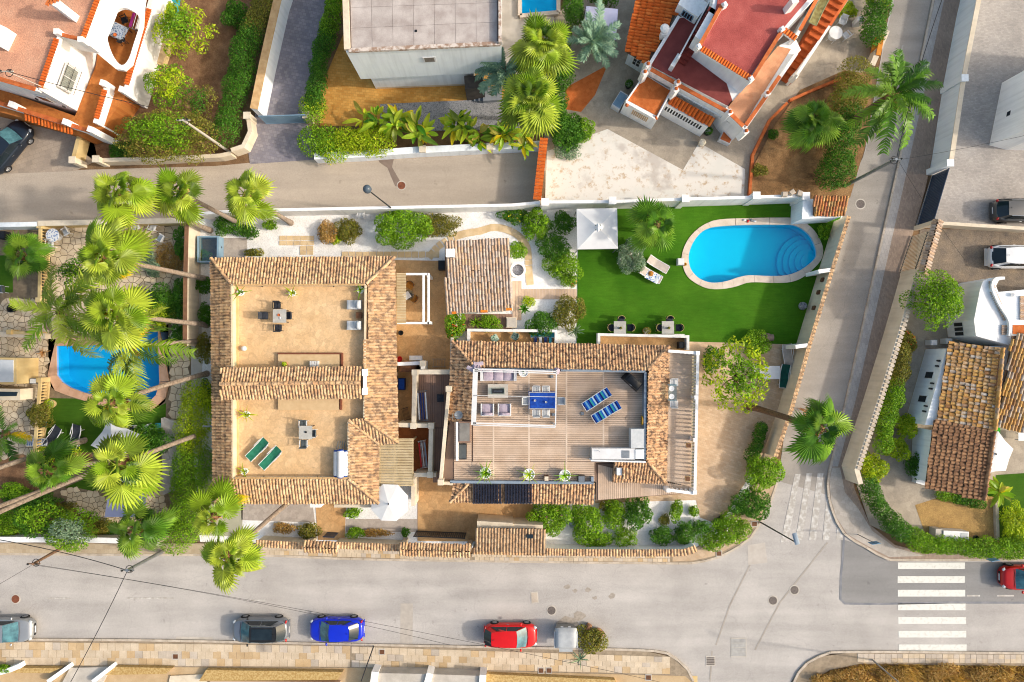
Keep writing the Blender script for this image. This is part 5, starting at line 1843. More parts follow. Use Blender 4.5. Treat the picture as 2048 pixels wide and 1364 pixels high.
# square terracotta terrace and its balustrade
blk(HR, 'porch', [(1250, 203), (1288, 148), (1343, 180), (1315, 238)], -.05, 2.4, WHITE)
blk(HR, 'porch_floor', [(1255, 200), (1291, 151), (1340, 181), (1313, 231)], 2.402, 2.44, ORANGEFLOOR)
for pts in ([(1252, 203), (1289, 150)], [(1252, 204), (1312, 238)], [(1314, 236), (1342, 184)]):
 run(HR, 'porch_rail', pts, .1, 2.402, 2.62, WHITE)
A, B = W(1250, 203, 2.4), W(1315, 238, 2.4)
for k in range(9):
 part('baluster', on_wall(A, B, .30 + k * .055, .33 + k * .055, 1.0, 1.8, .05, .06), TERRABEIGE, HR)
for x, y in ((1254, 210), (1312, 236)):
 c = W(x, y, 2.55); part('pillar_ball', MB().lathe([(.05, 0), (.12, .06), (.14, .14), (.1, .22), (.02, .26)], 10, (c.x, c.y, 2.4)), TERRA, HR)
# lean-to roof with the white arcade
T = Tiles(HR, TILE_O, 60, 'canopy_tile')
T.slope(q((1336, 205, 2.3), (1420, 252, 2.3), (1430, 238, 2.7), (1346, 190, 2.7)), pitch=.28, course=.5, roof='canopy')
T.finish()
A, B = W(1328, 205, 2.25), W(1416, 254, 2.25)
part('arcade_wall', on_wall(A, B, 0, 1, 0, 2.25, .02, .2), WHITE, HR)
for k in range(14):
 part('arcade_opening', on_wall(A, B, .08 + k * .06, .115 + k * .06, 1.2, 1.9, .03, .04), GLASS, HR)
run(HR, 'beam', [(1352, 182), (1478, 252)], .12, 2.7, 2.8, WHITE)
for k in range(26):
 f = k / 26
 c = W(1354 + 122 * f, 186 + 68 * f, 2.6)
 part('beam_end', MB().cbox(c.x, c.y, 2.5, .09, .3, .1, R(60)), WHITE, HR)
# outside stair at the right
for k in range(14):
 f = k / 14
 x, y = 1680 - 112 * f, -10 + 172 * f
 blk(HR, 'stair_tread', [(x - 8, y - 8), (x + 13, y + 5), (x + 6, y + 17), (x - 15, y + 4)], -.05, 3.2 * (1 - f) + .2, mat('stair_orange', sr(206, 100, 44), sr(176, 80, 34), 2))
run(HR, 'stair_wall', [(1700, -10), (1594, 150)], .2, -.05, 2.0, WHITE)
run(HR, 'stair_wall_cap', [(1700, -12), (1660, 50)], .24, 2.002, 2.06, ORC)
run(HR, 'stair_wall', [(1650, -30), (1592, 75)], .2, ZT - .6, ZT + 1.2, WHITE)
run(HR, 'stair_wall_cap', [(1650, -32), (1600, 60)], .24, ZT + 1.202, ZT + 1.26, ORC)
c = W(1592, 150, 1.3); part('stair_newel', MB().cbox(c.x, c.y, -.05, .4, .4, 1.3, R(55)), WHITE, HR)
A, B = W(1390, 30, 4.4), W(1422, 52, 4.4)
blk(HR, 'wing_wall', [(1376, -30), (1418, 10), (1396, 34), (1356, 8)], ZT, 4.4, BLUEWHITE)
A, B = W(1356, 8, 4.4), W(1396, 34, 4.4)
f = part('window', on_wall(A, B, .3, .85, 3.45, 4.2, .03, .06), BLUEGATE, HR)
for k in range(4):
 part('pane', on_wall(A, B, .34 + k * .125, .43 + k * .125, 3.52, 4.12, .036, .02), GLASS, f)
c = W(1330, 62, 4.2); part('roof_vent', MB().cbox(c.x, c.y, 3.2, .4, .35, .8).lathe([(.1, 0), (.3, .05), (.34, .2), (.2, .35), (.02, .4)], 12, (c.x, c.y + .2, 4.0)), [WHITE], HR)
c = W(1590, 0, ZU + 1.2); part('roof_post', MB().cbox(c.x, c.y, ZU - .2, .45, .4, 1.4, R(20)), WHITE, HR)

# ---- white house at the right edge
HW = thing('house', 'white modern house block at the right edge of the grey yard', 'house', W(2060, 220, 0))
part('wall', MB().prism(WP([(1978, 291), (2003, 166), (2090, 128), (2200, 128), (2200, 305), (2012, 300)], 0), -.05, 5.8), WHITE, HW)
A, B = W(2012, 300, 0), W(2200, 305, 0)
f = part('window', on_wall(A, B, .2, .75, .5, 2.3, .03, .06), DARKMETAL, HW)
for k in range(2):
 part('pane', on_wall(A, B, .22 + k * .27, .46 + k * .27, .58, 2.22, .036, .02), GLASS, f)
A, B = W(1978, 291, 0), W(2003, 166, 0)
f = part('window', on_wall(A, B, .36, .43, 1.4, 1.75, .03, .06), DARKMETAL, HW)
part('pane', on_wall(A, B, .37, .42, 1.45, 1.7, .036, .02), GLASS, f)
part('roof', MB().prism(WP([(1976, 293), (2001, 164), (2090, 126), (2202, 126), (2202, 307), (2012, 302)], 0), 5.802, 5.95), CONCRETE, HW)

# ---- old house with two brown tile roofs, right
HO = thing('house', 'old white house under worn brown and yellow clay tile roofs', 'house', W(1930, 830, 0))
blk(HO, 'wall', [(1893, 698), (2020, 690), (2110, 700), (2110, 855), (1985, 848), (1850, 850)], -.05, 2.55, BLUEWHITE)
blk(HO, 'wall', [(1862, 860), (1986, 885), (1970, 985), (1858, 965)], -.05, 2.3, BLUEWHITE)
T = Tiles(HO, TILE_D, 300)
T.slope(q((1897, 684, 2.7), (1874, 838, 2.7), (1988, 860, 3.7), (2003, 696, 3.7)), pitch=.25, course=.37, jitter=.03)
T.slope(q((1991, 852, 2.7), (2120, 884, 2.7), (2150, 668, 3.8), (2028, 672, 3.8)), pitch=.25, course=.45, jitter=.03)
T.ridge(W(2004, 696, 3.75), W(1989, 860, 3.75), .3)
T.finish()
T2 = Tiles(HO, TILE_E, 260, 'brown_roof_tile')
T2.slope(q((1868, 840, 2.75), (1850, 974, 2.4), (1966, 1000, 3.0), (1986, 860, 3.4)), pitch=.25, course=.37, jitter=.03)
T2.ridge(W(1987, 862, 3.4), W(1967, 1000, 3.05), .3)
T2.ridge(W(1869, 842, 2.8), W(1986, 862, 3.42), .26)
T2.finish()
A, B = W(1893, 698, 2.55), W(1850, 850, 2.55)
for s in (.15, .22, .45, .52, .75, .82):
 part('wall_lantern', on_wall(A, B, s, s + .02, 2.0, 2.3, .16, .14), DARKMETAL, HO)
for s in (.3, .62):
 f = part('window', on_wall(A, B, s, s + .1, .9, 1.9, .03, .06), WPLAST, HO)
 part('pane', on_wall(A, B, s + .01, s + .09, .96, 1.84, .036, .02), GLASS, f)
blk(HO, 'bench_wall', rect(1834, 894, 1862, 910), -.05, .6, WHITE)
blk(HO, 'bench_wall', [(1834, 956), (1856, 962), (1854, 972), (1832, 966)], -.05, .6, WHITE)

# ---- white curved house above it
HC = thing('house', 'white house with a curved parapet capped in tan tiles', 'house', W(2000, 620, 0))
blk(HC, 'wall', [(1960, 580), (1966, 562), (1980, 556), (2000, 556), (1992, 572), (2020, 640), (2026, 678), (2018, 690), (1952, 672), (1948, 640)], -.05, 3.2, WHITE)
blk(HC, 'wall', [(1996, 584), (2150, 570), (2150, 690), (2030, 690)], -.05, 3.0, BLUEWHITE)
run(HC, 'parapet', smooth_line([(2010, 556), (1992, 558), (1986, 574), (1998, 604), (2020, 642), (2020, 672)]), .2, 2.9, 3.5, WHITE)
tiled_edge(HC, [(1982, 562), (1984, 578)], 3.22, TILE_C, .4, .16)
tiled_edge(HC, [(1984, 582), (2012, 640)], 3.22, TILE_C, .4, .16)
tiled_edge(HC, [(2008, 650), (2008, 670)], 3.22, TILE_C, .4, .16)
tiled_edge(HC, [(2045, 592), (2045, 640)], 3.02, TILE_C, .4, .16)
blk(HC, 'floor', rect(2026, 650, 2140, 668), 3.0, 3.04, ORANGEFLOOR)
A, B = W(1948, 640, 3.2), W(1952, 672, 3.2)
for k in range(3):
 part('wall_grille', on_wall(A, B, .1 + k * .3, .32 + k * .3, 1.0, 1.9, .06, .03), DARKMETAL, HC)
c = W(2032, 589, 3.4); part('roof_ball', MB().lathe([(.04, 0), (.14, .06), (.16, .16), (.1, .26), (.02, .3)], 10, (c.x, c.y, 3.0)), WHITE, HC)

# ---- white flat-roofed annexe, far left
HA = thing('annexe', 'small white flat-roofed annexe at the left edge', 'house', W(20, 770, 0))
blk(HA, 'wall', [(-120, 712), (33, 716), (33, 768), (-120, 770)], -.05, 2.4, OCHREWALL)
blk(HA, 'roof', [(-118, 716), (26, 720), (26, 764), (-118, 766)], 2.402, 2.5, CANVASG)
blk(HA, 'wall', [(-120, 774), (40, 778), (40, 800), (-120, 802)], -.05, 2.0, CREAM)
blk(HA, 'roof_light', [(-60, 782), (34, 784), (32, 792), (-60, 794)], 2.002, 2.08, GLASS)

# ---- row of garages and yards across the street
HG = thing('garage_row', 'row of white yards and ochre stone walls across the street', 'wall', W(500, 1352, 0))
for pts, w_ in (([(-60, 1362), (20, 1340), (40, 1332)], .35), ([(95, 1364), (137, 1334)], .3), ([(185, 1364), (225, 1333)], .3)):
 run(HG, 'yard_wall', pts, w_, -.05, .7, BLUEWHITE)
blk(HG, 'white_yard', [(105, 1400), (140, 1336), (222, 1334), (188, 1400)], -.02, .3, CONCRETE)
for pts in ([(30, 1336), (122, 1336), (100, 1346), (26, 1346)], [(225, 1334), (345, 1336), (332, 1348), (205, 1350)], [(412, 1340), (685, 1344), (675, 1360), (398, 1362)], [(966, 1348), (1230, 1360), (1250, 1400), (966, 1400)]):
 blk(HG, 'stone_wall', pts, -.05, .55, SANDWALL)
blk(HG, 'yard_block', [(340, 1352), (420, 1348), (400, 1400), (330, 1400)], -.02, .25, CREAM)
blk(HG, 'yard_block', [(420, 1362), (680, 1364), (670, 1420), (410, 1420)], -.02, .4, mat('pink_render', sr(222, 196, 176), sr(210, 184, 164), 1))
blk(HG, 'white_yard', [(745, 1346), (850, 1348), (966, 1352), (966, 1420), (735, 1420)], -.02, 1.2, CONCRETE)
for pts in ([(750, 1344), (742, 1400)], [(860, 1347), (846, 1400)], [(966, 1350), (962, 1400)]):
 run(HG, 'yard_wall', pts, .5, -.05, 1.4, WHITE)

# ================================================================ garden walls, gates
wall('boundary_wall', 'long white wall between the lane and the gravel garden', [(398, 428), (430, 424), (542, 420), (1024, 410), (1080, 405)], 1.8, .22)
wall('boundary_wall', 'white pillared wall behind the gazebo and the pool lawn', [(1084, 404), (1225, 403), (1370, 398), (1512, 394), (1606, 391)], 2.2, .22,
     pillars=[(1090, 404), (1225, 401), (1371, 397), (1513, 391), (1612, 392)], pw=.45)
wall('boundary_wall', 'cream wall with brown coping beside the left villa', [(374, 445), (371, 560), (370, 692)], 2.0, .2, CREAM, cap=.05, capm=mat('brown_coping', sr(150, 110, 82), sr(124, 90, 68), 3))
wall('boundary_wall', 'ochre wall along the lane above the crazy-paved garden', [(76, 447), (372, 441)], 1.2, .3, OCHREWALL, cap=.05, capm=CREAM)
wall('boundary_wall', 'short blue-white wall at the left end of the lane', [(-120, 452), (74, 448)], 1.2, .35, BLUEWHITE)
TW = wall('boundary_wall', 'white lawn wall with a tiled ridge along the side street', [(1697, 432), (1664, 538), (1618, 690), (1583, 815), (1550, 914)], 2.2, .16, CREAM, tiles=TILE_A, tpitch=.3, over=.03)
for x, y in ((1660, 541), (1614, 692)):
 c = W(x, y, 2.4); part('buttress', MB().cbox(c.x - .35, c.y, -.05, .9, .28, 2.35, R(8)), WHITE, TW)
for x, y in ((1645, 560), (1637, 585), (1628, 616), (1580, 842)):
 a = W(x, y, 1.4); part('wall_niche', MB().cbox(a.x + .04, a.y, 1.2, .25, .3, .4, R(-18)), WOODD, TW)
wall('boundary_wall', 'cream front wall with tile coping left of the garden gate', [(512, 1086), (606, 1091)], 1.7, .22, CREAM, tiles=TILE_A)
wall('boundary_wall', 'cream front wall with tile coping between the two gates', [(676, 1090), (800, 1095)], 1.7, .22, CREAM, tiles=TILE_A)
wall('boundary_wall', 'white front wall with tile coping below the south shrubs', smooth_line([(1091, 1103), (1200, 1105), (1340, 1105), (1372, 1103), (1392, 1096)], 3), 1.7, .22, WHITE, tiles=TILE_A)
wall('boundary_wall', 'tile-capped wall stretch below the small tiled outbuilding', [(945, 1101), (1090, 1104)], 1.5, .2, CREAM, tiles=TILE_A)
wall('boundary_wall', 'plain pale wall along the street below the palm garden', [(-120, 1079), (150, 1079), (318, 1083)], 1.5, .3, CREAM, cap=.05, capm=WHITE)
W1 = wall('boundary_wall', 'tall white wall between the side street and the grey yard', [(1992, -150), (1957, 0), (1927, 155), (1902, 322)], 2.4, .25, BLUEWHITE, cap=.05, capm=CREAM, pillars=[(1929, 156), (1900, 326)], pm=BLUEWHITE)
wall('boundary_wall', 'low cream wall between the two parking yards', [(1882, 446), (2070, 458), (2300, 466)], 1.1, .25, CREAM)
W2 = wall('boundary_wall', 'cream street wall with stone edging beside the long hedge', [(1838, 538), (1800, 670), (1760, 800), (1714, 940), (1722, 968)], 2.1, .35, CREAM)
wp = WP([(1842, 538), (1804, 670), (1764, 800), (1718, 940)], 2.2)
for a, b in zip(wp, wp[1:]):
 n = int((b - a).length / .3)
 for k in range(n):
  c = a.lerp(b, (k + .5) / n)
  part('edging_stone', MB().cbox(c.x, c.y, 2.1, .3, .2, .09, math.atan2(b.y - a.y, b.x - a.x) + R(90)), KERB, W2)
wall('boundary_wall', 'end wall of the lane capped with orange barrel tiles', [(1088, 276), (1082, 330), (1074, 400)], 1.7, .3, CREAM, tiles=TILE_O, tpitch=.26)
wall('planter_wall', 'pale planter wall under the banana plants on the lane', [(628, 312), (720, 308), (830, 300), (1080, 288)], 1.1, .5, BLUEWHITE, pillars=[(845, 298), (980, 293)], pm=CREAM)
WO = wall('boundary_wall', 'ochre wall with wire fence beside the blue-grey driveway', [(590, -110), (555, 0), (528, 120), (508, 218)], 1.9, .5, BLUEWHITE, cap=.05, capm=TERRABEIGE)
wall('boundary_wall', 'cream garden wall on the lane below the dry garden', [(200, 320), (300, 318), (440, 311), (462, 306)], 1.0, .3, CREAM)
wall('boundary_wall', 'ochre wall beside the left forecourt', [(160, 262), (146, 318)], 1.2, .3, OCHREWALL, pillars=[(145, 320), (192, 318)], pm=CREAM)
wall('boundary_wall', 'white entrance wall at the head of the driveway', [(496, 234), (500, 262), (486, 292), (462, 300)], 1.2, .3, CREAM, pillars=[(494, 231), (612, 230)], pm=CREAM)
for pts, l in (([(1499, 398), (1506, 310), (1540, 240), (1575, 205)], 'low orange edging wall round the dry palm bed'), ([(1580, 200), (1630, 178), (1702, 148)], 'low orange edging wall beside the tall feather palm')):
 wall('edging_wall', l, pts, .35, .2, TERRA)
wall('edging_wall', 'curved grey edging wall between the banana bed and the turf', [(1994, 1000), (1996, 1080)], .3, .25, KERB)
wall('boundary_wall', 'low stone wall behind the oleander at the upper right', [(1775, 60), (1745, 130)], 1.0, .4, CREAM)
wall('planter_wall', 'orange block wall top beside the upper side street', [(1765, 68), (1757, 110)], 1.1, .35, mat('orange_block', sr(240, 160, 60), sr(226, 140, 50), 3, isl=.1))
wall('boundary_wall', 'pale curb wall between the neighbour terraces on the left', [(0, 668), (90, 672)], .7, .4, CREAM)

def gate(name, label, A, B, z0, z1, m, n=12, frame=None, fill=.8):
 a, b = W(*A, z1), W(*B, z1)
 t = thing(name, label, 'gate', (*((a + b) / 2).xy, 0))
 u = (b - a)
 rz = math.atan2(u.y, u.x)
 for k in range(n):
  c = a + u * ((k + .5) / n)
  part('slat', MB().cbox(c.x, c.y, z0, u.length / n * fill, .04, z1 - z0, rz), m, t)
 for z in (z0 + .1, z1 - .1):
  c = (a + b) / 2
  part('rail', MB().cbox(c.x, c.y, z, u.length, .07, .07, rz), frame or m, t)
 return t
gate('sliding_gate', 'navy metal sliding gate of the grey yard', (1899, 336), (1868, 442), 0, 2.1, NAVYGATE, 30)
gate('sliding_gate', 'pale blue gate across the blue-grey driveway', (516, 232), (610, 229), .05, 1.8, BLUEGATE, 22)
gate('barred_gate', 'cream barred gate under the tiled gate canopy', (1858, 462), (1832, 538), .1, 2.3, CREAM, 26, DARKMETAL, .35)
gate('sliding_gate', 'dark slatted metal gate behind the tiled front entrance', (826, 1073), (930, 1077), .05, 1.7, DARKMETAL, 26)
gate('garden_gate', 'small dark garden gate below the tan path', (645, 1074), (668, 1075), .05, 1.4, NAVYGATE, 8)

def canopy(name, label, eave, ridge, z0, z1, m, base, limit=120, both=None):
 c = W(*eave[0], 0)
 t = thing(name, label, 'roof', W((eave[0][0] + eave[1][0]) / 2, (eave[0][1] + ridge[0][1]) / 2, 0))
 T = Tiles(t, m, limit)
 T.slope([W(*eave[0], z0), W(*eave[1], z0), W(*ridge[1], z1), W(*ridge[0], z1)])
 if both:
  T.slope([W(*both[0], z0), W(*both[1], z0), W(*ridge[1], z1), W(*ridge[0], z1)])
 T.finish()
 for x, y in base:
  p = W(x, y, z0 - .1)
  part('post', MB().cbox(p.x, p.y, -.05, .35, .3, z0), CREAM, t)
 return t
canopy('gate_canopy', 'small double-pitched tile canopy above the garden gate', [(608, 1082), (674, 1085)], [(608, 1094), (674, 1097)], 2.3, 2.6, TILE_A, [(612, 1092), (670, 1095)], both=[(608, 1102), (674, 1105)])
canopy('gate_canopy', 'long double-pitched tile canopy above the vehicle gate', [(799, 1086), (941, 1090)], [(799, 1099), (941, 1103)], 2.3, 2.6, TILE_A, [(803, 1095), (937, 1099)], both=[(799, 1109), (941, 1113)])
canopy('gate_canopy', 'narrow tile canopy over the barred gate on the side street', [(1868, 438), (1838, 546)], [(1876, 440), (1846, 548)], 2.7, 2.95, TILE_C, [(1872, 444), (1843, 540)], both=[(1884, 442), (1854, 550)])
OB = canopy('outbuilding', 'small outbuilding with a grey-brown tile roof on the front wall', [(951, 1101), (1090, 1104)], [(951, 1056), (1091, 1058)], 2.2, 2.7, TILE_F, [])
blk(OB, 'wall', [(955, 1046), (1086, 1050), (1086, 1098), (955, 1096)], -.05, 2.15, CREAM)
blk(OB, 'roof_light', [(1054, 1069), (1066, 1069), (1066, 1077), (1054, 1077)], 2.7, 2.78, GLASS)
blk(OB, 'ledge', [(954, 1042), (1026, 1046), (1026, 1056), (954, 1055)], -.05, 2.3, CREAM)
PH = canopy('pool_house', 'small white pool house with a patchy tan and red tile roof', [(1626, 431), (1690, 432)], [(1628, 393), (1697, 392)], 2.3, 2.9, m_tile('patchy_tile', [sr(232, 170, 90), sr(206, 120, 84), sr(236, 196, 130), sr(150, 100, 60)], sr(80, 60, 50), .6, 5), [])
blk(PH, 'wall', [(1606, 398), (1688, 396), (1680, 434), (1604, 438)], -.05, 2.2, BLUEWHITE)
blk(PH, 'door', [(1603.5, 404), (1606, 404), (1605, 430), (1602.5, 430)], .05, 1.9, BLUEGATE)

# balustrade of the left garden
def balustrade(label, A, B, n, z=.0, h=1.0, m=OCHREWALL):
 a, b = W(*A, h), W(*B, h)
 t = thing('balustrade', label, 'balustrade', (*((a + b) / 2).xy, 0))
 part('rail', strip(MB(), [a, b], .22, h - .12, h), m, t)
 part('plinth', strip(MB(), [a, b], .3, -.05, .2), m, t)
 me = mesh('baluster', MB().lathe([(.06, 0), (.1, .12), (.09, .28), (.05, .45), (.06, .6), (.08, h - .32)], 8), m, True)
 for k in range(n):
  p = a.lerp(b, (k + .5) / n)
  o = bpy.data.objects.new('baluster', me); COL.objects.link(o); o.parent = t
  o.location = Vector((p.x, p.y, .2)) - t.location
 for p in (a, b):
  part('post', MB().cbox(p.x, p.y, -.05, .36, .36, h + .2), m, t)
balustrade('ochre balustrade beside the white patio table', (80, 452), (78, 600), 24)
balustrade('ochre balustrade between the left terrace and the turf', (80, 760), (68, 905), 24)
balustrade('short ochre balustrade across the left terraces', (20, 664), (76, 668), 8, h=.8)

# ---------------------------------------------------------------- paving details, gravel garden
def slabs(name, label, pts, sx, sy, m, rz=None, z=.075):
 wp = WP(pts, z)
 t = thing(name, label, 'path', (*wp[0].xy, 0))
 t['kind'] = 'structure'
 for i, p in enumerate(wp):
  a = rz
  if a is None:
   d_ = wp[min(i + 1, len(wp) - 1)] - wp[max(i - 1, 0)]
   a = math.atan2(d_.y, d_.x)
  part('stepping_stone', MB().cbox(p.x, p.y, .02, sx * rnd.uniform(.93, 1.03), sy * rnd.uniform(.95, 1.04), z - .02 + rnd.uniform(-.008, .008), a + rnd.gauss(0, .03)), m, t)
STONE = mat('stepping_stone', sr(240, 214, 172), sr(226, 196, 150), 2, isl=.08, fine=.06)
slabs('stepping_path', 'curved path of sand stepping stones round the shed', smooth_line([(860, 512), (880, 490), (912, 473), (935, 466), (960, 462), (985, 455), (1010, 458), (1035, 470), (1052, 490), (1057, 515), (1058, 545), (1060, 565)], 3), .36, .55, STONE)
slabs('stepping_path', 'row of sand stones along the villa north wall', [(690 + k * 14, 509) for k in range(14)], .5, .45, STONE, 0)
slabs('stepping_path', 'sand flagstones crossing the gravel north of the villa', [(565 + (k % 5) * 14, 476 + (k // 5) * 10) for k in range(10)] + [(606 + (k % 2) * 14, 496 + (k // 2) * 9) for k in range(4)], .5, .34, STONE, 0)
DP = thing('deck_path', 'narrow timber deck path from the shed to the lawn', 'path', W(1080, 590, 0)); DP['kind'] = 'structure'
for k in range(18):
 a = W(1043 + k * 6.15, 578, .1); b = W(1043 + k * 6.15 + 5.8, 598, .1)
 part('board', MB().box(a.x, b.y, .04, b.x, a.y, .1), DECKW, DP)
for k in range(3):
 a = W(1025 + k * 6.1, 562, .105); b = W(1025 + k * 6.1 + 5.7, 640, .105)
 part('board', MB().box(a.x, b.y, .045, b.x, a.y, .105), DECKW, DP)
for k in range(16):
 a = W(925 + k * 6.2, 628, .1); b = W(925 + k * 6.2 + 5.8, 662, .1)
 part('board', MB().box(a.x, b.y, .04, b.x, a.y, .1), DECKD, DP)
c = W(1036, 540, .7); c.z = 0
WL = thing('garden_well', 'round white well filled with dark pebbles beside the shed', 'well', c)
ring = [(.55, 0), (.55, .68), (.60, .70), (.60, .78), (.44, .78), (.44, .3)]
part('ring', MB().lathe(ring, 24), WHITE, WL, True, True)
part('pebbles', MB().lathe([(.43, .45), (.43, .5), (.2, .53), (.01, .54)], 20), GREYGRAVEL, WL, True)

# ================================================================ furniture and small things
def b_chair(seat, frame, w=.5, d=.5, arms=True, round_back=False):
 """faces +Y, back at -Y"""
 def f(t):
  part('seat', MB().pillow(0, 0, .40, w, d, .09), seat, t, True, 'all')
  if round_back:
   part('backrest', MB().grid(lambda u, v: (-w * .52 * math.cos(math.pi * u), -d * .1 - d * .45 * math.sin(math.pi * u), .48 + .34 * v), 10, 2).grid(lambda u, v: (w * .50 * math.cos(math.pi * u), -d * .1 - d * .42 * math.sin(math.pi * u), .48 + .34 * v), 10, 2), seat, t, True, 'all')
   part('frame', MB().tube([(-w * .52 * math.cos(math.pi * k / 10), -d * .1 - d * .46 * math.sin(math.pi * k / 10), .83) for k in range(11)], .02, 5), frame, t, True)
  else:
   part('backrest', MB().hexa([(-w / 2, -d * .46, .44), (w / 2, -d * .46, .44), (w / 2, -d * .4, .44), (-w / 2, -d * .4, .44)], [(-w / 2, -d * .64, .9), (w / 2, -d * .64, .9), (w / 2, -d * .58, .9), (-w / 2, -d * .58, .9)]), seat, t, True)
  for x in (-1, 1):
   for y in (-1, 1):
    part('leg', MB().bar((x * w * .46, y * d * .42, 0), (x * w * .44, y * d * .40, .42), .035), frame, t, True)
   if arms and not round_back:
    part('armrest', MB().cbox(x * w * .52, -.02, .62, .05, d * .95, .035).bar((x * w * .52, d * .4, .42), (x * w * .52, d * .4, .63), .03), frame, t, True)
 return f
def chair(kind, label, px, py, z, deg, group=None, name='chair'):
 bl = {'black': b_chair(CHARCOAL, BLACK), 'white': b_chair(LIGHTF, WPLAST), 'rope': b_chair(CHARCOAL, mat('yellow_rope', sr(206, 190, 120), sr(180, 160, 96), 8), .54, .52, round_back=True), 'rattan': b_chair(RATTAN, DARKMETAL, .56, .54, round_back=True),
          'grey': b_chair(mat('grey_seat', sr(110, 120, 124), sr(90, 100, 104), 4), WPLAST, .52, .52), 'leaf': b_chair(m_leafprint('leaf_print', sr(60, 130, 110), sr(200, 220, 200)), DARKMETAL, .56, .54, round_back=True) if kind == 'leaf' else None}[kind]
 return spawn('chair_' + kind, bl, name, label, 'chair', px, py, z, R(deg), group)

def b_table(w, d, h, top, leg, cloth=False):
 def f(t):
  part('table_top', MB().cbox(0, 0, h - .04, w, d, .04), top, t, True)
  for x in (-1, 1):
   for y in (-1, 1):
    part('leg', MB().cbox(x * (w / 2 - .06), y * (d / 2 - .06), 0, .05, .05, h - .04), leg, t, True)
  if cloth:
   part('tablecloth', MB().grid(lambda u, v: ((u - .5) * (w + .06), (v - .5) * (d + .06), h + .006 - (.16 + .03 * math.sin(u * 40 + v * 33) if min(u, v, 1 - u, 1 - v) < .02 else 0)), 24, 16), cloth, t, True, 'all')
 return f

def b_lounger(L, w, sling, frame, wave=False, arms=False, back=.35):
 """head end towards +X"""
 def f(t):
  hs = .34
  def prof(u):
   x = -L / 2 + L * u
   if wave:
    return x, hs + .07 * math.sin(u * 7.2 - .6) + .22 * max(0, u - .55)
   return x, hs + (max(0, (u - .62)) * L * math.tan(back) if u > .62 else 0)
  part('sling', MB().grid(lambda u, v: (prof(u)[0], (v - .5) * w * .9 * (1 - .12 * (max(0, .12 - u) / .12) ** 2), prof(u)[1] + .03 - .02 * (1 - (2 * v - 1) ** 2)), 16, 4), sling, t, True, 'all')
  for s in (1, -1):
   part('frame', MB().tube([(prof(u)[0], s * w * .47, prof(u)[1] + .02) for u in (0, .15, .3, .45, .62, .8, 1)], .03, 6), frame, t, True, True)
   for x in (-.36, .3):
    part('leg', MB().bar((x * L, s * w * .45, 0), (x * L, s * w * .45, hs), .045), frame, t, True)
   if arms:
    part('armrest', MB().tube([(L * .02, s * w * .56, .5), (L * .3, s * w * .56, .53), (L * .42, s * w * .5, .56)], .03, 5), frame, t, True)
  part('foot_bar', MB().bar((-L / 2, -w * .46, hs), (-L / 2, w * .46, hs), .05), frame, t, True)
 return f

def pot_plant(label, px, py, z, r, m, n=12, L=.6, h=.45, pot=WHITE, leaf='blade', name='potted_plant'):
 c = W(px, py, z + h); c.z = z
 t = thing(name, label, 'potted plant', c)
 part('pot', MB().lathe([(r * .7, 0), (r * .95, h * .6), (r, h), (r * .86, h), (r * .84, h * .8)], 18), pot, t, True, True)
 part('pebbles', MB().lathe([(r * .84, h * .82), (r * .5, h * .88), (.01, h * .9)], 14), GRAVEL, t, True)
 g = random.Random(int(px + py * 3))
 if leaf == 'blade':
  mb = MB(); vs = []
  for i in range(4):
   f = i / 3; w = .045 * (1 - f) + .006
   vs += [(L * f, -w, L * (.55 * f - .5 * f * f)), (L * f, w, L * (.55 * f - .5 * f * f))]
  mb.add(vs, [(0, 1, 3, 2), (2, 3, 5, 4), (4, 5, 7, 6)])
  me = mesh('leaf', mb, m)
  for i in range(n):
   o = bpy.data.objects.new('leaf', me); COL.objects.link(o); o.parent = t
   o.location = (0, 0, h * .85); o.rotation_euler = (0, -g.uniform(-.2, 1.1), i * 2.4 + g.uniform(-.3, .3)); s = g.uniform(.7, 1.2); o.scale = (s, s, s)
 else:
  v, qd = leaf_cloud(int(260 * r / .25), [((0, 0, h + .12), (r * 1.1, r * 1.1, .25))], .1, int(px))
  child('foliage', fast_mesh('foliage', v, qd, m), t, True)
 return t

# --- terraces of the first villa (floor at 3.05)
Z = 3.05
spawn('table_sq', b_table(.95, .95, .74, TABLETOP, BLACK), 'table', 'pale square table on the upper sand terrace', 'table', 559, 632, Z + .74)
PROTO['table_sq'].location.z = Z
for l, x, y, a in (('north', 559, 612, 180), ('west', 534, 632, -90), ('east', 581, 632, 90), ('south', 561, 656, 0)):
 chair('black', 'black chair on the %s side of the upper terrace table' % l, x, y, Z, a, 'black terrace chairs')
o = spawn('table_sq', None, 'table', 'pale square table near the green loungers', 'table', 611, 865, Z + .74); o.location.z = Z
for l, x, y, a in (('north', 611, 847, 180), ('east', 629, 865, 90), ('south', 612, 885, 0)):
 chair('grey', 'dark grey chair on the %s side of the lower terrace table' % l, x, y, Z, a, 'grey terrace chairs')
def dish(label, px, py, z, r, m, name='dish', cat='tableware', h=.06):
 c = W(px, py, z)
 return single(name, MB().lathe([(r * .5, 0), (r * .9, h * .5), (r, h), (r * .85, h), (r * .5, h * .3)], 12, c), m, label, cat, smooth=True)
dish('orange bowl on the upper terrace table', 558, 630, Z + .745, .1, TERRA)
dish('white saucer on the upper terrace table', 562, 636, Z + .745, .09, WPLAST)
dish('dark ashtray on the table near the green loungers', 612, 864, Z + .745, .08, DARKMETAL)
for l, x, y, a in (('left', 519, 897, 45), ('right', 545, 914, 46)):
 spawn('lounger_green', b_lounger(1.95, .64, GREENF, WPLAST, arms=True), 'sun_lounger', 'green canvas sun lounger, %s one of the terrace pair' % l, 'sun lounger', x, y, Z, R(a), 'green loungers')
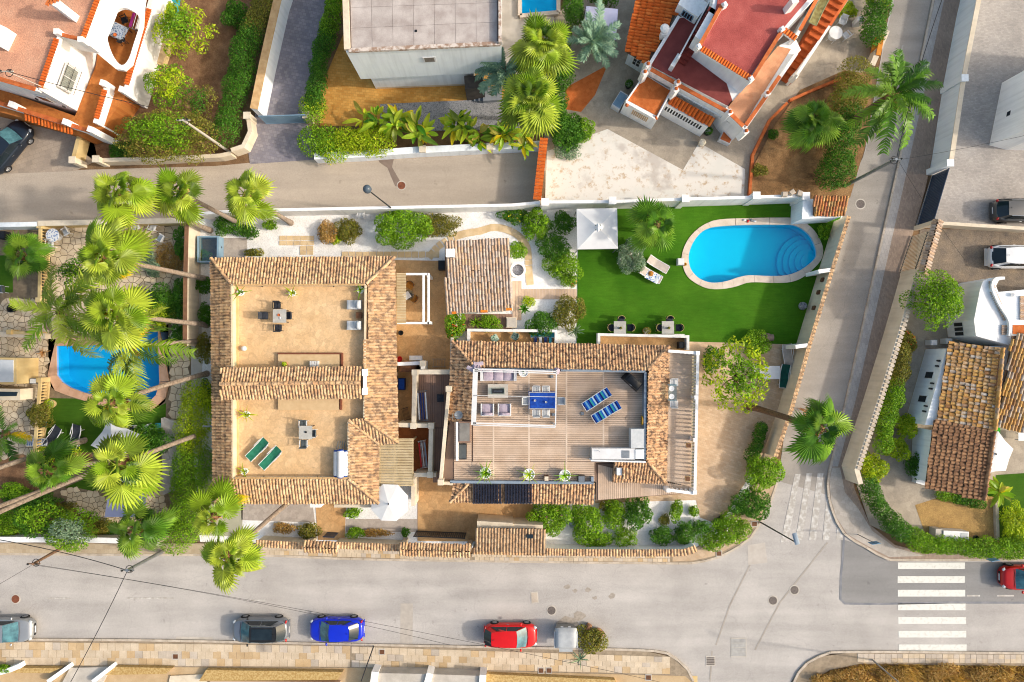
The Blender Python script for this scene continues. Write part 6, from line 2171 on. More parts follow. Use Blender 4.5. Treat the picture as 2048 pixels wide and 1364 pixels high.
def b_cushchair(t):
 part('base', MB().cbox(0, 0, 0, 1.05, .66, .3), LIGHTF, t, True)
 part('seat_cushion', MB().pillow(-.12, 0, .3, .72, .62, .15), LIGHTF, t, True, 'all')
 part('back_cushion', MB().pillow(.38, 0, .3, .32, .62, .5), LIGHTF, t, True, 'all')
 part('scatter_cushion', MB().pillow(.2, .1, .42, .34, .4, .2, .3), LIGHTF, t, True, 'all')
for l, x, y in (('upper', 710, 610), ('lower', 710, 651)):
 spawn('cushchair', b_cushchair, 'armchair', 'pale cushioned lounge chair, %s of the two by the parapet' % l, 'armchair', x, y, Z, 0, 'pale lounge chairs')
def b_slat(t):
 for k in range(6):
  part('slat', MB().cbox(0, -.2 + k * .08, .34, .4, .06, .03), WOODD, t, True)
 for x in (-1, 1):
  part('leg', MB().cbox(x * .16, 0, 0, .05, .4, .34), WOODD, t, True)
spawn('slat_table', b_slat, 'side_table', 'brown slatted side table between the pale lounge chairs', 'table', 720, 631, Z)
for l, x, y, n, mm in (('upper left corner of the upper terrace', 480, 585, 9, FL_G), ('middle of the upper terrace north edge', 584, 586, 10, FL_Y), ('lounge chair end of the upper terrace', 721, 580, 12, FL_G), ('left edge just below the gable roof', 492, 829, 14, FL_Y), ('lower left terrace corner', 488, 943, 12, FL_Y)):
 pot_plant('white pot with green leaves at the ' + l, x, y, Z, .25, mm, n, .75, .4)
pot_plant('small yellow-leaved pot on the pale platform', 570, 728, 3.3, .16, FL_Y, 8, .3, .22, TERRA, 'bush')
c = W(628, 729, 3.6); SK = thing('wall_vent', 'white vent housing with slats on the pale platform', 'vent', (c.x, c.y, 3.3))
for k in range(4): part('slat', MB().cbox(-.24 + k * .16, 0, 0, .12, .5, .34 - .03 * k), WPLAST, SK, True)
c = W(488, 697, Z + .2); c.z = Z
single('globe_lamp', MB().lathe([(.08, 0), (.1, .04), (.18, .12), (.2, .24), (.14, .36), (.03, .41)], 14, c), WPLAST, 'white globe floor lamp on the upper terrace', 'lamp', smooth=True)
c = W(469, 727, Z + .2); c.z = Z
single('glass_jar', MB().lathe([(.12, 0), (.16, .1), (.16, .3), (.1, .38), (.1, .42)], 12, c), CLEAR, 'clear glass jar beside the gable roof', 'jar', smooth=True)
c = W(680, 928, 3.9); c.z = Z
SW = thing('water_heater', 'white and blue solar water heater tanks beside the terrace roof', 'water heater', c)
BL = mat('blue_end', sr(36, 92, 190), sr(28, 74, 160), 3)
for x, z, L in ((0, .75, 1.95), (-.3, .55, 1.8), (.3, .55, 1.8)):
 part('tank', MB().tube([(x, -L / 2, z), (x, -L / 2 + .06, z), (x, L / 2 - .06, z), (x, L / 2, z)], [.18, .24, .24, .18], 16), WPLAST, SW, True, True)
 for s in (1, -1): part('tank_cap', MB().tube([(x, s * (L / 2 - .03), z), (x, s * (L / 2 + .03), z)], [.24, .2], 16), BL, SW, True, True)
for x in (-.5, .5):
 for y in (-.8, .8): part('leg', MB().bar((x, y, 0), (x * .4, y, .6), .05), METAL, SW, True)
for k in range(5): part('pipe', MB().tube([(-.4 + k * .2, 1.0, .3), (-.3 + k * .16, 1.3, .34), (-.3 + k * .17, 1.55, .2)], .025, 5), METAL, SW, True)

# --- deck of the second villa (floor at 3.2)
Z = 3.2
PF = thing('pergola', 'white metal pergola frame over the deck lounge', 'pergola', W(1030, 795, Z) - Vector((0, 0, 0)))
for pts, w_ in (([(949, 738), (1113, 743)], .09), ([(949, 742), (1113, 747)], .07), ([(1113, 740), (1111, 852)], .08), ([(946, 846), (1111, 852)], .09), ([(946, 850), (1111, 855)], .06), ([(951, 738), (947, 850)], .34), ([(946, 791), (1112, 794)], .03)):
 run(PF, 'beam', pts, w_, 5.45, 5.55, WPLAST)
for x, y in ((949, 740), (1112, 743), (1110, 852), (947, 849)):
 c = W(x, y, 5.4); part('post', MB().cbox(c.x, c.y, Z, .1, .1, 2.25), WPLAST, PF)
def cloth_bundle(label, px, py, z, r, sx=1.0):
 c = W(px, py, z); g = random.Random(int(px))
 mb = MB()
 for k in range(9):
  a = g.uniform(0, 6.28); q_ = g.uniform(0, r)
  mb.tube([(c.x + q_ * sx * math.cos(a), c.y + q_ * math.sin(a), z + g.uniform(-.1, .3)), (c.x + q_ * .5 * math.cos(a + 1), c.y + q_ * .5 * math.sin(a + 1), z + .1), (c.x + g.uniform(-.1, .1), c.y - .1, z - 1.2)], [.14, .17, .08], 7)
 return single('curtain', mb, LILAC, label, 'curtain', smooth=True)
cloth_bundle('gathered lilac curtain at the left corner of the deck pergola', 952, 736, 5.2, .5, 1.3)
cloth_bundle('gathered lilac curtain at the right corner of the deck pergola', 1113, 742, 5.2, .22)
c = W(997, 750, Z + .4); c.z = Z
SF = thing('sofa', 'white outdoor sofa with lilac cushions under the pergola', 'sofa', c)
part('base', MB().cbox(0, 0, 0, 2.5, .85, .28), WPLAST, SF, True)
for s in (1, -1): part('armrest', MB().cbox(s * 1.2, 0, .28, .2, .85, .3), WPLAST, SF, True)
part('backrest', MB().cbox(0, .38, .28, 2.2, .09, .45), WPLAST, SF, True)
for k in range(3):
 part('seat_cushion', MB().pillow(-.72 + k * .72, -.06, .28, .7, .7, .16), LILAC, SF, True, 'all')
 part('back_cushion', MB().pillow(-.72 + k * .72, .26, .38, .68, .2, .42), LILAC, SF, True, 'all')
def b_arm(t):
 part('base', MB().cbox(0, 0, 0, .84, .8, .26), WPLAST, t, True)
 for s in (1, -1): part('armrest', MB().cbox(s * .43, 0, .26, .09, .86, .28), WPLAST, t, True)
 part('backrest', MB().cbox(0, -.42, .26, .78, .06, .4), WPLAST, t, True)
 part('seat_cushion', MB().pillow(0, .06, .26, .74, .7, .16), LILAC, t, True, 'all')
 part('back_cushion', MB().pillow(0, -.3, .36, .74, .2, .38), LILAC, t, True, 'all')
for l, x in (('left', 975), ('right', 1009)):
 spawn('armchair_w', b_arm, 'armchair', 'white armchair with lilac cushions, %s one facing the fire table' % l, 'armchair', x, 819, Z + .3, 0, 'deck armchairs').location.z = Z
c = W(996, 782, Z + .45); c.z = Z
FT = thing('fire_table', 'pale glass-edged gas fire table between sofa and armchairs', 'fire table', c)
part('body', MB().cbox(0, 0, 0, 1.1, .7, .42), CONCRETE, FT, True)
part('table_top', MB().cbox(0, 0, .42, 1.45, 1.0, .05), CONCRETE, FT, True)
part('burner_tray', MB().cbox(0, 0, .47, .85, .36, .03), DARKMETAL, FT, True)
part('burner', MB().tube([(-.3, 0, .52), (.3, 0, .52)], .025, 6), CHROME, FT, True)
for p in (((-.46, -.22), (.46, -.22)), ((.46, -.22), (.46, .22)), ((.46, .22), (-.46, .22)), ((-.46, .22), (-.46, -.22))):
 part('glass_guard', strip(MB(), [Vector(p[0]), Vector(p[1])], .015, .47, .66), CLEAR, FT, True)
spawn('table_blue', b_table(1.95, 1.2, .75, TABLETOP, WPLAST, BLUEF), 'dining_table', 'dining table under a blue cloth on the deck', 'table', 1085, 801, Z + .75).location.z = Z
for l, x, y, a in (('upper left', 1072, 779, 180), ('upper right', 1091, 779, 180), ('lower left', 1072, 824, 0), ('lower right', 1091, 824, 0), ('left-hand end', 1052, 801, -90), ('right-hand end', 1120, 801, 90)):
 chair('white', 'white chair at the %s of the blue dining table' % l, x, y, Z, a, 'white dining chairs')
dish('white glass left on the blue cloth', 1070, 801, Z + .76, .08, WPLAST, 'drinking_glass', h=.12)
dish('white glass right on the blue cloth', 1092, 804, Z + .76, .08, WPLAST, 'drinking_glass', h=.12)
pot_plant('large round white planter with dark opening beside the sofa', 1047, 744, Z, .36, FL_D, 6, .2, .5)
STR = m_stripes('blue_stripes', [sr(24, 96, 196), sr(130, 196, 236), sr(24, 96, 196), sr(20, 40, 120), sr(60, 176, 180), sr(30, 110, 206), sr(190, 226, 244), sr(20, 40, 120)], .95)
for l, x, y, a in (('upper', 1192, 798, 33), ('lower', 1211, 823, 31)):
 spawn('lounger_str', b_lounger(2.15, .72, STR, WPLAST, wave=True), 'sun_lounger', 'blue striped wavy sun lounger, %s of the deck pair' % l, 'sun lounger', x, y, Z, R(a), 'striped loungers')
c = W(1266, 763, Z + .6); c.z = Z
BQ = thing('barbecue', 'black covered gas barbecue in the deck corner', 'barbecue', c, R(-42))
part('cover', MB().hexa([(-.75, -.36, .05), (.75, -.36, .05), (.75, .36, .05), (-.75, .36, .05)], [(-.62, -.30, .95), (.62, -.30, .95), (.55, .26, 1.1), (-.55, .26, 1.1)]), BLACK, BQ, True)
part('cover_lid', MB().pillow(0, 0, .92, 1.0, .55, .34), BLACK, BQ, True, 'all')
part('badge', MB().cbox(0, -.33, .85, .2, .02, .1), WPLAST, BQ, True)
KC = thing('outdoor_kitchen', 'white L-shaped outdoor kitchen counter in the deck corner', 'kitchen', W(1250, 890, Z))
blk(KC, 'counter', [(1184, 897), (1270, 897), (1270, 919), (1184, 919)], Z, Z + .9, WPLAST)
blk(KC, 'counter', [(1262, 858), (1288, 858), (1288, 896.5), (1262, 896.5)], Z, Z + .92, LIGHTF)
blk(KC, 'hob', [(1271, 899), (1288, 899), (1288, 918), (1271, 918)], Z, Z + .94, BLUEWHITE)
blk(KC, 'sink', [(1243, 901), (1259, 901), (1259, 916), (1243, 916)], Z + .901, Z + .915, METAL)
c = W(1196, 901, Z + .95); part('tap', MB().tube([(c.x, c.y, Z + .9), (c.x, c.y, Z + 1.1), (c.x + .12, c.y - .05, Z + 1.1)], .02, 5), CHROME, KC)
blk(KC, 'splashback', [(1182, 920), (1292, 923), (1292, 925.5), (1182, 922.5)], Z - .1, Z + 1.0, BLUEWHITE)
c = W(1284, 841, 3.6)
single('garden_hose', MB().tube([(c.x, c.y + .32 * math.cos(k * .45), c.z + .3 * math.sin(k * .45)) for k in range(30)], .035, 5), YELLOWP, 'coiled yellow hose on the deck parapet', 'hose')
for l, x, y, n in (('left of the solar panels', 971, 946, 22), ('above the second solar panel', 1058, 949, 12), ('right of the wooden box', 1130, 951, 14)):
 pot_plant('big white round planter with arching leaves ' + l, x, y, Z, .42, FL_Y if n == 12 else FL_G, n, .9, .55, name='planter')
def crate(name, label, px, py, z, sx, sy, sz, m, cat, lid=None, rz=0.0):
 c = W(px, py, z + sz); c.z = z
 t = thing(name, label, cat, c, rz)
 part('body', MB().cbox(0, 0, 0, sx, sy, sz), m, t, True)
 part('lid', MB().cbox(0, 0, sz + .002, sx * .86, sy * .86, .04), lid or m, t, True)
 return t
crate('lantern', 'brown wooden lantern box between two white planters', 1093, 957, Z, .32, .34, .5, WOODD, 'lantern', CREAM)
crate('storage_bin', 'grey metal bin at the end of the planter row', 1163, 958, Z, .5, .46, .5, DARKMETAL, 'bin', METAL)
crate('storage_box', 'grey slatted storage box at the deck entrance', 929, 864, Z, .85, 1.5, .5, DECKD, 'box', mat('grey_lid', sr(150, 146, 140), sr(130, 126, 120), 2))
crate('spa_hatch', 'dark hatch with a white knob beside the storage box', 925, 903, Z, .6, 1.15, .12, DARKMETAL, 'hatch', mat('hatch_grey', sr(92, 98, 100), sr(80, 86, 88), 2))
for l, x, y in (('by the pergola post', 1107, 829), ('beside the lower striped lounger', 1165, 827), ('near the right pergola corner', 1104, 753)):
 crate('floor_socket', 'small grey floor box on the deck ' + l, x, y, Z, .22, .22, .1, METAL, 'floor box')
for l, x0, x1 in (('left', 946, 1003), ('right', 1009, 1064)):
 t = thing('solar_collector', 'black tube solar collector, %s one on the south tiles' % l, 'solar panel', W((x0 + x1) / 2, 986, 3.0), 0, 'solar collectors')
 for k in range(18):
  x = x0 + (x1 - x0) * (k + .5) / 18
  part('tube', MB().tube([W(x, 967, 3.42), W(x, 1007, 2.78)], .045, 6), SOLAR, t)
 part('header', MB().tube([W(x0 - 1, 967, 3.44), W(x1 + 1, 967, 3.44)], .07, 8), DARKMETAL, t)
 part('frame', MB().tube([W(x0 - 1, 1006, 2.74), W(x1 + 1, 1006, 2.74)], .05, 6), METAL, t)
c = W(912, 832, 3.9); AN = thing('antenna', 'roof antenna and dish at the west roof corner', 'antenna', (c.x, c.y, 3.3))
part('mast', MB().bar((0, 0, 0), (0, 0, 1.2), .05), METAL, AN, True)
part('dish', MB().lathe([(.02, 0), (.2, .05), (.3, .14), (.27, .14), (.18, .07)], 14, (.2, .1, .8)), METAL, AN, True, True)
part('arm', MB().bar((-.4, -.1, 1.1), (.5, .1, 1.15), .03).bar((-.2, -.25, 1.1), (-.2, .2, 1.1), .03), METAL, AN, True)
# balcony table
t = spawn('table_glass', b_table(.6, 1.2, .74, CLEAR, WPLAST), 'table', 'clear-topped table with two white plates on the balcony', 'table', 1345, 785, 3.66); t.location.z = 2.92
dish('upper white plate on the balcony table', 1343, 777, 3.68, .2, WPLAST, 'plate', h=.03)
dish('lower white plate on the balcony table', 1343, 793, 3.68, .2, WPLAST, 'plate', h=.03)
chair('white', 'white chair north of the balcony table', 1344, 765, 2.92, 180, 'balcony chairs')
chair('white', 'white chair south of the balcony table', 1344, 806, 2.92, 0, 'balcony chairs')
crate('lantern', 'sand lantern on the balcony rail, upper of two', 1378, 891, 3.85, .3, .3, .3, TERRABEIGE, 'lantern', WOODD)
crate('lantern', 'sand lantern on the balcony rail, lower of two', 1376, 958, 3.85, .3, .3, .3, TERRABEIGE, 'lantern', WOODD)

# --- patio between the villas
chair('rattan', 'orange rattan chair under the pergola, upper of two', 822, 572, .05, 150, 'rattan chairs')
chair('rattan', 'orange rattan chair under the pergola, lower of two', 830, 598, .05, 60, 'rattan chairs')
c = W(817, 590, .7); c.z = .05
RT = thing('round_table', 'round glass table with a white cloth under the pergola', 'table', c)
part('table_top', MB().lathe([(.4, .68), (.4, .72)], 20), CLEAR, RT, True)
part('cloth', MB().cbox(-.1, -.05, .725, .5, .5, .01, .6), WPLAST, RT, True)
part('foot', MB().lathe([(.25, 0), (.05, .08), (.04, .68)], 10), DARKMETAL, RT, True)
crate('speaker', 'black box at the patio wall beside the shed', 883, 530, .05, .5, .7, .7, BLACK, 'speaker')
dish('red basin on the patio', 800, 718, .1, .22, REDP, 'basin', 'basin', .2)
dish('small black pot near the pergola foot', 803, 666, .1, .2, BLACK, 'flower_pot', 'pot', .3)
crate('cabinet', 'long white cabinet on the patio', 831, 716, .05, .95, .36, .6, WPLAST, 'cabinet')
def rack(label, px, py, z, w, d, h, m, rz=0.0, n=6, cloth=(), name='drying_rack'):
 c = W(px, py, z + h); c.z = z
 t = thing(name, label, 'drying rack', c, rz)
 for s in (1, -1):
  part('side_rail', MB().bar((-w / 2, s * d / 2, h), (w / 2, s * d / 2, h), .03), m, t, True)
  for x in (-.4, .4): part('leg', MB().bar((x * w, s * d / 2, 0), (-x * w * .6, s * d / 2, h), .03), m, t, True)
 for k in range(n):
  x = -w / 2 + w * (k + .5) / n
  part('wire', MB().bar((x, -d / 2, h), (x, d / 2, h), .02), m, t, True)
 for k, mm in enumerate(cloth):
  part('laundry', MB().cbox(-w * .35 + k * w * .7 / max(1, len(cloth) - 1), 0, h + .02, w * .5 / len(cloth), d * .9, .03), mm, t, True)
 return t
rack('folding metal rack leaning beside the patio wall', 878, 726, .05, 1.1, .6, .7, METAL, 0, 5)
rack('white drying rack with blue cushions in the deck court', 845, 812, 1.46, .8, 2.2, .6, METAL, R(4), 4, (LIGHTF, NAVY, NAVY, LIGHTF))
rack('white drying rack with clothes in the tiled court', 846, 909, .5, .6, 2.0, .8, WPLAST, R(6), 5, (REDP, LIGHTF, METAL))
chair('black', 'dark chair alone in the deck court', 882, 795, 1.46, 90)
crate('bicycle_box', 'blue cushion box in the shaded store court', 803, 768, .05, .5, .9, .5, NAVY, 'box', BLUEF)
crate('shelf_unit', 'brown shelf unit against the store court wall', 815, 737, .05, 1.3, .5, 1.6, WOODD, 'shelf')
rack('bundle of folded chairs in the store court', 812, 828, .05, .5, .9, .7, DARKMETAL, R(15), 6)
def parasol(label, px, py, h, r, n, m, base_z=.05, conc=0.0, rot=0.0, pole=METAL):
 c = W(px, py, h); c.z = base_z
 t = thing('parasol', label, 'parasol', c, rot)
 H_ = h - base_z
 rim = []
 for k in range(n):
  a = 2 * math.pi * k / n; rim.append((r * math.cos(a), r * math.sin(a), H_ - .45 * r / 1.4))
  if conc:
   a += math.pi / n; rim.append((r * conc * math.cos(a), r * conc * math.sin(a), H_ - .38 * r / 1.4))
 e = len(rim) // n
 for k in range(n):
  idx = [rim[(k * e + j) % len(rim)] for j in range(e + 1)]
  P_ = [(0, 0, H_)] + idx
  part('canopy_panel', MB().add(P_, [tuple(range(len(P_)))]), m, t, True)
  part('rib', MB().bar((0, 0, H_ - .03), (idx[0][0] * .98, idx[0][1] * .98, idx[0][2] - .02), .02), pole, t, True)
 part('pole', MB().tube([(0, 0, 0), (0, 0, H_)], .03, 8), pole, t, True)
 part('finial', MB().lathe([(.06, 0), (.06, .04), (.02, .1)], 8, (0, 0, H_)), DARKMETAL, t, True)
 part('foot', MB().lathe([(.3, 0), (.28, .06), (.06, .1)], 14), CONCRETE, t, True)
 return t
parasol('white octagonal parasol below the slatted awning', 777, 1008, 3.25, 1.42, 8, CANVAS, rot=R(20))
parasol('white star-shaped parasol beside the brown tile roof', 1992, 908, 2.6, 1.7, 6, CANVAS, conc=.80, rot=R(10))
parasol('pale blue-grey parasol between the palms of the left garden', 222, 882, 2.4, 1.9, 4, CANVASG, conc=.6, rot=R(12))
c = W(1196, 455, 2.7); c.z = .05
GZ = thing('gazebo', 'square white canvas gazebo at the corner of the lawn', 'gazebo', c, R(1))
for k in range(4):
 a, b = [((1.5, 1.5), (-1.5, 1.5), (-1.5, -1.5), (1.5, -1.5))[(k + j) % 4] for j in (0, 1)]
 part('canopy_panel', MB().grid(lambda u, v: ((a[0] + (b[0] - a[0]) * u) * (1 - v * .86), (a[1] + (b[1] - a[1]) * u) * (1 - v * .86), 2.2 + .45 * v - .06 * math.sin(math.pi * v)), 6, 8), CANVAS, GZ, True, 'all')
 part('valance', MB().add([(*a, 2.2), (*b, 2.2), (*b, 2.0), (*a, 2.0)], [(0, 1, 2, 3)]), CANVAS, GZ, True)
 part('post', MB().cbox(a[0] * .97, a[1] * .97, 0, .07, .07, 2.2), METAL, GZ, True)
part('vent_cap', MB().lathe([(.32, 2.63), (.22, 2.7), (.05, 2.82)], 4), CANVAS, GZ, True)
def sail(name, label, pts, m):
 P_ = [W(*p) for p in pts]
 c = sum(P_, Vector()) / 4
 t = thing(name, label, 'awning', (c.x, c.y, 0))
 mb = MB().grid(lambda u, v: P_[0].lerp(P_[1], u).lerp(P_[3].lerp(P_[2], u), v) - Vector((0, 0, .35 * math.sin(math.pi * u) * math.sin(math.pi * v))), 10, 10)
 part('canvas', mb, m, t, False, 'all')
 for p in P_: part('post', MB().cbox(p.x, p.y, 0, .07, .07, p.z), METAL, t)
sail('shade_sail', 'lavender shade sail over the stone terrace', [(222, 955, 2.5), (294, 955, 2.5), (290, 1034, 2.4), (209, 1034, 2.4)], LAVENDER)
sail('shade_sail', 'white tent roof among the palms at the top', [(1172, 12, 2.4), (1236, 18, 2.4), (1232, 80, 2.4), (1168, 60, 2.4)], LAVENDER)

# --- lawn
for tx, l in ((1240, 'left'), (1336, 'right')):
 spawn('table_lawn', b_table(.92, .95, .74, TABLETOP, DARKMETAL), 'table', 'pale table on the lawn, %s of the two by the veranda' % l, 'table', tx, 655, .8, 0, 'lawn tables').location.z = .06
 for s, x, y, a in (('north', tx, 640, 180), ('west', tx - 20, 656, -90), ('east', tx + 19, 656, 90)):
  chair('rope', 'black tub chair %s of the %s lawn table' % (s, l), x, y, .06, a, 'lawn chairs')
 pot_plant('tiny plant pot on the %s lawn table' % l, tx + 1, 656, .8, .09, FL_O, 6, .1, .1, DARKMETAL, 'bush')
pot_plant('brown shrub in a round pot between the lawn tables', 1293, 662, .06, .3, FL_O, 1, .3, .35, TERRA, 'bush')
spawn('lounger_taupe', b_lounger(1.75, .66, TAUPE, WPLAST), 'sun_lounger', 'bare taupe sun lounger on the lawn', 'sun lounger', 1314, 530, .06, R(150))
spawn('lounger_taupe', None, 'sun_lounger', 'taupe sun lounger with blue towel on the lawn', 'sun lounger', 1300, 551, .06, R(152))
c = W(1306, 553, .5); TWL = m_leafprint('towel_print', sr(40, 110, 190), sr(230, 238, 244))
single('beach_towel', MB().grid(lambda u, v: (c.x + ((u - .5) * 1.1) * math.cos(R(152)) - ((v - .5) * .72) * math.sin(R(152)), c.y + ((u - .5) * 1.1) * math.sin(R(152)) + ((v - .5) * .72) * math.cos(R(152)), .45 + .02 * math.sin(u * 14)), 10, 8), TWL, 'blue and white beach towel on the lawn lounger', 'towel', smooth='all')
c = W(1302, 547, .5)
single('straw_hat', MB().lathe([(.2, 0), (.2, .01), (.1, .03), (.09, .1), (.02, .13)], 16, (c.x, c.y, .49)), RATTAN, 'straw hat lying on the beach towel', 'hat', smooth=True)
crate('pool_box', 'small white box at the left end of the pool', 1362, 523, .06, .5, .5, .5, WPLAST, 'box')
dish('orange ball beside the white pool box', 1369, 529, .1, .13, YELLOWP, 'ball', 'ball', .2)
c = W(1500, 441, .2); PT = thing('pool_toy', 'red and white toys lying on the pool edge', 'toy', (c.x, c.y, .11))
for k, mm in enumerate((WPLAST, REDP, METAL, WPLAST)): part('toy_piece', MB().pillow(-.4 + k * .26, .04 * (-1) ** k, 0, .24, .16, .1, k), mm, PT, True, 'all')
c = W(1605, 612, .4); c.z = .06
single('garden_urn', MB().lathe([(.14, 0), (.24, .15), (.32, .35), (.26, .6), (.14, .72), (.18, .78)], 18, c), GREYGRAVEL, 'dark speckled urn by the lawn wall', 'urn', smooth=True)
c = W(1533, 675, .5); c.z = .06
single('clay_jar', MB().tube([(c.x - .5, c.y, .35), (c.x - .3, c.y, .35), (c.x + .2, c.y, .35), (c.x + .45, c.y, .35), (c.x + .55, c.y, .35)], [.12, .3, .34, .24, .26], 16), mat('grey_clay', sr(150, 130, 116), sr(120, 104, 94), 6), 'large grey clay jar lying on its side at the lawn edge', 'jar', smooth=True)
spawn('chaise', b_lounger(1.9, .72, TAUPE, WPLAST, wave=True, arms=True), 'chaise_longue', 'white moulded chaise at the wall beyond the lawn', 'sun lounger', 1572, 713, .06, R(96))
spawn('chaise_green', b_lounger(1.8, .7, mat('teal_canvas', sr(20, 96, 86), sr(16, 78, 70), 4), WPLAST, arms=True), 'chaise_longue', 'white lounger with teal canvas under the tree edge', 'sun lounger', 1565, 752, .06, R(85))
t = spawn('table_white', b_table(1.5, 1.0, .74, WPLAST, WPLAST), 'garden_table', 'white garden table beneath the loose tree', 'table', 1540, 745, .8); t.location.z = .05
chair('white', 'white chair at the table beneath the loose tree', 1508, 735, .05, -90)
crate('drain_cover', 'grey slatted hatch at the corner of the yard', 1440, 1045, .05, 1.0, .8, .12, DARKMETAL, 'hatch', BLACK, R(35))
crate('stone_planter', 'square stone planter beside the gazebo', 1253, 514, .06, 1.1, .8, .45, CONCRETE, 'planter', SOIL)
# veranda pieces
chair('leaf', 'leaf-patterned tub chair on the veranda, left of two', 990, 677, .2, -60, 'veranda chairs')
chair('leaf', 'leaf-patterned tub chair on the veranda, right of two', 1030, 673, .2, 60, 'veranda chairs')
spawn('lounger_turq', b_lounger(1.8, .6, TURQ, WPLAST), 'sun_lounger', 'turquoise lounger mattress on the veranda', 'sun lounger', 1085, 668, .2, 0)
rack('striped folded deckchairs on the veranda', 1086, 681, .2, 1.6, .6, .5, METAL, 0, 9, (NAVY, LIGHTF, NAVY, TURQ))
crate('meter_box', 'black box on the right-hand veranda', 1363, 690, .2, .4, .5, .6, BLACK, 'box')
crate('trough', 'small stone trough beside the timber path', 1023, 645, .05, .8, .8, .4, CREAM, 'trough', CONCRETE)
# --- left garden
c = W(415, 498, 1.0); c.z = .05
CF = thing('cold_frame', 'pale blue glazed cold frame at the garden corner', 'cold frame', c)
for x in (-.75, .75): part('frame', MB().cbox(x, 0, 0, .14, 2.0, .9), BLUEGATE, CF, True)
for y in (-.95, .95): part('frame', MB().cbox(0, y, .002, 1.36, .12, .88), BLUEGATE, CF, True)
part('pane', MB().cbox(0, 0, .84, 1.36, 1.78, .02), CLEAR, CF, True)
part('soil', MB().cbox(0, 0, .05, 1.3, 1.7, .3), SOIL, CF, True)
dish('black garden tool tub beside the cold frame', 441, 496, .1, .25, BLACK, 'tub', 'tub', .4)
c = W(107, 471, .7); c.z = .085
PTB = thing('round_table', 'round table with blue patterned cloth in the left garden', 'table', c)
part('table_top', MB().lathe([(.5, .7), (.52, .74), (.5, .75)], 20), m_leafprint('plate_print', sr(90, 130, 190), sr(236, 240, 244)), PTB, True)
part('foot', MB().lathe([(.3, 0), (.05, .1), (.04, .7)], 10), WPLAST, PTB, True)
for l, x, y, a in (('below the patterned table', 109, 490, 180), ('right of the patterned table', 140, 466, 120), ('under the ochre wall, left of two', 279, 455, 10), ('under the ochre wall, right of two', 312, 456, -20), ('lying by the lily bed', 328, 478, 60), ('beside the ladder in the gravel garden', 725, 432, 170)):
 chair('white', 'white plastic chair ' + l, x, y, .085, a, 'white garden chairs')
c = W(745, 433, .3)
LD = thing('ladder', 'white ladder lying along the lane wall', 'ladder', (c.x, c.y, .05))
for s in (1, -1): part('stile', MB().cbox(0, s * .2, .02, 1.9, .05, .06), WPLAST, LD, True)
for k in range(6): part('rung', MB().cbox(-.8 + k * .32, 0, .03, .04, .36, .04), WPLAST, LD, True)
spawn('lounger_grey', b_lounger(1.9, .66, CHARCOAL, WPLAST, arms=True), 'sun_lounger', 'white lounger with dark cushion, nearest the balustrade', 'sun lounger', 112, 872, .05, R(52))
spawn('lounger_grey', None, 'sun_lounger', 'white lounger with dark cushion, nearest the grey parasol', 'sun lounger', 157, 872, .05, R(75))
spawn('lounger_stripe2', b_lounger(1.4, .6, m_stripes('small_stripes', [sr(60, 110, 170), sr(230, 232, 236)], .12), WPLAST), 'sun_lounger', 'small blue and white striped lounger at the turf corner', 'sun lounger', 82, 883, .05, R(178))
crate('side_table', 'small dark-topped side table on the turf', 261, 857, .05, .55, .45, .4, WPLAST, 'table', CHARCOAL)
chair('white', 'white armchair with a turquoise towel on the turf', 300, 855, .05, 30)
single('towel', MB().pillow(W(316, 857, .5).x, W(316, 857, .5).y, .05, .7, .8, .4), TURQ, 'turquoise towel heap beside the white armchair', 'towel', smooth='all')
dish('turquoise glass lantern on the turf', 93, 848, .1, .22, TURQ, 'lantern', 'lantern', .3)
pot_plant('yellow-rimmed pot by the pool corner', 100, 808, .05, .35, FL_Y, 10, .4, .4, OCHREWALL, 'bush')
blade_plant('dry ochre star-shaped plant on the pool paving', 88, 706, .2, 22, .55, FL_DEAD, 'dried_plant', .03)
crate('cushion_stack', 'grey cushions on the left balustrade', 66, 762, 1.0, .5, .4, .1, CHARCOAL, 'cushion', LIGHTF)
chair('grey', 'grey wicker chair at the far left terrace', 12, 580, .085, 90)
dish('black kettle barbecue on the left terrace', 30, 618, .1, .3, BLACK, 'kettle_barbecue', 'barbecue', .5)
crate('water_tank', 'black box at the left garden corner by the lane', 4, 470, .05, .5, .6, .6, BLACK, 'box')
# --- upper houses
t = spawn('table_blue2', b_table(1.05, 1.05, .74, TABLETOP, DARKMETAL, m_leafprint('cloth_print', sr(60, 90, 140), sr(190, 206, 226))), 'table', 'table with blue patterned cloth in the oval porch', 'table', 236, 62, 2.8, R(-25)); t.location.z = 2.1
for l, x, y, a in (('upper left', 228, 38, 160), ('upper right', 256, 46, 110), ('lower left', 216, 72, -60), ('lower right', 250, 84, 20)):
 chair('black', 'black chair at the %s of the oval porch table' % l, x, y, 2.1, a, 'porch chairs')
dish('orange flower bowl on the porch table', 231, 70, 2.86, .14, TERRA)
rack('purple and white clothes airer on the porch', 272, 42, 2.1, .8, 1.2, .8, METAL, R(-15), 4, (FPU, LIGHTF))
c = W(1671, 66, .7); c.z = .04
RW = thing('round_table', 'round white garden table in the upper right yard', 'table', c)
part('table_top', MB().lathe([(.5, .7), (.52, .73), (.48, .75)], 20), WPLAST, RW, True, True)
part('foot', MB().lathe([(.3, 0), (.06, .1), (.05, .7)], 10), WPLAST, RW, True)
for l, x, y, a in (('north', 1679, 48, 160), ('south-west', 1660, 80, -30), ('south-east', 1686, 76, 40)):
 chair('white', 'white chair %s of the round yard table' % l, x, y, .04, a, 'yard chairs')
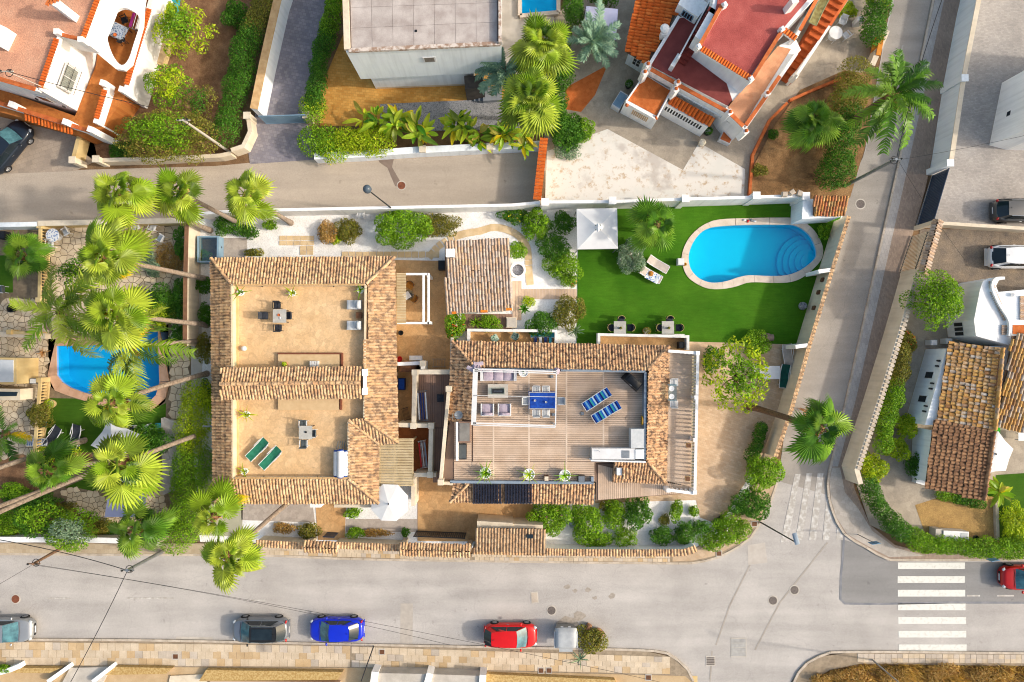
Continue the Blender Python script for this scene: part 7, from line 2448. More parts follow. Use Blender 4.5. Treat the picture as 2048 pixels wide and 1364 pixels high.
spawn('lounger_old', b_lounger(1.9, .6, mat('olive_canvas', sr(170, 160, 100), sr(130, 110, 60), 5), mat('olive_frame', sr(170, 176, 130))), 'sun_lounger', 'olive striped lounger on the red roof', 'sun lounger', 1632, 28, 6.0, R(65))
crate('chest', 'white chest with blue lid beside the terracotta porch', 1240, 200, .04, 1.3, .7, .7, WPLAST, 'chest', BLUEGATE, R(58))
crate('air_conditioner', 'white outdoor unit with an orange lid by the house corner', 1453, 275, .04, .9, .7, .6, WPLAST, 'air conditioner', TERRA, R(-25))
pot_plant('black pot with leafy plant at the arcade corner', 1417, 262, .04, .3, FL_D, 12, .5, .5, BLACK, 'bush')
pot_plant('dark round pot beside the left wing', 1258, 168, .04, .28, FL_D, 4, .2, .5, BLACK, 'bush')
pot_plant('white bowl planter on the white concrete tip', 1404, 286, .05, .25, FW, 6, .3, .4, CREAM, 'bush')
crate('utility_box', 'white box on a post at the upper right yard', 1722, 38, .04, .5, .4, .9, WPLAST, 'box')
for k, (x, y) in enumerate(((1570, 388), (1585, 384), (1600, 386))):
 crate('rubble_stone', 'pale broken block on the wall by the pool house, %s of three' % ('leftmost', 'middle one', 'rightmost')[k], x, y, 2.25, .4, .35, .25, KERB, 'stone', None, k * .6)
# --- right garden
c = W(1908, 1072, .9); c.z = .04
OK_ = thing('outdoor_counter', 'white tiled outdoor counter with sink behind the hedge', 'counter', c, R(-3))
part('counter', MB().cbox(.15, 0, 0, 1.9, .75, .88), WPLAST, OK_, True)
part('sink', MB().cbox(.75, .05, .885, .5, .42, .02), METAL, OK_, True)
part('end_slab', MB().cbox(-1.1, 0, 0, .5, .9, .8), CONCRETE, OK_, True)
dish('round black kettle barbecue beside the tiled counter', 1948, 1075, .6, .24, BLACK, 'kettle_barbecue', 'barbecue', .25)
spawn('bench_blue', b_table(.9, .6, .45, BLUEWHITE, METAL), 'bench', 'pale blue bench beside the star-shaped parasol', 'bench', 2040, 872, .4)
crate('green_cushion', 'bright green cushion at the foot of the tile roof', 1994, 866, .05, .5, .8, .15, mat('lime_fabric', sr(60, 200, 40), sr(50, 180, 36), 3), 'cushion')
for k, (x, y) in enumerate(((1868, 685), (1898, 682))):
 crate('gas_bottle_box', ('white drum' if k == 0 else 'white cabinet') + ' above the old tile roof wall', x, y, .05, .5, .4, .7, WPLAST, 'box')
chair('grey', 'grey wire chair leaning at the blue-white house wall', 1868, 722, .05, 70)

# ================================================================ cars
def car(name, label, px, py, rz, paint, L=4.2, Wd=1.78, Ht=1.5, hood=.24, tail=.06, roofm=None, glass=None, wag=.0, z=.02, rails=False, sunroof=False):
 """front towards +X; the body is lofted from cross sections, glass and roof sit on it"""
 c = W(px, py, z + Ht * .5); c.z = z
 t = thing(name, label, 'car', c, rz)
 hw = Wd / 2
 def half(x):                      # half width along the length (plan view)
  u = abs(2 * x / L)
  return hw * (1 - .44 * (max(0, u - .5) / .5) ** 3.2 - .015 * u)
 def belt(x):                      # height of the bonnet, shoulder and boot line
  u = x / L
  if u > .5 - hood: return .62 * Ht - .12 * Ht * ((u - (.5 - hood)) / hood) ** 1.6
  return .62 * Ht + .02 * Ht * (.5 - u)
 xs = [-.5, -.485, -.46, -.42, -.36, -.28, -.15, 0, .12, .22, .30, .37, .43, .465, .488, .5]
 mb = MB(); rows = []
 for u in xs:
  x = u * L; w = half(x); b = belt(x)
  e = max(0, abs(u) - .46) / .04                      # noses rounded down
  b2 = b - .20 * Ht * e ** 2 * .6; lo = .17 + .10 * e
  sec = [(-w * .90, lo), (-w * .99, .30 + .05 * e), (-w, .45 + .02 * e), (-w * .96, b2 - .08), (-w * .86, b2 - .01), (-w * .5, b2 + .03), (0, b2 + .045), (w * .5, b2 + .03), (w * .86, b2 - .01), (w * .96, b2 - .08), (w, .45 + .02 * e), (w * .99, .30 + .05 * e), (w * .90, lo)]
  rows.append([(x, y, zz) for y, zz in sec])
 n = 13
 fs = []
 for i in range(len(rows) - 1):
  for k in range(n - 1):
   fs.append((i * n + k, (i + 1) * n + k, (i + 1) * n + k + 1, i * n + k + 1))
 fs.append(tuple(range(n))); fs.append(tuple((len(rows) - 1) * n + k for k in range(n - 1, -1, -1)))
 # the floor
 for i in range(len(rows) - 1):
  fs.append((i * n, i * n + n - 1, (i + 1) * n + n - 1, (i + 1) * n))
 part('body', mb.add([p for r_ in rows for p in r_], fs), paint, t, True, 'all')
 # cabin: foot on the shoulder line, roof narrower
 x0, x1 = (-.5 + tail) * L, (.5 - hood + .02) * L            # foot of rear and front glass
 r0, r1 = x0 + (.15 + .06 * wag) * L, x1 - .18 * L       # roof ends
 zb = .60 * Ht; zr = Ht - .05
 fw, rw = hw * .86, hw * .70
 def ringp(x, w, zz, bow): return [(x, -w, zz), (x + bow, -w * .5, zz + .015), (x + bow * 1.3, 0, zz + .02), (x + bow, w * .5, zz + .015), (x, w, zz)]
 g = glass or SKYGLASS
 F0, F1 = ringp(x1, fw * .96, zb + .02, .10), ringp(r1, rw, zr, .05)
 B0, B1 = ringp(x0, fw * .80, zb + .04, -.1), ringp(r0, rw * .84, zr - .02, -.05)
 mb = MB(); mb.add(F0 + F1, [(i, i + 1, 6 + i, 5 + i) for i in range(4)]); part('windscreen', mb, g, t, True, 'all')
 mb = MB(); mb.add(B0 + B1, [(i + 1, i, 5 + i, 6 + i) for i in range(4)]); part('rear_window', mb, GLASS, t, True, 'all')
 # roof as a slightly domed panel with rounded edges
 def rf(u, v):
  x = r0 + (r1 - r0) * u + (.05 if u > .5 else -.03) * (1 - (2 * v - 1) ** 2)
  w = rw * (.84 + .16 * min(1, u * 2))
  y = (2 * v - 1) * w
  return (x, y, zr - .02 + .06 * (1 - (2 * v - 1) ** 2) * (1 - .5 * (2 * u - 1) ** 2) + .02 * u)
 part('roof', MB().grid(rf, 8, 8), roofm or paint, t, True, 'all')
 for s in (1, -1):
  a, b_ = (x0 + .10 * L, s * fw * .985, zb + .03), (x1 - .05 * L, s * fw * .985, zb + .03)
  c_, d_ = (r1 - .02, s * rw * 1.005, zr - .06), (r0 + .09 * L, s * rw * .97, zr - .07)
  m1, m2 = ((a[0] + b_[0]) / 2, a[1], a[2]), ((c_[0] + d_[0]) / 2, c_[1], c_[2])
  P = .03
  for qd in ([(m1[0] + P, *m1[1:]), b_, c_, (m2[0] + P, *m2[1:])], [a, (m1[0] - P, *m1[1:]), (m2[0] - P, *m2[1:]), d_]):
   f = (0, 1, 2, 3) if s < 0 else (3, 2, 1, 0)
   qq = [(p[0], p[1] + s * .012, p[2]) for p in qd]
   part('side_window', MB().add(qq, [f]), GLASS, t, True)
  # pillars and cant rail behind the glass, in body colour
  mb = MB(); rm = (r0 + r1) / 2
  f5 = [(x0, s * fw * .80, zb), (x0 + .1 * L, s * fw * .96, zb), (x1, s * fw * .97, zb), (r1, s * rw, zr), (rm, s * rw, zr), (r0, s * rw * .84, zr - .02)]
  mb.add(f5, [(0, 1, 4, 5) if s < 0 else (5, 4, 1, 0), (1, 2, 3, 4) if s < 0 else (4, 3, 2, 1)]); part('pillar_panel', mb, paint, t, True)
  mx = x1 - .10 * L
  part('mirror', MB().pillow(mx, s * (hw + .08), belt(mx) + .0, .14, .22, .14, 0), BLACK if roofm else paint, t, True, 'all')
  part('headlight', MB().pillow(L * .455, s * hw * .66, belt(L * .44) - .17, .26, .30, .13, -s * .5), LAMP, t, True, 'all')
  part('tail_light', MB().pillow(-L * .468, s * hw * .74, .60 * Ht - .16, .14, .26, .2, s * .35), TAIL, t, True, 'all')
  part('door_handle', MB().cbox(-.05 * L, s * (hw * .985), .5 * Ht, .18, .03, .03), CHROME, t, True)
  for x in (L * .305, -L * .30):
   rr = .32
   w = part('tyre', MB().tube([(x, s * (hw - .20), rr), (x, s * (hw - .17), rr), (x, s * (hw + .0), rr), (x, s * (hw + .02), rr)], [rr * .9, rr, rr, rr * .9], 18), TYRE, t, True, True)
   mb = MB().tube([(x, s * (hw + .005), rr), (x, s * (hw + .028), rr)], [.2, .18], 14)
   for k in range(5):
    a = k * 1.2566
    mb.bar((x, s * (hw + .03), rr), (x + .18 * math.cos(a), s * (hw + .03), rr + .18 * math.sin(a)), .035)
   part('rim', mb, RIM, w, True)
  if rails:
   part('roof_rail', MB().tube([(r0 + .15, s * rw * .92, zr + .06), ((r0 + r1) / 2, s * rw * .95, zr + .09), (r1 - .1, s * rw * .92, zr + .05)], .025, 5), CHROME, t, True)
 for s in (-.35, .25):
  part('wiper', MB().bar((x1 - .02, s * fw - .1, zb + .06), (x1 - .2, s * fw + .35, zb + .17), .022), BLACK, t, True)
 part('bonnet_seam', MB().tube([(x1 + .1, -hw * .8, belt(x1) + .02), (x1 + .16, 0, belt(x1) + .05), (x1 + .1, hw * .8, belt(x1) + .02)], .014, 4), BLACK, t, True)
 part('aerial', MB().bar((r0 + .2, 0, zr + .04), (r0 + .05, 0, zr + .14), .03), BLACK, t, True)
 part('grille', MB().cbox(L * .497, 0, .36, .04, hw * 1.0, .2), BLACK, t, True)
 part('number_plate', MB().cbox(L * .507, 0, .42, .02, .5, .1), WPLAST, t, True)
 part('rear_plate', MB().cbox(-L * .507, 0, .55, .02, .5, .1), WPLAST, t, True)
 part('bumper', MB().cbox(-L * .497, 0, .26, .06, hw * 1.5, .2), paint, t, True)
 if sunroof:
  part('sunroof', MB().grid(lambda u, v: (r0 + .25 + (r1 - r0 - .4) * u, (v - .5) * rw * 1.25, zr + .062 - .02 * (2 * v - 1) ** 2), 4, 4), GLASS, t, True)
 return t
R180 = math.pi
car('parked_car', 'silver car cut off by the left edge of the street', 6, 1261, 0, m_paint('silver_paint', sr(176, 180, 184), metal=.5), 4.4)
car('parked_car', 'grey crossover with black panoramic roof parked on the street', 520, 1261, R180, m_paint('grey_paint', sr(140, 146, 156), metal=.5), 4.2, 1.8, 1.56, .22, .05, BLACK, rails=True, sunroof=True, wag=-.6)
car('parked_car', 'bright blue hatchback parked on the street', 673, 1260, R180, m_paint('blue_paint', sr(6, 44, 214)), 4.05, 1.76, 1.45, .25, .09)
car('parked_car', 'red hatchback parked in front of the grey waste container', 1021, 1272, 0, m_paint('red_paint', sr(226, 4, 2)), 4.0, 1.74, 1.46, .23, .03, wag=-.5)
car('moving_car', 'red car entering the picture at the right by the crossing', 2060, 1156, R180, m_paint('red_paint_metallic', sr(206, 6, 4), metal=.1), 4.2, 1.8, 1.5)
car('parked_car', 'black car on the forecourt at the upper left', 12, 293, R(52), m_paint('black_paint', sr(30, 40, 54)), 4.5, 1.82, 1.5)
car('parked_car', 'dark grey crossover in the grey paved yard', 2046, 420, 0, m_paint('dark_grey_paint', sr(96, 96, 96), metal=.3), 4.3, 1.8, 1.6, .22, .03, rails=True, wag=-.8)
car('parked_car', 'white hatchback on the worn asphalt yard', 2034, 513, 0, m_paint('white_paint', sr(240, 242, 244)), 4.3, 1.8, 1.5, .23, .05)

# waste container and green waste beside it
c = W(1131, 1272, .9); c.z = .02
BIN = thing('waste_container', 'grey plastic waste container with curved lid at the kerb', 'container', c)
GP = mat('bin_plastic', sr(196, 200, 202), sr(176, 180, 184), 2, rough=.5)
GD = mat('bin_body', sr(150, 150, 146), sr(130, 130, 128), 2, rough=.6)
part('bin_body', MB().hexa([(-.62, -.55, .12), (.62, -.55, .12), (.62, .62, .12), (-.62, .62, .12)], [(-.78, -.72, 1.2), (.78, -.72, 1.2), (.78, .74, 1.2), (-.78, .74, 1.2)]), GD, BIN, True)
part('lid', MB().pillow(0, 0, .95, 1.7, 1.56, .62, 0, 0, 10), GP, BIN, True, 'all')
part('lid_flap', MB().cbox(0, -.86, 1.16, 1.0, .34, .05), GP, BIN, True)
for s in (1, -1):
 part('lid_arm', MB().cbox(s * .84, -.1, 1.15, .07, 1.2, .2), GP, BIN, True)
 part('hinge', MB().cbox(s * .68, -.6, 1.22, .14, .12, .08), BLACK, BIN, True)
 part('handle', MB().cbox(s * .28, .77, 1.06, .2, .06, .1), WPLAST, BIN, True)
 for y in (-.45, .5):
  part('wheel', MB().tube([(s * .5 - .04, y, .1), (s * .5 + .04, y, .1)], .1, 10), TYRE, BIN, True)
bush('heap of cut yellowing branches beside the waste container', 1182, 1282, 26, 26, .9, FL_O, 'branch_heap', .16, .8, 8, cat='garden waste')
for k, (x, y, a) in enumerate(((1177, 1257, 1.1), (1200, 1266, -.6))):
 c = W(x, y, .4); mb = MB()
 mb.tube([(-.3, 0, .2), (-.1, .03, .26), (.3, 0, .24)], [.19, .24, .2], 9)
 tw = single('palm_stump', MB().add([(c.x + v[0] * math.cos(a) - v[1] * math.sin(a), c.y + v[0] * math.sin(a) + v[1] * math.cos(a), v[2]) for v in mb.v], mb.f), BOOT, 'cut palm stump on the waste heap, ' + ('nearest the container' if k == 0 else 'farther from the container'), 'stump', smooth=True)
blade_plant('pale cut palm frond lying on the pavement by the heap', 1160, 1318, .15, 18, 1.0, FL_S, 'palm_cutting', .04, 'garden waste', .15)

# ================================================================ palms, trees, shrubs
palm('fan palm over the lane, leftmost of three', (421, 461), (235, 385), 12.2, n=22, yellow=1)
palm('fan palm over the lane with a bright yellow leaf on top', (475, 445), (360, 385), 9.3, n=22, yellow=2)
palm('fan palm over the lane, rightmost of three', (582, 446), (490, 388), 8.9, n=22, yellow=2)
palm('fan palm with a long bare trunk above the lily bed', (414, 558), (208, 515), 12.8, n=32, yellow=2, scale=1.05)
palm('fan palm leaning over the middle of the left garden', (415, 650), (228, 628), 12.3, n=32, yellow=2, scale=1.05)
palm('feather palm hanging over the left pool', (400, 682), (262, 694), 9.6, 'queen', n=17, yellow=1, dead=2, r=.14, boot=.4)
palm('feather palm spreading over the left crazy paving', (190, 650), (118, 622), 7.5, 'queen', n=20, yellow=1, dead=1, r=.14, boot=.4)
palm('fan palm above the lower edge of the left pool', (414, 747), (222, 806), 12.6, n=18, yellow=1)
palm('fan palm leaning over the lavender sail', (406, 866), (236, 930), 12.0, n=25, yellow=1, scale=1.1)
palm('dark fan palm left of the lavender sail', (215, 922), (95, 942), 6.8, 'fandark', n=22, scale=1.0, boot=1.6)
palm('palm trunk slanting out of the picture, upper of three at the left', (170, 880), (-95, 968), 12.0, n=13)
palm('palm trunk slanting out of the picture, middle one at the left', (130, 965), (-80, 1042), 10.5, n=13)
palm('palm trunk slanting out of the picture, longest one at the left', (205, 936), (-75, 1058), 13.0, n=13)
palm('low fan palm beside the ivy by the street', (292, 1030), (268, 1058), 5.0, 'fandark', n=18, scale=1.05)
palm('fan palm over the pavement with its crown near the villa corner', (497, 992), (424, 1034), 6.4, n=17)
palm('tall fan palm hanging over the street', (588, 996), (456, 1112), 12.0, n=29, yellow=1, dead=3, scale=.95)
palm('tall date palm beside the upper side street', (1690, 254), (1788, 186), 6.8, 'feather', n=30, yellow=0, dead=3, r=.3, boot=.5, scale=1.1, tm=BARK)
palm('shaggy fan palm in the dry bed', (1606, 252), (1628, 238), 3.6, 'fandark', n=54, yellow=4, dead=14, scale=.9)
palm('bushy fan palm at the top beside the small pool', (1085, 130), (1088, 85), 6.0, n=62, yellow=1, dead=0, scale=1.0)
palm('bushy fan palm above the banana plants', (1062, 240), (1066, 190), 6.5, n=62, yellow=1, dead=0, scale=1.05)
palm('blue-green date palm at the tent corner', (1182, 100), (1186, 84), 2.6, 'blue', n=36, yellow=2, dead=0, r=.2, boot=0)
palm('dusky date palm beside the pale house', (1012, 165), (1010, 142), 3.8, 'blue', n=30, yellow=3, dead=0, r=.2, boot=.3)
palm('fan palm growing out of the lawn', (1304, 462), (1314, 449), 3.8, 'fandark', n=18, yellow=3, dead=1, scale=1.1)
palm('fan palm leaning over the side street', (1498, 812), (1642, 858), 12.3, 'fandark', n=18, yellow=1, dead=4, r=.22, tm=BARK)
palm('fluffy palm in the corner of the left garden', (50, 525), (44, 508), 2.6, 'fandark', n=21, scale=.9, dead=0)
palm('feathery palm at the left edge above the small wall', (40, 868), (10, 868), 4.5, 'feather', n=14, scale=.7, dead=0)
tree('loose bright tree at the yard corner east of the villa', (1475, 775), (1484, 752), 5.0, 82, 92, FL_Y, leaf=.24, dens=1.0, k=46, gaps=.22, m2=FL_G, seed=3, depth=1.8)
tree('grey-green olive tree in the dry garden', (330, 300), (318, 262), 3.6, 118, 66, FL_O, leaf=.16, dens=.95, k=34, gaps=.36, m2=FL_G, seed=8)
tree('bright round tree in the dry garden', (340, 190), (326, 164), 3.2, 52, 48, FL_G, leaf=.16, dens=1.3, k=12, m2=FL_Y, seed=9)
tree('citrus tree with yellow leaves at the top of the dry garden', (360, 70), (350, 45), 3.4, 66, 62, FL_Y, leaf=.2, dens=.9, k=22, gaps=.4, m2=FL_G, seed=10)
tree('olive-green bush tree by the dry garden wall', (395, 215), (392, 200), 2.8, 38, 42, FL_O, leaf=.14, dens=.7, k=12, m2=FL_D, seed=11)
tree('round citrus tree beside the white curved house', (1880, 595), (1890, 598), 3.6, 60, 66, FL_G, leaf=.17, dens=1.2, k=18, m2=FL_G, seed=12)
tree('pale green pepper tree over the street wall', (140, 1040), (132, 1064), 3.6, 56, 46, FL_G, leaf=.15, dens=1.3, k=18, m2=FL_S, seed=13)
tree('dark leafy tree behind the pepper tree', (75, 1030), (66, 1040), 3.2, 60, 44, FL_D, leaf=.16, dens=1.2, k=12, m2=FL_G, seed=14)
tree('leafy tree among the palms of the left garden', (150, 540), (140, 545), 4.0, 40, 34, FL_D, leaf=.17, dens=.8, k=12, m2=FL_G, seed=15)
tree('small leafy tree by the ochre wall', (205, 470), (200, 470), 3.0, 30, 28, FL_G, leaf=.17, dens=.8, k=10, m2=FL_D, seed=16)
# hedges
hedge('tall clipped green hedge along the dry garden', [(560, -60), (500, 40), (474, 130), (450, 215), (436, 270)], 48, 2.3, FL_D, leaf=.12, seed=3, m2=FL_O)
hedge('leafy hedge beside the blue-grey driveway', [(672, -20), (650, 60), (634, 140), (620, 215)], 34, 1.9, FL_D, seed=4, m2=FL_G)
hedge('yellow-green hedge along the lane in front of the banana plants', [(612, 268), (660, 282), (720, 286), (770, 276)], 58, 1.8, FL_Y, seed=5, m2=FL_G, leaf=.16)
hedge('bright shrub hedge beside the pale blue gate', [(618, 200), (626, 225)], 50, 1.9, FL_G, seed=6, m2=FL_Y)
hedge('dark shrub mass between the bushy palms and the yard', [(1120, 60), (1118, 140), (1110, 220), (1130, 270)], 46, 1.6, FL_D, seed=7, m2=FL_G)
hedge('dark conifers beside the tent', [(1150, -30), (1150, 40)], 40, 2.6, FL_D, seed=8)
hedge('dark conifers above the tent', [(1180, -20), (1230, -10)], 30, 2.2, FL_D, seed=28)
hedge('oleander hedge along the upper side street', [(1722, 130), (1706, 200), (1690, 260), (1680, 330), (1672, 360)], 64, 2.0, FL_D, seed=9, m2=FL_O)
hedge('flowering oleander at the top of the side street', [(1770, -40), (1756, 30), (1745, 80)], 44, 2.2, FL_D, seed=10, m2=FL_G)
hedge('long clipped hedge behind the cream street wall', [(1815, 690), (1800, 760), (1782, 840), (1772, 900)], 34, 1.9, FL_G, seed=11, m2=FL_O)
hedge('green hedge curving round the street corner', [(1742, 960), (1760, 1010), (1800, 1062), (1860, 1090), (1950, 1098), (2070, 1100)], 38, 1.7, FL_G, seed=12, m2=FL_D)
hedge('ivy mass between the left garden and the villa', [(395, 770), (385, 850), (375, 930), (372, 1000), (368, 1050), (345, 1090)], 70, 1.8, FL_G, seed=13, m2=FL_Y)
hedge('shrub belt behind the white chaise lounge', [(1528, 850), (1516, 890), (1508, 930)], 26, 1.2, FL_D, seed=14)
hedge('low yellow-green hedge below the striped lounger', [(75, 905), (150, 902)], 20, .8, FL_Y, seed=15)
hedge('ground ivy along the veranda eave of the old house', [(1882, 990), (1930, 1002), (1966, 1010)], 20, .8, FL_D, seed=16, m2=FL_G)
# shrubs: label, x, y, rx, ry, height, leaf, blossom
G, D_, Y_, O_, B_, S_G = FL_G, FL_D, FL_Y, FL_O, FL_B, FL_S
for row in [
 ('dark shrub at the foot of the lane palms', 455, 450, 26, 20, .9, D_), ('low leafy shrub right of the lane palms', 498, 462, 20, 14, .6, D_), ('small shrub at the lane wall', 540, 450, 12, 10, .6, G),
 ('brown dry shrub in the north gravel', 652, 465, 18, 20, .8, B_), ('small yellow shrub in the north gravel', 674, 478, 10, 10, .5, Y_), ('olive grassy shrub in the north gravel', 698, 460, 25, 24, .9, O_),
 ('large bright green shrub by the lane wall', 800, 455, 54, 36, 2.0, G), ('olive-brown ground cover beside the bright shrub', 876, 452, 40, 24, .7, O_), ('small round tuft at the villa north edge', 508, 507, 18, 10, .5, O_),
 ('dark flowering shrub at the lane wall end', 1030, 432, 28, 15, .9, D_, FYE), ('fresh green shrub beside the wall pillar', 1073, 448, 25, 28, 1.4, G), ('dark shrub left of the gazebo', 1128, 444, 22, 20, 1.1, D_),
 ('dark green shrub in the middle bed', 1106, 494, 28, 26, 1.3, D_), ('tall glossy shrub in the middle bed', 1128, 532, 32, 30, 1.2, G), ('red-tipped shrub at the lawn edge', 1142, 562, 12, 12, .6, G, FR),
 ('bright shrub right of the shed', 1034, 502, 15, 17, 1.0, G), ('little shrub on the gravel by the deck path', 1058, 603, 11, 9, .5, Y_), ('round clipped shrub near the veranda', 1085, 645, 28, 23, 1.2, D_), ('olive round shrub at the lawn corner', 1138, 626, 26, 32, 1.3, O_),
 ('red-flowered climber at the patio corner', 908, 650, 18, 27, 1.5, G, FR), ('grassy shrub south of the shed', 982, 646, 20, 14, .7, G),
 ('shrub in the west strip below the cold frame', 406, 512, 14, 13, .7, G), ('dark shrub at the first palm foot', 408, 572, 18, 14, .8, D_), ('dark shrub at the second palm foot', 412, 632, 14, 22, .9, D_), ('olive shrub in the west strip', 410, 698, 14, 28, .9, O_), ('dark shrub at the third palm foot', 412, 790, 16, 26, .9, D_),
 ('dark climber on the cream wall by the lane', 368, 484, 17, 36, 1.6, D_), ('dark climber on the cream wall, lower one', 362, 592, 18, 38, 1.5, D_), ('dark round shrub by the left pool', 325, 606, 30, 32, 1.3, D_), ('grey-green shrub in the crazy paving', 292, 506, 18, 18, .9, S_G), ('grey-green shrub beside the lily bed', 306, 540, 16, 16, .8, S_G), ('yellow hanging foliage over the pool edge', 320, 630, 26, 22, 1.2, Y_), ('dark shrub at the end of the cream wall', 358, 672, 16, 20, 1.2, D_),
 ('brown round lily bed', 336, 522, 24, 30, .5, B_), ('dark shrub between parasol and stone terrace', 300, 880, 34, 26, 1.3, D_), ('shrub on the left balustrade', 80, 830, 22, 22, 1.4, O_), ('shrub under the pepper tree', 190, 1055, 34, 18, 1.0, O_), ('dry grass tuft below the pepper tree', 215, 1062, 26, 14, .6, D_),
 ('leafy ground cover under the long trunks', 60, 1000, 56, 18, .8, D_), ('green ground cover left of the pepper tree', 20, 1050, 40, 24, 1.2, G), ('olive ground cover by the stone steps', 120, 1020, 30, 14, .7, O_), ('bright low plants under the palm stems', 110, 910, 40, 14, .8, Y_),
 ('silver shrub beside the low fan palm', 318, 1055, 24, 18, 1.0, S_G), ('palm seedling below the long trunks', 30, 985, 34, 16, .9, G),
 ('purple-flecked shrub below the solar panels', 1100, 1036, 40, 33, 1.6, G, FPU), ('broad green shrub right of the purple one', 1174, 1044, 32, 38, 1.5, G), ('green shrub in the south gravel, third from left', 1230, 1030, 23, 26, 1.3, G), ('pair-grown dark shrub in the south gravel', 1278, 1024, 28, 30, 1.4, D_),
 ('low bright shrub at the front wall', 1198, 1078, 26, 15, .9, G), ('small bright shrub at the front wall', 1250, 1073, 20, 15, .9, G), ('upright shrub in the south gravel', 1353, 1021, 13, 20, .9, G), ('tiny shrub near the balcony corner', 1386, 1022, 9, 11, .5, G), ('pale tuft in the south gravel', 1330, 1041, 10, 10, .4, O_), ('dark shrub at the front wall', 1326, 1073, 22, 16, 1.0, D_), ('dark round shrub at the wall curve', 1370, 1066, 22, 22, 1.1, D_), ('small dark shrub by the hatch', 1402, 1055, 16, 13, .9, D_),
 ('white-flowering sprawling shrub at the street corner', 1462, 1058, 38, 26, 1.1, G, FW), ('white-flowering shrub end at the pavement', 1428, 1082, 26, 16, .7, G, FW), ('dark clipped shrub above the corner', 1500, 1008, 36, 27, 1.6, D_), ('bright grassy ball shrub on the corner', 1530, 946, 33, 33, 2.0, G), ('rose bush left of the south gravel', 1210, 1012, 11, 10, .6, O_, FW),
 ('shrub by the lawn jar', 1515, 690, 24, 24, 1.0, G), ('dark shrub under the loose tree', 1425, 718, 18, 22, 1.0, D_), ('climber in the lawn corner by the pool house', 1648, 462, 10, 14, .8, G), ('grey shrub in the stone planter', 1262, 508, 24, 30, 1.2, S_G, FW),
 ('dry tuft by the tan path', 616, 1060, 20, 16, .6, O_), ('rockery plants south of the villa', 566, 1056, 22, 9, .4, B_), ('green tuft below the porch wall', 706, 1026, 16, 10, .5, G), ('green tuft at the front wall by the path', 710, 1064, 18, 10, .5, G), ('small tuft left of the vehicle gate', 812, 1064, 9, 8, .5, D_), ('dry fringe above the front wall', 750, 1066, 28, 7, .35, B_),
 ('dark oleander left of the white concrete', 1140, 262, 30, 36, 1.5, D_), ('silver shrub at the edge of the white concrete', 1136, 296, 24, 18, .7, S_G), ('green shrub in the bed by the yard', 1168, 262, 22, 22, 1.2, G),
 ('round golden shrub on the right-hand hedge', 1816, 852, 17, 24, 1.5, Y_), ('golden-green ball shrub below it', 1794, 900, 20, 20, 1.5, Y_), ('golden shrub at the hedge corner', 1748, 936, 26, 26, 1.6, Y_), ('red-tipped end of the long hedge', 1818, 684, 18, 22, 1.6, O_, FR), ('dark shrub beside the old house wall', 1836, 936, 20, 22, 1.1, D_), ('yellow-green shrub at the right edge', 2030, 1045, 26, 36, 1.1, Y_),
 ('small green plant in the orange edging', 1545, 268, 10, 9, .5, D_), ('pale green shrub in the dry bed', 1520, 340, 14, 12, .6, O_), ('shrub in the tub by the upper house stairs', 1694, 20, 22, 14, 1.0, Y_), ('dark shrub at the top of the dry garden', 470, 30, 24, 26, 1.2, D_), ('green hedge end by the porch', 330, 20, 20, 24, 1.5, Y_),
 ('wild olive sprig over the porch wall', 248, 122, 18, 12, .8, O_), ('grassy clump at the dry garden wall', 245, 300, 26, 16, .9, D_), ('green shrub by the bottom left yard', 8, 1336, 16, 8, .8, G)]:
 lab, x, y, rx, ry, h, m = row[:7]
 bush(lab, x, y, rx, ry, h, m, blossom=row[7] if len(row) > 7 else None, dens=.85, leaf=.13 if h < 1.4 else .16)
for l, x, y, h, n, s in (('first from the left in the banana row', 735, 232, 2.4, 28, 0.66), ('second in the banana row', 785, 245, 2.6, 44, 0.76), ('third in the banana row', 835, 255, 2.6, 40, 0.73), ('fourth in the banana row', 905, 245, 2.8, 40, 0.73), ('fifth in the banana row', 950, 262, 2.4, 36, 0.66), ('sixth in the banana row', 1005, 262, 2.6, 44, 0.73), ('yellowing one at the right end of the row', 1050, 268, 2.4, 36, 0.66)):
 banana('broad-leaved banana plant, ' + l, x, y, h, n, s, spread=.7)
banana('young banana plant beside the brown tile roof', 2005, 988, 1.6, 34, .6, spread=.3)
blade_plant('silver agave at the lawn corner', 1150, 662, .3, 24, .75, FL_S, 'agave')
blade_plant('small fan-leaved palm south of the shed', 952, 645, .4, 22, .7, FL_G, 'small_palm', .06)
blade_plant('large-leaved cactus plant by the trough', 1048, 618, .4, 12, .55, FL_D, 'succulent', .09)
blade_plant('spiky tuft in the middle bed', 1118, 540, .9, 24, .6, FL_G, 'spiky_plant', .05)
# dry verge grass
g = np.random.default_rng(4)
n = 9000
px = g.uniform(1590, 2090, n); py = g.uniform(1328, 1395, n)
cl = [W(a, b, .1) for a, b in zip(px, py) if in_poly((a, b), [(1620, 1362), (1660, 1340), (1720, 1328), (2090, 1332), (2090, 1395), (1612, 1395)])]
P_ = np.array([c[:] for c in cl]); n = len(P_)
hgt = g.uniform(.12, .5, n) * (.4 + 1.2 * np.abs(np.sin(P_[:, 0] * .9) * np.cos(P_[:, 1] * 1.3 + P_[:, 0] * .4)))
an = g.uniform(0, 6.28, n); dx, dy = np.cos(an), np.sin(an); ln = g.uniform(.1, .5, n) * hgt * 2
wv = .025
v = np.stack([P_ + np.stack([dy * wv, -dx * wv, -.1 + 0 * an], 1), P_ + np.stack([-dy * wv, dx * wv, -.1 + 0 * an], 1), P_ + np.stack([dx * ln - dy * wv * .5, dy * ln + dx * wv * .5, hgt], 1), P_ + np.stack([dx * ln + dy * wv * .5, dy * ln - dx * wv * .5, hgt], 1)], 1).reshape(-1, 3)
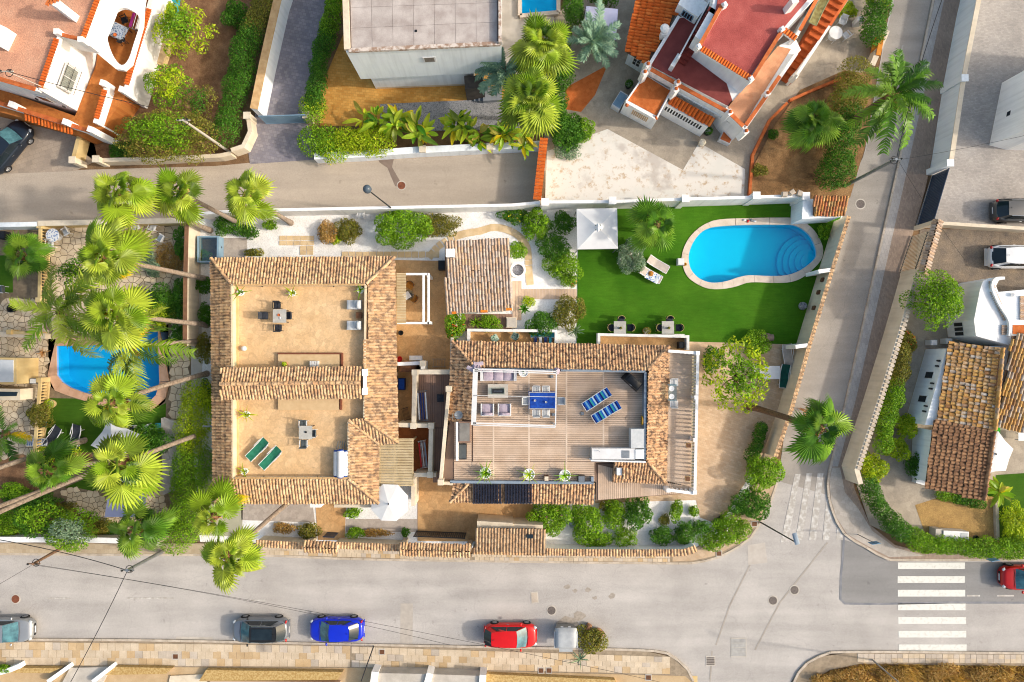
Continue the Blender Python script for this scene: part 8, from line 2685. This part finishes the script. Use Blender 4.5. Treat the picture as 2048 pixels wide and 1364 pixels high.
o = bpy.data.objects.new('dry_grass', fast_mesh('dry_grass', v, np.arange(n * 4).reshape(n, 4), FL_GR))
COL.objects.link(o); o['kind'] = 'stuff'; o['label'] = 'dry brown grass on the verge at the lower right'
for k, (x, y, rx, ry) in enumerate(((1700, 1352, 34, 14), (1790, 1350, 30, 14), (1880, 1345, 34, 16), (1980, 1350, 40, 14), (1640, 1358, 20, 8))):
 bush('brown dry weed clump on the verge, ' + ('first', 'second', 'third', 'fourth', 'leftmost')[k] + (' from the left after it' if k < 4 else ' of them all'), x, y, rx, ry, .7, FL_B, 'weed_clump', .13, .5)

# ================================================================ poles, lamps, covers, wires
def pole(name, label, base, top, h, r=.09, m=METAL, kind=None, z0=0.0):
 b, t_ = W(*base, z0), W(*top, h)
 t = thing(name, label, 'street lamp' if kind in ('globe', 'arm') else ('sign' if kind == 'sign' else 'pole'), b)
 e = t_ - b
 part('post', MB().tube([(0, 0, -.1), e * .5, e], [r, r * .85, r * .7], 8), m, t, True, True)
 if kind == 'globe':
  part('globe', MB().lathe([(.06, -.1), (.2, 0), (.29, .15), (.3, .3), (.22, .48), (.04, .58)], 16, e), mat('smoked_globe', sr(96, 110, 122), sr(80, 94, 108), 2, rough=.25), t, True, True)
  part('base_plate', MB().lathe([(.16, 0), (.14, .1), (.08, .2)], 10), m, t, True)
 elif kind == 'arm':
  d_ = Vector((e.x, e.y, 0)).normalized()
  part('lamp_head', MB().pillow(e.x + d_.x * .3, e.y + d_.y * .3, e.z - .05, .8, .34, .16, math.atan2(d_.y, d_.x)), GREYPAINT, t, True, 'all')
 elif kind == 'insul':
  for a in (-.3, .3): part('insulator', MB().lathe([(.03, 0), (.07, .05), (.04, .15)], 8, (e.x + a, e.y, e.z)), DARKMETAL, t, True)
  part('cross_arm', MB().bar((e.x - .45, e.y, e.z - .05), (e.x + .45, e.y, e.z - .05), .08), m, t, True)
  part('cable_coil', MB().tube([(e.x + .25 * math.cos(k * .5), e.y + .25 * math.sin(k * .5), e.z - .3) for k in range(14)], .025, 5), BLACK, t, True)
 elif kind == 'sign':
  part('sign_plate', MB().cbox(e.x, e.y, e.z - .6, .62, .04, .6, R(8)), mat('sign_blue', sr(120, 160, 190), sr(104, 146, 178), 2, rough=.4), t, True)
 return t
pole('street_lamp', 'lamp post with a smoked globe behind the lane wall', (798, 428), (736, 380), 6.2, .06, DARKMETAL, 'globe')
pole('utility_pole', 'blue-grey utility pole beside the upper side street', (1690, 372), (1793, 318), 7.6, .14, METAL, 'insul')
pole('utility_pole', 'silver utility pole at the ivy by the street', (325, 1103), (254, 1141), 6.5, .15, METAL, 'insul')
pole('utility_pole', 'weathered wooden pole leaning out of the pepper tree', (130, 1092), (66, 1128), 5.6, .13, WOODP, 'insul')
pole('utility_pole', 'silver pole at the entrance of the driveway', (458, 303), (366, 240), 7.6, .11, CONCRETE, 'insul')
pole('street_lamp', 'street lamp at the zebra corner', (1520, 1044), (1594, 1086), 7.0, .06, DARKMETAL, 'arm')
pole('street_lamp', 'street lamp on the verge at the lower right', (1744, 1319), (1820, 1384), 6.8, .06, METAL, 'arm')
pole('street_sign', 'blue-grey crossing sign seen edge-on by the hedge', (1950, 1106), (1992, 1122), 2.6, .03, METAL, 'sign')
pole('street_sign', 'dark sign post on the rounded pavement corner', (1714, 1068), (1753, 1088), 2.6, .03, DARKMETAL, 'sign')
pole('street_lamp', 'thin lamp post on the pavement below the blue car', (748, 1290), (718, 1375), 5.5, .05, DARKMETAL, 'arm')
pole('roof_pole', 'thin bracket pole lying over the salmon roof', (95, 178), (12, 142), 8.2, .03, CONCRETE, 'insul', 6.2)
def wire(label, a, b, sag=.6, r=.011):
 a, b = W(*a), W(*b)
 pts = [a.lerp(b, k / 14) - Vector((0, 0, sag * 4 * (k / 14) * (1 - k / 14))) for k in range(15)]
 single('overhead_wire', MB().tube(pts, r, 4), BLACK, label, 'wire')
wire('thick black cable from the left edge to the silver pole', (-60, 1070, 6.0), (252, 1140, 6.4), .5, .026)
wire('black cable from the silver pole down across the street', (254, 1143, 6.4), (110, 1420, 6.2), .3, .024)
wire('upper thin wire crossing the street diagonally', (66, 1128, 5.5), (1320, 1364, 6.0), .8)
wire('lower thin wire crossing the street diagonally', (68, 1130, 5.3), (900, 1290, 6.0), .8)
wire('thin wire from the wooden pole to the lower left', (64, 1130, 5.5), (-40, 1190, 6.0), .2)
wire('wire along the upper side street', (1793, 318, 7.5), (1905, -60, 7.5), .5, .025)
wire('wire from the utility pole across the grey yard', (1794, 320, 7.5), (2090, 262, 7.0), .5)
wire('wire from the utility pole down to the lower yard', (1796, 320, 7.5), (1930, 520, 3.0), .2)
wire('wire over the salmon roof towards the olive tree', (12, 142, 8.1), (300, 214, 5.0), .3, .022)
wire('wire from the left edge to the salmon roof bracket', (-80, 160, 8.0), (12, 142, 8.1), .2, .022)
def cover(label, px, py, r, m=IRON, sq=None, z=.03, rz=0.0, cat='manhole cover'):
 c = W(px, py, z)
 t = thing('manhole_cover', label, cat, (c.x, c.y, z - .02), rz)
 if sq:
  part('frame', MB().cbox(0, 0, 0, sq[0] + .12, sq[1] + .12, .024), CONCRETE, t, True)
  n = sq[2] if len(sq) > 2 else 1
  for k in range(n): part('plate', MB().cbox(0, -sq[1] / 2 + sq[1] * (k + .5) / n, .002, sq[0], sq[1] / n - .03, .03), m, t, True)
 else:
  part('frame', MB().lathe([(r * 1.25, 0), (r * 1.25, .022), (r * 1.02, .024)], 24), CONCRETE, t, True)
  part('plate', MB().lathe([(r, .002), (r, .03), (r * .8, .034), (r * .78, .03), (.02, .032)], 24), m, t, True)
cover('rusty round manhole cover at the left end of the street', 31, 1198, .3, RUST)
cover('worn round manhole cover north of the waste container', 1103, 1221, .31)
cover('round manhole cover in a pale concrete patch', 1546, 1201, .31)
cover('round manhole cover nearest the tar seam', 1589, 1180, .31)
cover('rusty round manhole cover on the lane', 803, 371, .3, RUST)
cover('round manhole cover at the top of the side street', 1721, 408, .33)
cover('tilted square hatch above the red car', 1069, 1195, 0, SLAB3, (.45, .75), rz=R(6), cat='hatch')
cover('large steel hatch in strips at the junction', 1477, 1295, 0, mat('steel_plate', sr(190, 188, 184), sr(170, 168, 164), 3), (1.1, 1.35, 4), cat='hatch')
cover('slotted street drain below the junction', 1421, 1322, 0, IRON, (.6, .6, 5), cat='drain')
for k, (x, y) in enumerate(((764, 1304), (1082, 1341), (1098, 1341), (1297, 1355), (351, 1313), (1438, 1107), (1509, 1048))):
 cover('small brown hatch in the pavement ' + ('right of the blue car', 'south of the red car, left of two', 'south of the red car, right of two', 'at the lower road corner', 'below the yellow paint mark', 'under the flowering shrub', 'beside the zebra-corner lamp')[k], x, y, 0, WOODD, (.36, .36), z=.15, cat='hatch')
# person under the leaning palm
def person(px, py, rz):
 c = W(px, py, .9); c.z = .024
 t = thing('person', 'person in a white top with bare arms walking under the leaning palm', 'person', c, rz)
 v = [(0, 0, .92), (0, .0, 1.12), (0, .01, 1.36), (0, .02, 1.47), (.17, .01, 1.40), (.21, -.08, 1.14), (.20, .06, .92), (-.17, .01, 1.40), (-.21, .10, 1.14), (-.19, .22, .94), (.09, 0, .88), (.10, .16, .48), (.10, .10, .08), (.10, .22, .04), (-.09, 0, .88), (-.10, -.06, .48), (-.10, -.24, .10), (-.10, -.12, .04)]
 e = [(0, 1), (1, 2), (2, 3), (2, 4), (4, 5), (5, 6), (2, 7), (7, 8), (8, 9), (0, 10), (10, 11), (11, 12), (12, 13), (0, 14), (14, 15), (15, 16), (16, 17)]
 rr = [.14, .13, .15, .06, .07, .045, .035, .07, .045, .035, .09, .06, .04, .035, .09, .06, .04, .035]
 me = bpy.data.meshes.new('body'); me.from_pydata(v, e, []); me.materials.append(mat('skin', sr(206, 150, 116), rough=.6))
 o = child('body', me, t, True)
 sk = o.modifiers.new('skin', 'SKIN'); o.modifiers.new('sub', 'SUBSURF').levels = 2; o.modifiers['sub'].render_levels = 2
 for i, r in enumerate(rr): me.skin_vertices[0].data[i].radius = (r, r * .8)
 me.skin_vertices[0].data[0].use_root = True
 part('head', MB().lathe([(.05, 0), (.09, .05), (.105, .13), (.09, .21), (.03, .25)], 14, (0, .03, 1.48)).pillow(0, .135, 1.57, .03, .05, .05), MATS['skin'], t, True, 'all')
 part('hair', MB().lathe([(.1, .0), (.115, .06), (.095, .13), (.03, .165)], 14, (0, .015, 1.58)), WOODD, t, True, 'all')
 part('shirt', MB().lathe([(.17, .9), (.165, 1.1), (.19, 1.3), (.17, 1.42), (.07, 1.47)], 14, (0, .01, 0), sx=1.12, sy=.8), WPLAST, t, True, 'all')
 for s in (1, -1): part('sleeve', MB().tube([(s * .15, .01, 1.40), (s * .22, -.03 * s, 1.2)], [.085, .075], 9), WPLAST, t, True, 'all')
 part('shorts', MB().lathe([(.17, .72), (.18, .86), (.165, .98)], 14, (0, 0, 0), sx=1.1, sy=.85), LIGHTF, t, True, 'all')
person(1613, 821, R(100))
# small things at the top edge
TP = thing('pool_cover', 'turquoise pool cover beside the citrus tree at the top', 'pool cover', W(318, 10, 0))
blk(TP, 'cover', [(284, -40), (360, -40), (350, 30), (336, 46), (288, 26)], .02, .5, TURQ)
run(TP, 'rim', [(284, -40), (288, 26), (336, 46), (350, 30)], .2, .02, .56, WHITE)
SP = thing('swimming_pool', 'small deep blue pool behind the bushy palms at the top', 'pool', W(1078, 0, 0))
blk(SP, 'basin', [(1042, -60), (1114, -60), (1114, 22), (1042, 30)], .02, .2, POOLT2)
blk(SP, 'water', [(1042.5, -60), (1113.5, -60), (1113.5, 21), (1042.5, 29)], .24, .3, WATER)
for pts in ([(1040, -60), (1040, 30)], [(1117, -60), (1117, 24)], [(1040, 31), (1117, 24)]):
 run(SP, 'coping_stone', pts, .3, .02, .36, COPING)
crate('planter_box', 'ochre planter box with sand beside the citrus tree', 322, 100, .04, 1.2, 2.2, .4, OCHREWALL, 'planter', SLAB2, R(-20))
crate('storage_box', 'white box near the porch wall in the dry garden', 304, 92, .04, .5, .6, .5, WPLAST, 'box', LIGHTF, R(-20))
for k, (x, y, r) in enumerate(((1134, 1174, 5), (1150, 1182, 4), (1176, 1180, 5), (1190, 1196, 4), (1224, 1192, 6), (1136, 1246, 16), (1158, 1232, 10))):
 g = random.Random(k)
 sheet('road_stain', [(x + r * g.uniform(.6, 1.25) * 1.3 * math.cos(a * .63), y + r * g.uniform(.6, 1.2) * math.sin(a * .63)) for a in range(10)], .0262 + k * .0004, mat('oil_stain', sr(164, 154, 142), sr(186, 176, 164), 5))
dish('white bowl planter between the south shrubs', 1143, 1047, .1, .3, WPLAST, 'planter_bowl', 'planter', .4)
